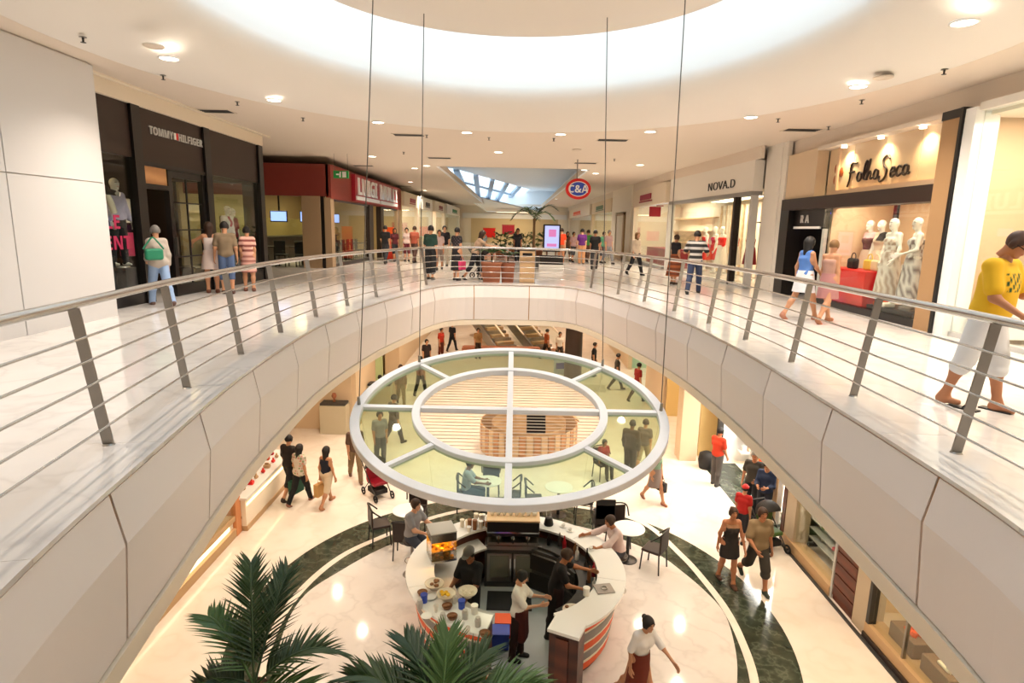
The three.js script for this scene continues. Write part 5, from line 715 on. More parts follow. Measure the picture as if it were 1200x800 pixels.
// side walls of the lower level beyond the shops
struct('wall_left_lower', [bb(-7.8, -5.5, 0, SOF, -20.2, -19.9), bb(-5.8, -5.5, 0, SOF, -23.5, -20.2), bb(-5.7, -5.5, 0, SOF, -44, -26.8), bb(-8.0, -7.8, 0, SOF, -20, BACK)], M.wallBeige, 'beige wall of the lower mall beside the gift counter', 'wall');
struct('wall_right_lower', [bb(5.9, 6.1, 0, SOF, -25.5, -22.4), bb(6.0, 6.2, 0, SOF, -44, -30)], M.wallBeige, 'beige wall of the lower mall beside the fruit coloured shop', 'wall');
{ // columns and shop piers of the lower level
  for (const [x, z, w, l] of [[5.55, -17.9, 0.55, 'beige square column beside the bright open shop'], [-5.7, -20.3, 0.7, 'pale square pier beside the gift counter wall'], [-4.9, -24.2, 0.6, 'tall beige pier by the green lit shop']]) struct('column', [rb(w, SOF, w, 0.02, x, SOF / 2, z)], M.wallBeige, l, 'column');
  const g = (label, x, z, len, m, accent, ry) => { const t = thing('storefront', label, 'shop front', [x, 0, z], ry); part('back_wall', [bb(-len / 2, len / 2, 0, 3.6, -2.4, -2.3)], m, t); part('side_wall', [bb(-len / 2, -len / 2 + 0.1, 0, 3.6, -2.4, 0)], m, t); part('side_wall', [bb(len / 2 - 0.1, len / 2, 0, 3.6, -2.4, 0)], m, t); part('header', [bb(-len / 2, len / 2, 3.0, 3.95, -0.15, 0.05)], accent, t); part('shop_ceiling', [bb(-len / 2, len / 2, 3.1, 3.2, -2.3, -0.15)], m, t); for (let i = 0; i < 4; i++) part('shelf', [bb(-len / 2 + 0.2, len / 2 - 0.2, 0.5 + 0.55 * i, 0.54 + 0.55 * i, -2.3, -1.95)], M.whiteGloss, t); part('counter', [rb(len * 0.5, 0.95, 0.6, 0.02, len * 0.1, 0.48, -0.9)], M.white, t); t.updateMatrixWorld(true); const q = V(0, 3.08, -1.1).applyMatrix4(t.matrixWorld); const lp = shopLamp(q.x, q.y, q.z, len * 0.6, 0.6, 7, 0xffeccb, 'ceiling light over the ' + label); lp.rotation.y = ry; return t; };
  const goods = (t, n, len, pal, group, name, label) => { t.updateMatrixWorld(true); for (let i = 0; i < n; i++) { const lv = i % 4, q = V(-len / 2 + 0.35 + (len - 0.7) * ((i * 0.618) % 1), 0.54 + 0.55 * lv, -2.12).applyMatrix4(t.matrixWorld), h = 0.2 + 0.1 * (i % 3); one(name, label, 'goods', i % 2 ? [rb(0.2, h, 0.2, 0.03, q.x, q.y + h / 2, q.z), bx(0.1, 0.05, 0.1, q.x, q.y + h + 0.02, q.z)] : [cyl(0.08, 0.1, h, q.x, q.y + h / 2, q.z, 10), sph(0.07, q.x, q.y + h, q.z, 1, 0.6, 1, 8)], cloth(pal[i % pal.length], 0.6), group); } };
  let t = g('green tinted shop between pale piers', -5.9, -25.2, 3.0, std(0xc4d0a0, 0.7), M.ivory, Math.PI / 2); goods(t, 10, 3.0, [0x4a3524, 0xe8dcc0, 0xb07840], 'goods of the green tinted shop', 'shop_item', 'small item on the shelves of the green tinted shop');
  t = g('cream shop far along the lower mall near the escalators', -5.9, -30.5, 5.0, std(0xe0c090, 0.7), M.tan, Math.PI / 2); goods(t, 14, 5, [0xb02a1c, 0x1f6a3a, 0xe0d0b0, 0x5a3a24], 'goods of the cream shop', 'shop_item', 'coloured item on the shelves of the cream shop');
  t = g('shop stacked with orange and yellow goods', 6.0, -20.2, 4.2, std(0xe6c888, 0.7), M.tan, -Math.PI / 2); goods(t, 44, 4.2, [0xe88a1c, 0xd8b040, 0xb85a20, 0x8a8a50, 0xf0e0b0, 0x6a5a3a], 'orange and yellow goods', 'shop_item', 'orange or yellow item on the stacked shelves');
  t = g('mint green shop with rows of colourful clothes', 6.1, -28, 5.0, std(0xbfe0c8, 0.7), std(0xcfe8d4, 0.6), -Math.PI / 2); goods(t, 36, 5, [0x7a5aa0, 0xe07050, 0x5060a0, 0xd090a0, 0x402a30], 'colourful clothes', 'hanging_garment', 'colourful garment in the mint green shop');
}
// ---- lower shops on the +x side: open white shop, window, wooden door, shoe window
{
  const X = 6.38;
  const o = thing('storefront', 'brightly lit open shop with white shelves on the lower level', 'shop front', [X, 0, -15.3]);
  part('threshold', [bb(-0.45, 0.6, 0, 0.004, -2.2, 2.2)], M.green, o); part('back_wall', [bb(3.2, 3.3, 0, 3.7, -2.4, 2.5)], M.whiteGloss, o); part('side_wall', [bb(0.1, 3.3, 0, 3.7, -2.5, -2.4)], M.whiteGloss, o); part('side_wall', [bb(0.4, 3.3, 0, 3.7, 2.4, 2.5)], M.whiteGloss, o); part('shop_ceiling', [bb(0.1, 3.3, 3.3, 3.4, -2.4, 2.4)], M.white, o); part('door_frame', [bb(0.0, 0.16, 0, 3.9, -2.34, -2.2)], M.charcoal, o); part('inner_floor', [bb(0.6, 3.2, 0, 0.012, -2.4, 2.4)], M.ivory, o);
  for (let i = 0; i < 5; i++) part('shelf', [bb(0.7, 3.0, 0.35 + 0.5 * i, 0.4 + 0.5 * i, -2.4, -2.05)], M.whiteGloss, o); for (let i = 0; i < 5; i++) part('shelf', [bb(2.85, 3.2, 0.35 + 0.5 * i, 0.4 + 0.5 * i, -2.0, 2.3)], M.whiteGloss, o);
  const pal = [0xf0f0ec, 0x9ab87a, 0xe0a060, 0xd0d0c8, 0xb0c8d0, 0xe8c0a0, 0x5a5a58]; for (let i = 0; i < 50; i++) { const a = i < 25, h = 0.16 + 0.09 * (i % 3), lv = i % 5, x = a ? X + 0.85 + (i * 0.618 % 1) * 2.0 : X + 3.0, z = a ? -17.52 : -17.1 + (i * 0.618 % 1) * 4.0; one('cosmetic_box', 'small product on the white shelves of the open shop', 'product', [rb(0.14, h, 0.12, 0.02, x, 0.4 + 0.5 * lv + h / 2, z), cyl(0.03, 0.04, 0.05, x, 0.42 + 0.5 * lv + h, z, 8)], cloth(pal[i % 7], 0.4), 'products on the white shelves'); }
  shopLamp(X + 1.6, 3.28, -15.3, 1.8, 3.6, 12, 0xfffaf0, 'large white ceiling light of the open white shop'); const c = thing('sales_counter', 'long white sales counter inside the open shop', 'counter', [X + 1.7, 0.012, -16.6]); part('body', [rb(1.9, 0.9, 0.5, 0.02, 0, 0.45, 0)], M.white, c); part('worktop', [rb(2.0, 0.05, 0.58, 0.015, 0, 0.925, 0)], M.whiteGloss, c);
  const st = thing('poster_stand', 'tall orange and white poster stand by the shop entrance', 'sign stand', [X + 0.35, 0.012, -14.9], -1.2); part('panel', [bx(0.5, 1.3, 0.05, 0, 0.75, 0)], M.tan, st); part('print', [bx(0.36, 0.9, 0.008, 0, 0.8, 0.03)], M.orange, st); part('foot', [bx(0.5, 0.06, 0.3, 0, 0.03, 0)], M.white, st); const st2 = thing('poster_stand', 'narrow orange board between the two men at the shop entrance', 'sign stand', [X + 0.1, 0.012, -13.75], -1.3); part('panel', [bx(0.34, 1.2, 0.05, 0, 0.68, 0)], M.tan, st2); part('foot', [bx(0.4, 0.06, 0.3, 0, 0.03, 0)], M.white, st2); part('side_panel', [bx(0.12, 1.25, 0.05, 0.26, 0.7, 0)], M.whiteGloss, st2);
  const sk = onY(806, 545, 0.2); one('litter_bin', 'round black waste bin beside the beige column', 'bin', [lathe([[0.001, 0], [0.2, 0], [0.24, 0.25], [0.22, 0.45], [0.1, 0.52], [0.001, 0.52]], 24, 5.95, 0, -17.1)], M.blackMatt);
  // closed fronts nearer
  const t = thing('storefront', 'lower shop front with display windows and a dark wooden door', 'shop front', [X, 0, 0]);
  part('post', [bb(-0.02, 0.2, 0, SOF, -12.95, -12.8)], M.woodDark, t); part('pier', [bb(0, 0.35, 0, SOF, -12.8, -12.35)], M.grey, t).material = std(0xbfae94, 0.6); part('glass_pane', [bb(0.05, 0.065, 0.22, SOF, -12.35, -10.68)], M.glassShop, t); part('sill', [bb(-0.04, 0.3, 0, 0.22, -12.8, -10.68)], M.tan, t); part('frame', [bb(-0.02, 0.12, 0, SOF, -10.68, -10.62)], M.lightGrey, t);
  const d = part('door', [bb(0.02, 0.1, 0, SOF, -10.62, -9.92)], M.woodRed, t); for (let i = 0; i < 16; i++) part('slat', [bb(-0.005, 0.02, 0.1 + i * 0.24, 0.31 + i * 0.24, -10.61, -9.93)], M.woodRed, d);
  part('pier', [bb(0, 0.3, 0, SOF, -9.92, -9.5)], std(0xbfae94, 0.6), t); part('frame', [bb(-0.02, 0.12, 0, SOF, -9.5, -9.42)], M.charcoal, t); for (const [a, b] of [[-9.42, -8.6], [-8.56, -6.4], [-6.36, -4]]) part('glass_pane', [bb(0.05, 0.065, 0.3, SOF, a, b)], M.glassShop, t); part('mullion', [bb(0.03, 0.09, 0.3, SOF, -8.6, -8.56)], M.steelSatin, t); part('sill', [bb(-0.06, 0.3, 0, 0.12, -9.5, -4)], M.darkBrown, t); part('sill', [bb(-0.03, 0.3, 0.12, 0.3, -9.5, -4)], M.tan, t); part('kerb_strip', [bb(-0.12, -0.06, 0, 0.03, -12.8, -4)], M.charcoal, t);
  struct('wall_right_lower', [bb(8.3, 8.4, 0, SOF, -12.8, -4), bb(6.45, 8.4, 0, SOF, -12.9, -12.8), bb(6.7, 8.4, 0, SOF, -10.3, -10.2)], std(0xe2c79c, 0.7), 'cream inner walls of the lower display windows', 'wall');
  shopLamp(7.3, 3.9, -7.5, 0.7, 3, 7, 0xffdca8, 'warm light over the shoe window'); shopLamp(7.3, 3.9, -11.5, 0.7, 1.4, 8, 0xfff0d4, 'light over the small display window beside the wooden door');
  for (const [z, c] of [[-8.85, 'far'], [-8.05, 'middle'], [-7.2, 'near']]) { const p = thing('shoe_podium', { far: 'low brown podium with orange shoes beside the window mullion', middle: 'wide brown podium with beige shoes under the green flags', near: 'brown podium with pale sandals at the end of the shoe window' }[c], 'podium', [6.85, 0.3, z]); part('block', [rb(0.6, 0.28, 0.62, 0.02, 0, 0.14, 0)], std(0x7c6450, 0.6), p); const mm = { far: M.orange, middle: M.ivory, near: M.tan }[c]; for (let i = 0; i < 4; i++) { const s = part('shoe', [rb(0.09, 0.06, 0.25, 0.025, -0.18 + i * 0.12, 0.31, 0.04), rb(0.08, 0.1, 0.09, 0.03, -0.18 + i * 0.12, 0.34, 0.13), cyl(0.008, 0.012, 0.06, -0.18 + i * 0.12, 0.31, 0.16, 6)], mm, p); } }
  for (let i = 0; i < 7; i++) { const f = thing('flag_pennant', 'green and yellow pennant hanging in the shoe window', 'pennant', [6.62, 1.5, -8.4 + i * 0.32], Math.PI / 2 + rnd(-0.4, 0.4), 'green and yellow pennants'); part('cloth', [poly([V(-0.1, 0, 0), V(0.1, 0, 0), V(0.07, -0.3, 0.02), V(-0.05, -0.26, 0)], 0.008)], i % 3 === 1 ? M.yellow : std(0x0f7a4a, 0.7), f); part('cord', [cyl(0.003, 0.003, 2.5, 0, 1.25, 0, 5)], M.white, f); part('edge', [bx(0.03, 0.26, 0.012, -0.09, -0.14, 0)], M.yellow, f); }
  for (let i = 0; i < 9; i++) { const z = -12.2 + i * 0.16, y = 0.22; one('display_shoe', 'mixed dark and pale shoe in the small display window', 'shoe', [rb(0.22, 0.08, 0.09, 0.03, 6.75 + (i % 3) * 0.2, y + 0.04 + (i % 4) * 0.22, z), rb(0.09, 0.13, 0.08, 0.03, 6.82 + (i % 3) * 0.2, y + 0.09 + (i % 4) * 0.22, z)], [M.charcoal, M.ivory, M.crimson, M.leafB][i % 4], 'shoes in the small display window'); } for (let k = 0; k < 3; k++) one('display_step', 'stepped shelf carrying shoes in the small display window', 'shelf', [bx(0.6, 0.02, 1.5, 7.0, 0.43 + k * 0.22 - 0.01, -11.55), bx(0.04, 0.2, 1.5, 7.28, 0.33 + k * 0.22, -11.55)], M.lightGrey, 'stepped shoe shelves');
}
{ const q = onY(661, 440, 0), b = thing('floor_notice', 'blue and white folding notice standing on the floor below the canopy', 'notice', [q.x, 0, q.z], 0.3); part('panel', [bx(1.1, 0.7, 0.04, 0, 0.45, 0)], std(0xd5e2f5, 0.4), b); part('print', [bx(0.7, 0.3, 0.01, -0.1, 0.5, 0.025)], M.blue, b); part('foot', [bx(1.1, 0.05, 0.35, 0, 0.025, 0)], M.lightGrey, b);
  const h = thing('hanging_notice', 'small blue and white notice hanging under the gallery by the orange goods shop', 'notice', [5.2, SOF, -18.9], -0.6); part('panel', [bx(0.8, 0.24, 0.03, 0, -0.22, 0)], M.whiteGloss, h); part('print', [bx(0.4, 0.14, 0.01, -0.1, -0.22, 0.02)], M.blue, h); part('cord', [cyl(0.004, 0.004, 0.12, -0.3, -0.06, 0, 6)], M.wire, h); part('cord', [cyl(0.004, 0.004, 0.12, 0.3, -0.06, 0, 6)], M.wire, h); }
// ---- lower counter on the -x side with red goods
{
  const d = thing('display_counter', 'long white display counter with red trinkets and lit skirting', 'display counter', [-6.34, 0, -14.2]); part('carcass', [bb(-0.35, 0.3, 0.12, 0.78, -1.5, 1.45)], M.ivory, d); part('worktop', [bb(-0.4, 0.36, 0.78, 0.83, -1.55, 1.5)], M.whiteGloss, d); part('plinth', [bb(-0.3, 0.32, 0, 0.12, -1.5, 1.45)], M.tan, d); part('light_strip', [bb(0.3, 0.315, 0.6, 0.66, -1.4, 1.4)], glow(0xffe0a0, 3), d); part('end_slot', [bb(-0.2, 0.2, 0.3, 0.36, 1.45, 1.46)], M.brown, d);
  const pl = new THREE.RectAreaLight(0xffe0a0, 4, 2.8, 0.06); pl.position.set(0.325, 0.63, 0); pl.rotation.y = Math.PI / 2; d.add(pl);
  for (let i = 0; i < 16; i++) { const x = -6.34 + (i % 2 ? -0.14 : 0.12) + rnd(-0.05, 0.05), z = -15.5 + i * 0.17, m = [M.red, M.crimson, M.tan, std(0xb8441c, 0.5)][i % 4]; one('trinket', 'red or orange trinket on the white display counter', 'trinket', i % 3 ? [sph(0.055, x, 0.83 + 0.045, z, 1, 0.8, 1, 10), cyl(0.02, 0.03, 0.06, x, 0.93, z, 8)] : [rb(0.16, 0.09, 0.12, 0.02, x, 0.875, z), bx(0.1, 0.05, 0.02, x, 0.94, z)], m, 'trinkets on the display counter'); }
  const c = thing('glass_showcase', 'low lit glass showcase with an orange end panel', 'showcase', [-6.5, 0, -10.6]); part('plinth', [bb(-0.4, 0.34, 0, 0.2, -1.9, 5)], M.tan, c); part('body', [bb(-0.4, 0.27, 0.2, 0.38, -1.9, 5)], M.ivory, c); part('ledge', [bb(-0.4, 0.33, 0.38, 0.5, -1.9, 5)], M.tan, c); part('lamp_tube', [bb(0.27, 0.285, 0.24, 0.35, -1.7, 2.6)], glow(0xffe8b8, 3), c); part('glass_pane', [bb(0.29, 0.3, 0.5, 1.0, -1.9, 5)], M.glassShop, c); part('glass_top', [bb(-0.4, 0.3, 1.0, 1.012, -1.9, 5)], M.glassShop, c); part('end_panel', [bb(-0.4, 0.35, 0, 1.02, -2.15, -1.9)], std(0xd08a58, 0.5), c);
  const rl = new THREE.RectAreaLight(0xffe8b8, 3, 4.3, 0.11); rl.position.set(0.3, 0.295, 0.45); rl.rotation.y = Math.PI / 2; c.add(rl);
  for (let i = 0; i < 8; i++) one('red_ornament', 'red ornament in the low glass showcase', 'ornament', [sph(0.06, -6.4, 0.56, -11.6 + i * 0.28, 1, 1, 1, 10), cyl(0.015, 0.03, 0.07, -6.4, 0.64, -11.6 + i * 0.28, 8)], M.red, 'ornaments in the glass showcase');
  const pd = (u, v, l, m) => { const q = onY(u, v, 0); const t = thing('display_pedestal', l, 'pedestal', [q.x, 0, q.z]); part('block', [rb(0.9, 1.0, 0.5, 0.02, 0, 0.5, 0)], std(0xbdb49a, 0.6), t); part('tray', [rb(0.86, 0.08, 0.46, 0.02, 0, 1.04, 0)], M.charcoal, t); part('ornament', [lathe([[0.001, 0], [0.05, 0.01], [0.03, 0.1], [0.09, 0.2], [0.06, 0.3], [0.001, 0.32]], 14, 0, 1.08, 0)], m, t); };
  pd(393, 506, 'olive display pedestal with a small sculpture by the pale pier', M.terracotta); pd(446, 480, 'olive pedestal with a dark sculpture further along the pale piers', M.blackMatt);
}
// ------------------------------------------------------------------ palms and planters
function frond(len, rise, droop, leafLen, n, width, seedK, fan = 1) {      // a feather leaf growing along +z, curving up then down
  seed = seedK; const pts = [], N = 14; for (let i = 0; i <= N; i++) { const t = i / N; pts.push(V(0, len * (rise * t - droop * t * t), len * t * (1 - 0.12 * t))); }
  const c = new THREE.CatmullRomCurve3(pts), geo = [new THREE.TubeGeometry(c, 16, 0.009, 5)], pos = [];
  const blade = (o, d, up, L, w) => {            // a folded, tapering blade in two halves along three joints
    const side = new THREE.Vector3().crossVectors(d, up).normalize(), P = []; for (let k = 0; k <= 4; k++) { const t = k / 4, q = o.clone().addScaledVector(d, L * t).addScaledVector(V(0, 1, 0), -L * 0.16 * t * t), h = w * (t < 0.3 ? 0.5 + t * 1.6 : (1 - t) / 0.7 + 0.02); P.push([q.clone().addScaledVector(side, h), q.clone().addScaledVector(up, -h * 0.45), q.clone().addScaledVector(side, -h)]); }
    for (let k = 0; k < 4; k++) for (let m = 0; m < 2; m++) { const a = P[k][m], b = P[k][m + 1], e = P[k + 1][m + 1], f = P[k + 1][m]; for (const v of [a, b, e, a, e, f]) pos.push(v.x, v.y, v.z); }
  };
  for (let i = 0; i < n; i++) { const t = 0.14 + 0.86 * i / (n - 1), o = c.getPoint(t), tg = c.getTangent(t); for (const s of [-1, 1]) { const out = 0.45 + 0.75 * t * fan, d = V(s * (1.15 - 0.55 * t) + rnd(-0.08, 0.08), 0.22 + rnd(-0.12, 0.18), 0).addScaledVector(tg, out).normalize(), up = new THREE.Vector3().crossVectors(d, V(s * tg.x, tg.y, tg.z)).normalize(); blade(o, d, V(0, 1, 0).addScaledVector(d, -d.y).normalize(), leafLen * (0.55 + 0.6 * Math.sin(Math.PI * (0.2 + 0.7 * t))) * rnd(0.88, 1.1), width); } }
  const g = new THREE.BufferGeometry(); g.setAttribute('position', new THREE.Float32BufferAttribute(pos, 3)); g.computeVertexNormals(); return merge([...geo, g]);
}
function palm(label, x, y, z, trunkH, list, k = 1) {
  const t = thing('palm', label, 'palm', [x, y, z]);
  part('trunk', [lathe([[0.001, 0], [0.11 * k, 0], [0.085 * k, trunkH * 0.4], [0.075 * k, trunkH * 0.8], [0.09 * k, trunkH], [0.001, trunkH]], 16)], M.trunk, t);
  list.forEach(([yaw, len, rise, droop, leaf, n, w, pitch = 0, fan = 1], i) => { const o = part('frond', frond(len, rise, droop, leaf, n, w, 900 + i * 77, fan), [M.leafA, M.leafB, M.leafC][i % 3], t); o.position.y = trunkH; o.rotation.set(-pitch, yaw, 0, 'YXZ'); });
  return t;
}
{
  // yaw 0 grows towards the camera (+z)
  palm('tall palm whose spiky fronds rise into the void next to the gallery fascia', -1.68, 0, -3.5, 3.95, [[-2.75, 0.66, 1.35, 0.5, 0.24, 30, 0.014], [-2.2, 0.62, 1.05, 0.6, 0.24, 28, 0.014], [3.05, 0.6, 1.3, 0.45, 0.24, 28, 0.014], [2.2, 0.62, 0.75, 0.7, 0.25, 28, 0.014], [1.6, 0.6, 0.35, 0.75, 0.24, 26, 0.014], [-1.6, 0.55, 0.5, 0.7, 0.24, 26, 0.014], [0.2, 0.6, 0.4, 0.6, 0.24, 24, 0.014], [-0.8, 0.55, 0.3, 0.6, 0.24, 24, 0.014]]);
  palm('dense palm with upright leaf tips in front of the bar counter', -0.42, 0, -3.45, 3.74, [[-1.9, 0.78, 0.7, 0.5, 0.28, 34, 0.017, 0, 1.6], [1.9, 0.78, 0.65, 0.5, 0.28, 34, 0.017, 0, 1.6], [-2.5, 0.55, 0.95, 0.4, 0.27, 28, 0.017, 0, 1.6], [2.5, 0.5, 0.9, 0.4, 0.27, 28, 0.017, 0, 1.6], [3.14, 0.45, 1.1, 0.35, 0.26, 26, 0.017, 0, 1.6], [-1.35, 0.6, 0.5, 0.5, 0.26, 28, 0.017, 0, 1.4], [1.4, 0.68, 0.5, 0.5, 0.26, 28, 0.017, 0, 1.4], [0.2, 0.6, 0.6, 0.5, 0.26, 24, 0.017], [-0.6, 0.55, 0.6, 0.5, 0.26, 24, 0.017]]);
  for (const [x, z, l] of [[-1.68, -3.5, 'round stone pot of the tall palm'], [-0.42, -3.45, 'round stone pot of the dense palm']]) { const p = thing('plant_pot', l, 'pot', [x, 0, z]); part('bowl', [lathe([[0.12, 0.02], [0.3, 0], [0.38, 0.3], [0.36, 0.55], [0.4, 0.58], [0.4, 0.62], [0.33, 0.62], [0.33, 0.5], [0.12, 0.45]], 28)], M.terracotta, p); part('soil', [cyl(0.33, 0.33, 0.02, 0, 0.52, 0).scale(1, 1, 1)], M.soil, p); }
  // orange bromeliads among the dense palm
  // planters behind the far rail
  const z = -18.75; const box = (x, w, h, m, l) => { const t = thing('planter', l, 'planter', [x, UP, z]); part('pot', [lathe([[0.001, 0], [w * 0.42, 0], [w * 0.5, h * 0.9], [w * 0.53, h * 0.92], [w * 0.53, h], [w * 0.47, h], [w * 0.45, h * 0.9], [0.001, h * 0.88]], 4).rotateY(Math.PI / 4)], m, t); part('soil', [bx(w * 0.6, 0.02, w * 0.6, 0, h * 0.9, 0)], M.soil, t); return t; };
  box(-0.68, 0.85, 0.62, M.terracotta, 'square terracotta planter with a small palm behind the rail'); box(-0.18, 0.6, 0.6, std(0x9a5c40, 0.75), 'smaller terracotta planter in the middle of the planter row');
  const b = thing('wood_bin', 'light wooden waste bin standing next to the planters', 'bin', [0.42, UP, z]); part('body', [rb(0.46, 0.98, 0.44, 0.02, 0, 0.5, 0)], M.tan, b); part('lid', [rb(0.5, 0.06, 0.48, 0.02, 0, 1.02, 0)], M.charcoal, b); part('slot', [bx(0.3, 0.08, 0.02, 0, 0.88, 0.22)], M.black, b);
  palm('low bushy palm in the terracotta planter', -0.68, UP + 0.55, z, 0.3, [0, 0.8, 1.6, 2.4, 3.2, 4, 4.8, 5.6].map((a) => [a, 0.55, 0.8, 0.6, 0.2, 14, 0.02]), 0.4);
  palm('thin plant in the smaller terracotta planter', -0.18, UP + 0.52, z, 0.25, [0.4, 1.5, 2.6, 3.7, 4.8, 5.9].map((a) => [a, 0.4, 0.9, 0.6, 0.16, 12, 0.018]), 0.3);
  const q = onY(622, 308, UP); palm('tall slender palm rising behind the planter row', q.x, UP + 0.5, -26, 1.6, [0.3, 1.3, 1.8, 2.9, 3.6, 4.6, 5.2].map((a, i) => [a, 0.75 + (i % 3) * 0.15, 1.5 - (i % 2) * 0.4, 1.1, 0.3, 12, 0.035]), 0.7);
  const tp = thing('planter', 'low dark planter under the slender palm', 'planter', [q.x, UP, -26]); part('pot', [lathe([[0.001, 0], [0.5, 0], [0.56, 0.5], [0.5, 0.5], [0.001, 0.46]], 28)], M.charcoal, tp); part('soil', [cyl(0.5, 0.5, 0.02, 0, 0.48, 0)], M.soil, tp);
  for (let i = 0; i < 5; i++) { const a = onY(588 + i * 13, 304, UP), sh = thing('shrub', 'leafy green shrub in the row beside the slender palm', 'shrub', [a.x * 1.2, UP, -35 - (i % 2)], 0, 'shrubs along the corridor'); part('pot', [lathe([[0.001, 0], [0.26, 0], [0.32, 0.45], [0.001, 0.42]], 20)], M.terracotta, sh); part('foliage', [...Array.from({ length: 60 }, (_, k) => { seed = i * 991 + k * 17 + 3; const r = rnd(0.1, 0.55), an = rnd(0, 6.28), y = rnd(0.5, 1.4); return poly([V(r * Math.cos(an), y, r * Math.sin(an)), V(r * Math.cos(an + 0.25) * 1.2, y + rnd(0.03, 0.12), r * Math.sin(an + 0.25) * 1.2), V(r * 1.5 * Math.cos(an + 0.12), y + rnd(-0.05, 0.2), r * 1.5 * Math.sin(an + 0.12)), V(r * Math.cos(an - 0.2) * 1.2, y + rnd(0, 0.08), r * Math.sin(an - 0.2) * 1.2)], 0.004); }), cyl(0.02, 0.03, 0.9, 0, 0.8, 0, 6)], [M.leafA, M.leafB][i % 2], sh); }
  const k = onY(645, 316, UP), kt = thing('digital_kiosk', 'black digital totem with a glowing pink and white screen', 'display totem', [k.x, UP, k.z + 0.2]); part('casing', [rb(0.72, 1.1, 0.16, 0.03, 0, 1.3, 0)], M.black, kt); part('screen', [bx(0.58, 0.94, 0.01, 0, 1.32, 0.083)], glow(0xb4b8f0, 1.2), kt); part('screen_picture', [bx(0.3, 0.3, 0.006, 0.02, 1.5, 0.09)], glow(0xd87ab0, 1), kt); part('screen_caption', [bx(0.4, 0.12, 0.006, 0, 1.02, 0.09)], glow(0xd87ab0, 1), kt); part('neck', [bx(0.3, 0.5, 0.1, 0, 0.5, 0)], M.whiteGloss, kt); part('base', [rb(0.95, 0.36, 0.5, 0.02, 0, 0.42, 0.1)], M.blackMatt, kt); part('foot', [rb(1.0, 0.24, 0.6, 0.02, 0, 0.12, 0.1)], M.whiteGloss, kt);
}
// ------------------------------------------------------------------ people on the upper gallery
const at = (u, v, Y) => onY(u, v, Y).toArray(), D = Math.PI / 180;
const walkA = [[0.38, 0.12], [-0.3, 0.3]], walkB = [[-0.3, 0.3], [0.38, 0.12]], still = [[0.04, 0.05], [-0.04, 0.05]];
function heldBag(label, fig, i, c, w, h, name = 'shopping_bag') {      // a bag hanging from wrist i of a person
  const p = fig.wrists[i].clone().applyMatrix4((fig.t.updateMatrixWorld(true), fig.t.matrixWorld)), t = thing(name, label, 'bag', [p.x, p.y - h - 0.13, p.z], fig.t.rotation.y);
  part('pouch', [rb(w * 0.4, h, w, 0.02, 0, h / 2, 0)], cloth(c, 0.6), t); part('handle', [tor(0.075, 0.007, 0, h + 0.05, 0, 18, false).rotateY(Math.PI / 2)], cloth(c, 0.6), t); return t;
}
let f;
f = person('bald man in yellow emblem shirt and white shorts looking down', at(1140, 478, UP), 0.5, { h: 1.76, cell: 0.018, skin: 'olive', hair: ['cropped', 0x4a3022], glasses: 1, belly: 0.028, wide: 0.02, nod: 0.55, lean: 0.1, arms: [[0.35, 0.18, 1.25, 0.35], [0.2, 0.12, 0.75, 0.15]], grip: [1, 1], legs: [[0.22, 0.1, 0.05], [-0.2, 0.12, 0.05]], top: { c: 0xe5b51f, sleeve: 0.72, hem: -0.1, cell: 0.014, loose: 0.012, pattern: (x, v, z) => z > 0.06 && v > 0.27 && v < 0.43 && Math.abs(x) < 0.13 && (Math.sin(x * 90) * Math.sin(v * 70 + x * 30) > 0.1) ? 0x1c4a24 : 0xe5b51f }, bottom: { c: 0xdfe0e2, len: 0.6, loose: 0.018 }, shoes: null });
for (const s of [0, 1]) { const ft = [[0.115, 0.095], [-0.115, -0.085]][s]; part('flip_flop', [rb(0.1, 0.02, 0.27, 0.008, ft[0], 0.005, ft[1] + 0.05), tube([V(ft[0] - 0.04, 0.02, ft[1] + 0.06), V(ft[0], 0.075, ft[1] + 0.1), V(ft[0] + 0.04, 0.02, ft[1] + 0.06)], 0.008, 10, 6)], M.black, f.t); }
f = person('woman with grey cardigan, pale jeans and a green shoulder bag', at(190, 358, UP), -2.3, { h: 1.62, female: 1, skin: 'tan', hair: ['short', 'grey'], top: { c: 0xb8aca0, sleeve: 1.8, hem: -0.18, loose: 0.012 }, bottom: { c: 0x8fa8cc }, shoes: 0x5a4038, legs: walkA, arms: [[0.2, 0.12, 0.9, 0.2], [-0.1, 0.15, 0.4, 0]], cell: 0.022 });
{ const w = f.T(0.2, 0.12, -0.05).applyMatrix4((f.t.updateMatrixWorld(true), f.t.matrixWorld)), b = thing('shoulder_bag', 'green leather shoulder bag on the grey cardigan woman', 'bag', [w.x + 0.18, w.y, w.z + 0.1], -2.3 + Math.PI / 2); part('pouch', [rb(0.13, 0.22, 0.32, 0.05, 0, 0.1, 0)], M.teal, b); part('strap', [tube([V(0, 0.2, -0.18), V(0, 0.34, -0.08), V(0, 0.42, 0), V(0, 0.34, 0.08), V(0, 0.2, 0.18)], 0.016, 20, 6)], M.teal, b); }
person('woman with long dark hair in a white dress leaning on her companion', at(250, 343, UP), -2.6, { h: 1.66, female: 1, skin: 'tan', hair: ['long', 'brown'], top: { c: 0xcfc2bc, sleeve: 0, neck: 0.44 }, skirt: { c: 0xc9b6ae, len: 0.32, flare: 0.05 }, shoes: 0x6a3a28, arms: [[0.9, 0.8, 0.3, 0.3], [0.1, 0.35, 1.3, 0.2]], cell: 0.022 });
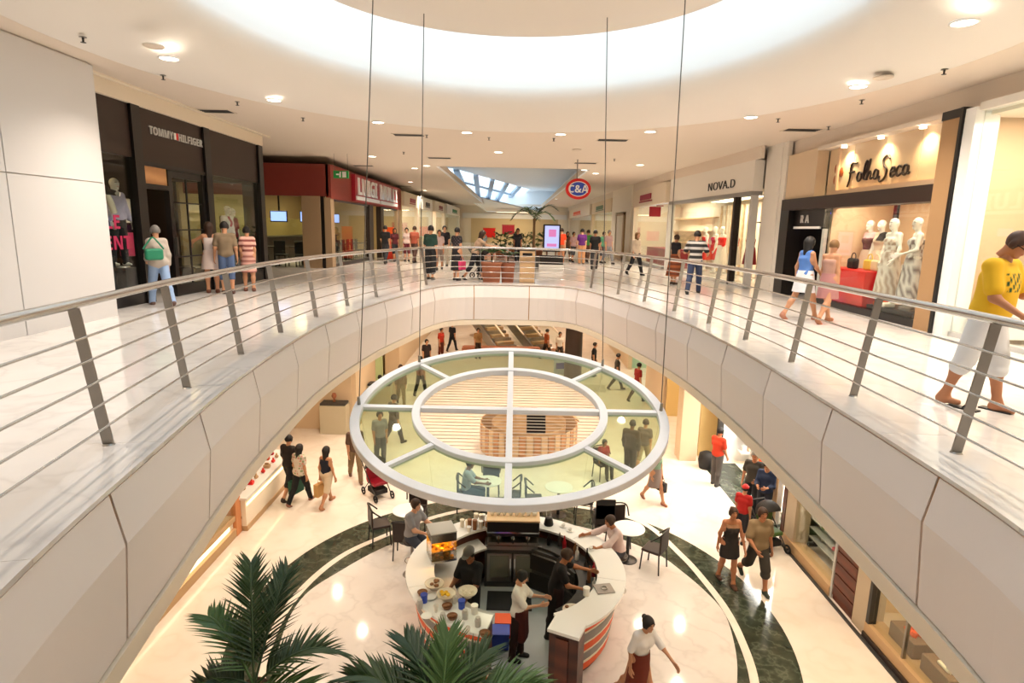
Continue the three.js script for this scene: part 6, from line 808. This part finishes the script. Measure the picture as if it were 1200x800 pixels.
person('man in an olive brown shirt and blue jeans outside the black shop', at(268, 344, UP), -2.7, { h: 1.68, skin: 'tan', hair: ['short', 'black'], top: { c: 0x7d6a52, sleeve: 0.7, hem: -0.04 }, bottom: { c: 0x4a5d80, len: 0.62 }, shoes: 0x4a2c22, wide: 0.012, arms: [[0.0, 0.2, 0.35, 0], [-0.1, 0.15, 0.4, 0]], cell: 0.022 });
person('woman in a pink and brown striped dress beside the black corner post', at(293, 341, UP), -2.7, { h: 1.58, female: 1, skin: 'tan', hair: ['bun', 'black'], top: { c: 0xc88a7c, sleeve: 0.5, pattern: (x, v) => Math.sin(v * 46) > 0.2 ? 0x8a4a44 : 0xd8a898 }, skirt: { c: 0xc88a7c, len: 0.4, flare: 0.03, pattern: (x, v) => Math.sin(v * 46) > 0.2 ? 0x8a4a44 : 0xd8a898 }, shoes: 0x6a4030, cell: 0.02 });
person('woman in a blue top and white skirt with long dark hair', at(938, 374, UP), 1.9, { h: 1.66, female: 1, skin: 'tan', hair: ['long', 'black'], top: { c: 0x5a86d0, sleeve: 0, hem: 0.05 }, skirt: { c: 0xe4e6ea, len: 0.3, flare: 0.06 }, shoes: 0xb07860, legs: walkB, arms: [[-0.2, 0.15, 0.3], [0.3, 0.15, 0.4]], cell: 0.022 });
person('woman in a dusty pink dress with brown hair near the red podium', at(966, 378, UP), 2.1, { h: 1.62, female: 1, skin: 'tan', hair: ['short', 'light'], top: { c: 0xb48a7a, sleeve: 0, neck: 0.42 }, skirt: { c: 0xb07a78, len: 0.36, flare: 0.04 }, shoes: 0xa06848, legs: walkA, cell: 0.022 });
person('man in a black and grey striped shirt seen from behind', at(812, 344, UP), 2.7, { h: 1.76, skin: 'tan', hair: ['cropped', 'black'], top: { c: 0x222222, sleeve: 0.75, hem: -0.1, cell: 0.016, pattern: (x, v) => Math.sin(v * 42) > 0.25 ? 0xb9b4ae : 0x1c1a1a }, bottom: { c: 0x2a3550 }, shoes: 0x1a1a1c, wide: 0.02, legs: walkB, arms: [[0.3, 0.4, 1.2, 0.3], [0.2, 0.4, 1.2, 0.3]] });
person('woman in a black top and long brown patterned skirt', at(789, 333, UP), 2.2, { h: 1.58, female: 1, skin: 'tan', hair: ['bun', 'brown'], top: { c: 0x17141a, sleeve: 0.4 }, skirt: { c: 0x8a4a28, len: 0.62, flare: 0.12, pattern: (x, v) => Math.sin(v * 30) > 0.3 ? 0x5a2a1c : 0xa85c30 }, shoes: 0x3a2a22 });
person('woman in a white blouse and black trousers walking along the corridor', at(744, 322, UP), 0.6, { h: 1.66, female: 1, skin: 'fair', hair: ['long', 'light'], top: { c: 0xd8c8b8, sleeve: 1.2, hem: -0.1 }, bottom: { c: 0x1e2028 }, shoes: 0x1a1a1c, legs: walkA });
person('man in a dark green shirt and long black shorts behind the rail', [-2.62, UP, -19.0], 2.8, { h: 1.7, skin: 'tan', hair: ['short', 'black'], top: { c: 0x1c3a30, sleeve: 0.8, hem: -0.06 }, bottom: { c: 0x1a1a1c, len: 0.75, loose: 0.03 }, shoes: 0x18181a });
f = person('woman in a black spotted dress with a pink bag behind the rail', [-1.8, UP, -19.0], 2.6, { h: 1.66, female: 1, skin: 'tan', hair: ['short', 'black'], top: { c: 0x1c1a1e, sleeve: 0.4, pattern: (x, v, z) => Math.sin(x * 60) * Math.sin(v * 60) > 0.5 ? 0x6a5a60 : 0x1c1a1e }, skirt: { c: 0x18161a, len: 0.58, flare: 0.03 }, shoes: 0x161416 }); heldBag('small pink bag carried by the woman in the spotted dress', f, 1, 0xd0386a, 0.3, 0.28);
person('woman with long dark hair in beige bending over a pushchair', [-1.25, UP, -19.3], 1.7, { h: 1.66, female: 1, lean: 0.35, skin: 'tan', hair: ['long', 'brown'], top: { c: 0xb89a80, sleeve: 0.6, hem: -0.12 }, bottom: { c: 0x1c1c22, len: 0.7 }, shoes: 0x16161a, legs: walkA, arms: [[0.8, 0.1, 0.4], [0.8, 0.1, 0.4]] });
function pram(label, x, y, z, turn, c) { const t = thing('pushchair', label, 'pushchair', [x, y, z], turn); part('seat', [rb(0.42, 0.1, 0.45, 0.04, 0, 0.42, 0.0), rb(0.42, 0.5, 0.1, 0.04, 0, 0.66, -0.2)], c, t); part('hood', [new THREE.SphereGeometry(0.28, 16, 8, 0, Math.PI * 2, 0, Math.PI / 2).rotateX(-0.5).translate(0, 0.82, -0.08)], M.blackMatt, t); part('frame', [rod(V(-0.22, 0.1, 0.35), V(-0.22, 0.95, -0.5), 0.015), rod(V(0.22, 0.1, 0.35), V(0.22, 0.95, -0.5), 0.015), rod(V(-0.22, 0.95, -0.5), V(0.22, 0.95, -0.5), 0.018), rod(V(-0.22, 0.12, -0.35), V(-0.22, 0.5, 0), 0.012), rod(V(0.22, 0.12, -0.35), V(0.22, 0.5, 0), 0.012)], M.charcoal, t); for (const [a, e] of [[1, 1], [1, -1], [-1, 1], [-1, -1]]) part('wheel', [new THREE.TorusGeometry(0.085, 0.022, 8, 18).rotateY(Math.PI / 2).translate(a * 0.24, 0.107, e * 0.34), cyl(0.02, 0.02, 0.05, 0, 0, 0, 8).rotateZ(Math.PI / 2).translate(a * 0.24, 0.107, e * 0.34)], M.rubber, t); part('basket', [rb(0.36, 0.14, 0.45, 0.02, 0, 0.2, 0)], M.blackMatt, t); return t; }
pram('black pushchair by the woman in beige behind the rail', -0.95, UP, -19.9, 2.2, M.blackMatt);
// walkers further down the corridor, where they stand by their feet
[[452, 309, 'man in a black shirt standing at the dark restaurant door', 3, 0, 0x16161a, 0x2a2a30, 'black'], [463, 306, 'shopper in a maroon top near the restaurant corner pillar', 0.4, 1, 0x5a1c24, 0x22222a, 'brown'], [477, 306, 'shopper in a white and pink top outside the pale shop', 0.2, 1, 0xd8c0b8, 0x6a2430, 'black'], [486, 308, 'shopper in a brick red shirt outside the pale shop', 2.9, 0, 0x9a4a34, 0x4a3028, 'brown'], [515, 316, 'shopper in a grey pink top behind the green shirted man', 0.1, 1, 0xc0a8a4, 0x8a7a70, 'brown'], [521, 312, 'shopper in a black top between the two behind the rail', 0.2, 0, 0x1c1a24, 0xb0a898, 'black'], [566, 306, 'shopper in light blue near the red poster and planters', 0.3, 1, 0x9ab0c0, 0x3a3a44, 'brown'], [606, 306, 'shopper in a dark jacket beside the slender palm', 0.1, 0, 0x2c2a30, 0x22222a, 'black'], [657, 309, 'shopper in a bright orange shirt beside the digital totem', 2.9, 0, 0xe8481c, 0xb07a58, 'brown'], [664, 306, 'shopper in a brown top behind the orange shirted one', 0.2, 1, 0x6a4a3a, 0x6a5a50, 'black'], [671, 307, 'shopper in a pink and grey top beside the purple shirted one', 0.3, 1, 0xc09a98, 0x4a4a50, 'brown'], [681, 310, 'shopper in a purple shirt along the bright shops', 3, 0, 0x5a1c6a, 0xc08a60, 'black'], [688, 307, 'shopper in a green shirt behind the purple shirted one', 2.8, 0, 0x4a9a4a, 0x6a4a3a, 'brown'], [696, 315, 'man in a black shirt and dark trousers by the bright windows', 3, 0, 0x121214, 0x26262c, 'black'], [706, 308, 'shopper in a mint green top by the bright window', 0.4, 1, 0x6ab08a, 0x5a5a60, 'brown'], [712, 309, 'shopper in a grey pink shirt by the brown door', 0.5, 0, 0xa88a8a, 0x8a8a90, 'grey']].forEach(([u, v, l, a, fem, tc, bc, hair], i) => person(l, at(u, v, UP), a, { h: fem ? 1.6 : 1.72, cell: 0.04, female: fem, skin: ['tan', 'olive', 'fair'][i % 3], hair: [fem ? (i % 2 ? 'long' : 'bun') : 'short', hair], top: { c: tc, sleeve: 0.6 }, bottom: { c: bc, len: fem ? 0.55 : 1 }, shoes: 0x2a2220, legs: [walkA, walkB, still][i % 3] }));
// ------------------------------------------------------------------ people on the lower level
person('man in a black tee shirt and black shorts walking away', at(341, 582, 0), 2.75, { h: 1.74, skin: 'tan', hair: ['short', 'black'], top: { c: 0x231d1a, sleeve: 0.75, hem: -0.1, loose: 0.014 }, bottom: { c: 0x15151a, len: 0.58, loose: 0.03 }, shoes: 0x3a2c28, legs: walkA, cell: 0.022 });
f = person('woman in a pale printed blouse and black trousers walking away', at(353, 589, 0), 2.75, { h: 1.62, female: 1, skin: 'tan', hair: ['long', 'black'], top: { c: 0xc9b8a8, sleeve: 0.5, hem: -0.14, loose: 0.014, cell: 0.018, pattern: (x, v, z) => { const n = Math.sin(x * 40 + v * 9) * Math.sin(v * 44) * Math.cos(z * 38); return n > 0.3 ? 0x8a9a70 : n < -0.3 ? 0xc88a7a : 0xd6cabc; } }, bottom: { c: 0x141418 }, shoes: 0x8a5a48, legs: walkB, arms: [[0.0, 0.2, 0.3], [-0.1, 0.2, 0.2]], cell: 0.022 }); heldBag('dark green shopping bag held by the woman in the printed blouse', f, 0, 0x12503c, 0.42, 0.36);
f = person('woman in a navy vest top and cream shorts walking away', at(384, 591, 0), 2.75, { h: 1.6, female: 1, skin: 'tan', hair: ['long', 'black'], top: { c: 0x161a2c, sleeve: 0, neck: 0.46, hem: 0.0 }, bottom: { c: 0xd8c4a8, len: 0.5, loose: 0.016 }, shoes: 0xb07a58, legs: walkA, arms: [[-0.1, 0.2, 0.2], [0.0, 0.25, 0.2]], cell: 0.022 }); heldBag('straw coloured paper bag held by the woman in the navy vest', f, 0, 0xc89a5a, 0.36, 0.34);
person('man in a brown shirt and khaki trousers beside the canopy edge', at(417, 562, 0), 0.4, { h: 1.76, skin: 'tan', hair: ['short', 'brown'], top: { c: 0x5e4638, sleeve: 0.8, hem: -0.06 }, bottom: { c: 0x8a7456 }, shoes: 0x6a4a38, legs: walkA, lean: 0.1 });
pram('black pushchair with a red lining beside the canopy edge', -3.45, 0, -14.7, 0.7, M.crimson);
person('man in a grey tee shirt pushing under the glass canopy', at(446, 545, 0), 0.5, { h: 1.7, skin: 'tan', hair: ['short', 'black'], top: { c: 0x8a8a8c, sleeve: 0.7 }, bottom: { c: 0x4a4a4e }, shoes: 0x2a2a2c });
person('shopper in dark brown walking below the canopy glass', at(462, 520, 0), 2.4, { h: 1.72, skin: 'tan', hair: ['short', 'black'], top: { c: 0x4a3c30, sleeve: 1.5 }, bottom: { c: 0x3a3028 }, shoes: 0x2a2220, legs: walkB });
person('shopper in a brown jacket near the pale piers seen over the canopy rim', at(470, 474, 0), 0.3, { h: 1.7, cell: 0.035, skin: 'tan', hair: ['short', 'brown'], top: { c: 0x7a6248, sleeve: 1.8 }, bottom: { c: 0x8a7a58 }, shoes: 0x3a2a20, legs: walkA });
person('shopper in pinkish brown and black under the back rim of the canopy', at(493, 462, 0), 2.8, { h: 1.7, cell: 0.035, skin: 'tan', hair: ['short', 'black'], top: { c: 0x8a5a48, sleeve: 0.6 }, bottom: { c: 0x141414 }, shoes: 0x141414, legs: walkB });
person('man in a light blue shirt sitting at a table under the canopy', [TP[2].x - 0.55, 0, TP[2].z + 0.12], 1.6, { h: 1.7, skin: 'brown', hair: ['cropped', 'black'], sit: 0.48, legs: [[1.45, 1.4], [1.4, 1.35]], top: { c: 0xa9b8cc, sleeve: 0.8 }, bottom: { c: 0x2c4668 }, shoes: 0x1c1c1e, arms: [[0.6, 0.1, 0.7, 0.1], [0.7, 0.1, 0.7, 0.1]], lean: 0.1 });
f = person('woman in a green vest and grey skirt with a black handbag', at(766, 588, 0), 0.5, { h: 1.64, female: 1, skin: 'tan', hair: ['short', 'black'], top: { c: 0x7f9a80, sleeve: 0 }, skirt: { c: 0x8a7a74, len: 0.4, flare: 0.02 }, shoes: 0xa06a50, legs: walkA, cell: 0.022 }); heldBag('black handbag carried past the canopy by the woman in green', f, 0, 0x16141a, 0.3, 0.26, 'handbag');
person('shopper in a dark brown suit standing under the canopy glass', at(737, 562, 0), 2.5, { h: 1.8, skin: 'brown', hair: ['cropped', 'black'], top: { c: 0x4a3c30, sleeve: 1.9 }, bottom: { c: 0x3a3028 }, shoes: 0x1a1614, wide: 0.03 });
person('shopper in a grey shirt and tan shorts under the canopy rim', at(753, 552, 0), 2.6, { h: 1.66, skin: 'tan', hair: ['short', 'brown'], top: { c: 0x6f5f55, sleeve: 0.6 }, bottom: { c: 0xa08a6a, len: 0.55 }, shoes: 0x5a4030, legs: walkB });
for (const [u, v, l] of [[706, 560, 'red seated figure in a dark armchair under the canopy']]) { const p = onY(u, v, 0); makeChair('dark chair under the red dressed sitter', [p.x, 0, p.z], 0.4); person('child in a red shirt sitting under the canopy glass', [p.x, 0, p.z], 0.4, { h: 1.35, skin: 'tan', hair: ['short', 'black'], sit: 0.48, legs: [[1.4, 1.3], [1.4, 1.3]], top: { c: 0xa81c1c, sleeve: 0.6 }, bottom: { c: 0x3a3430 }, shoes: 0x222222 }); }
person('man in an orange red tee shirt and grey trousers at the shop door', at(838, 568, 0), 2.2, { h: 1.7, skin: 'olive', hair: ['short', 'black'], top: { c: 0xc8381a, sleeve: 0.7, hem: -0.06 }, bottom: { c: 0x55504e }, shoes: 0x2a2a2c, cell: 0.022, arms: [[0.3, 0.1, 0.9, 0.2], [0.1, 0.1, 0.4, 0]] });
person('grey haired man in a dark tee shirt facing the couple', at(878, 604, 0), -0.6, { h: 1.74, skin: 'olive', hair: ['cropped', 'grey'], top: { c: 0x38332c, sleeve: 0.7 }, bottom: { c: 0x1a1a1e }, shoes: 0x1a1a1c, nod: 0.3, arms: [[0.2, 0.15, 1.2, 0.35], [-0.2, 0.2, 0.4, 0]], cell: 0.022 });
person('person in a navy jacket checking a bag beside the dark tee man', [6.2, 0, -13.55], -0.7, { h: 1.68, skin: 'tan', hair: ['short', 'black'], top: { c: 0x1c2c4a, sleeve: 1.6 }, bottom: { c: 0x1a1e2a }, shoes: 0x1a1a1c, nod: 0.4, arms: [[0.3, 0.1, 1.3, 0.4], [0.3, 0.1, 1.3, 0.4]], cell: 0.022 });
person('child in a red shirt and cap behind the walking couple', [5.35, 0, -12.7], 2.4, { h: 1.42, skin: 'tan', hair: ['cap', 0xc01818], top: { c: 0xb01c18, sleeve: 0.6 }, bottom: { c: 0x22222a, len: 0.6 }, shoes: 0x2a2a2c });
person('woman in a black mini dress walking with the olive shirt man', at(851, 684, 0), 0.0, { h: 1.7, female: 1, skin: 'olive', hair: ['bun', 'brown'], top: { c: 0x8a6a50, sleeve: 0, neck: 0.45, hem: 0.06, pattern: (x, v) => v < 0.4 ? 0x26221f : 0x9a7050 }, skirt: { c: 0x24211f, len: 0.26, flare: 0.03 }, shoes: 0x5a3a28, legs: [[0.16, 0.06], [-0.16, 0.2]], arms: [[0.2, 0.25, 0.5, 0.1], [-0.2, 0.2, 0.2, 0]], cell: 0.02 });
f = person('man in an olive tee shirt and dark shorts walking with the woman', at(884, 688, 0), 0.05, { h: 1.78, skin: 'olive', hair: ['short', 'brown'], top: { c: 0x8a7658, sleeve: 0.8, hem: -0.08, loose: 0.014 }, bottom: { c: 0x3a3630, len: 0.62, loose: 0.02 }, shoes: 0x2f3a30, legs: [[0.4, 0.25], [-0.35, 0.5]], arms: [[-0.2, 0.25, 0.4], [0.3, 0.3, 0.7, 0.4]], cell: 0.02 });
pram('dark pushchair with a green blanket beside the shop pier', 5.9, 0, -12.5, 0.3, M.leafB);
f = person('waitress in a white blouse and brown apron hurrying past the bar', at(745, 826, 0), 0.5, { h: 1.64, female: 1, skin: 'tan', hair: ['bun', 'black'], top: { c: 0xe8e6e4, sleeve: 0.9 }, skirt: { c: 0x6a2410, len: 0.55, flare: 0.03 }, shoes: 0x1a1614, legs: walkA, lean: 0.18, arms: [[0.6, 0.3, 0.5, 0.1], [-0.3, 0.2, 0.4, 0]], cell: 0.022 });
// bar staff and guests
person('barista in a black shirt and grey cap at the pastry side of the bar', [-0.62, 0, -9.2], -0.5, { h: 1.78, skin: 'brown', hair: ['cap', 0x5a5550], top: { c: 0x101014, sleeve: 0.8 }, bottom: { c: 0x1a1a1e }, shoes: 0x141414, nod: 0.35, arms: [[0.5, 0.1, 0.7, 0.1], [0.4, 0.15, 0.6, 0]], cell: 0.022 });
person('waitress in a white blouse with dark red apron inside the bar opening', [0.2, 0, -8.75], 1.3, { h: 1.62, female: 1, skin: 'fair', hair: ['short', 'black'], top: { c: 0xeeeae6, sleeve: 0.9, hem: 0.0 }, bottom: { c: 0x2a0e0c, len: 0.95 }, apron: 0x4a120c, shoes: 0x121212, nod: 0.3, arms: [[0.7, 0.1, 1.1, 0.25], [0.6, 0.1, 1.2, 0.25]], cell: 0.02 });
person('barista in black reaching across the counter to a customer', [0.82, 0, -9.35], 1.5, { h: 1.7, skin: 'olive', hair: ['short', 'brown'], top: { c: 0x131013, sleeve: 0.6 }, bottom: { c: 0x1c1210 }, apron: 0x2a0e0c, shoes: 0x141414, lean: 0.25, arms: [[1.0, 0.1, 0.3, 0.1], [0.3, 0.1, 0.9, 0.2]], cell: 0.022 });
person('customer in a grey tee shirt leaning on the bar from a stool', [-1.95, 0, -11.15], 1.1, { h: 1.74, skin: 'fair', hair: ['short', 'brown'], sit: 0.78, legs: [[1.15, 1.0], [1.1, 0.95]], top: { c: 0x8f8f93, sleeve: 0.65 }, bottom: { c: 0x39404e }, shoes: 0x2a2a2c, lean: 0.12, arms: [[0.5, 0.25, 0.9, 0.2], [0.6, 0.15, 0.8, 0.3]], cell: 0.022 });
person('customer in a pale pink shirt with both arms on the bar', [2.18, 0, -10.75], -1.25, { h: 1.7, skin: 'olive', hair: ['short', 'brown'], sit: 0.78, legs: [[1.15, 1.0], [1.1, 0.95]], top: { c: 0xd9c4c2, sleeve: 1.4 }, bottom: { c: 0x4a4a52 }, shoes: 0x2a2a2c, lean: 0.3, arms: [[0.8, 0.25, 0.5, 0.1], [0.9, 0.3, 0.4, 0.1]], cell: 0.022 });
// shoppers in the far part of the lower level
[[500, 436, 'shopper in dark clothes at the foot of the far cream shop', 0.5, 0x2a1c1c, 0x1a1414], [530, 411, 'shopper in black near the escalator foot', 2.6, 0x14121a, 0x14141a], [517, 420, 'shopper in a red shirt beside the cream shop', 1, 0xb8301c, 0x6a3020], [655, 424, 'shopper in white near the dark column', 0.4, 0xe8ddd0, 0x3a302a], [640, 420, 'shopper in dark orange near the dark column', 2, 0x9a4a20, 0x3a2a1c], [695, 441, 'shopper in black at the mint green shop', 1.3, 0x101010, 0x18181a], [722, 456, 'shopper in dark grey under the canopy by the mint green shop', 1.5, 0x3a3630, 0x4a4238], [746, 470, 'shopper in a red top near the beige column', 2, 0x8a1c18, 0x4a3c30], [560, 420, 'shopper in tan beside the orange planter', 0.3, 0x9a7448, 0x3a2a1c]].forEach(([u, v, l, a, tc, bc], i) => person(l, at(u, v, 0), a, { h: 1.7, cell: 0.04, skin: 'tan', hair: ['short', 'black'], top: { c: tc, sleeve: 0.7 }, bottom: { c: bc }, shoes: 0x1a1614, legs: [walkA, walkB, still][i % 3] }));
scene.traverse((o) => { if (o.isMesh) { o.castShadow = true; o.receiveShadow = true; } if (o.isSpotLight || o.isPointLight) { o.castShadow = true; } });
renderer.render(scene, camera);
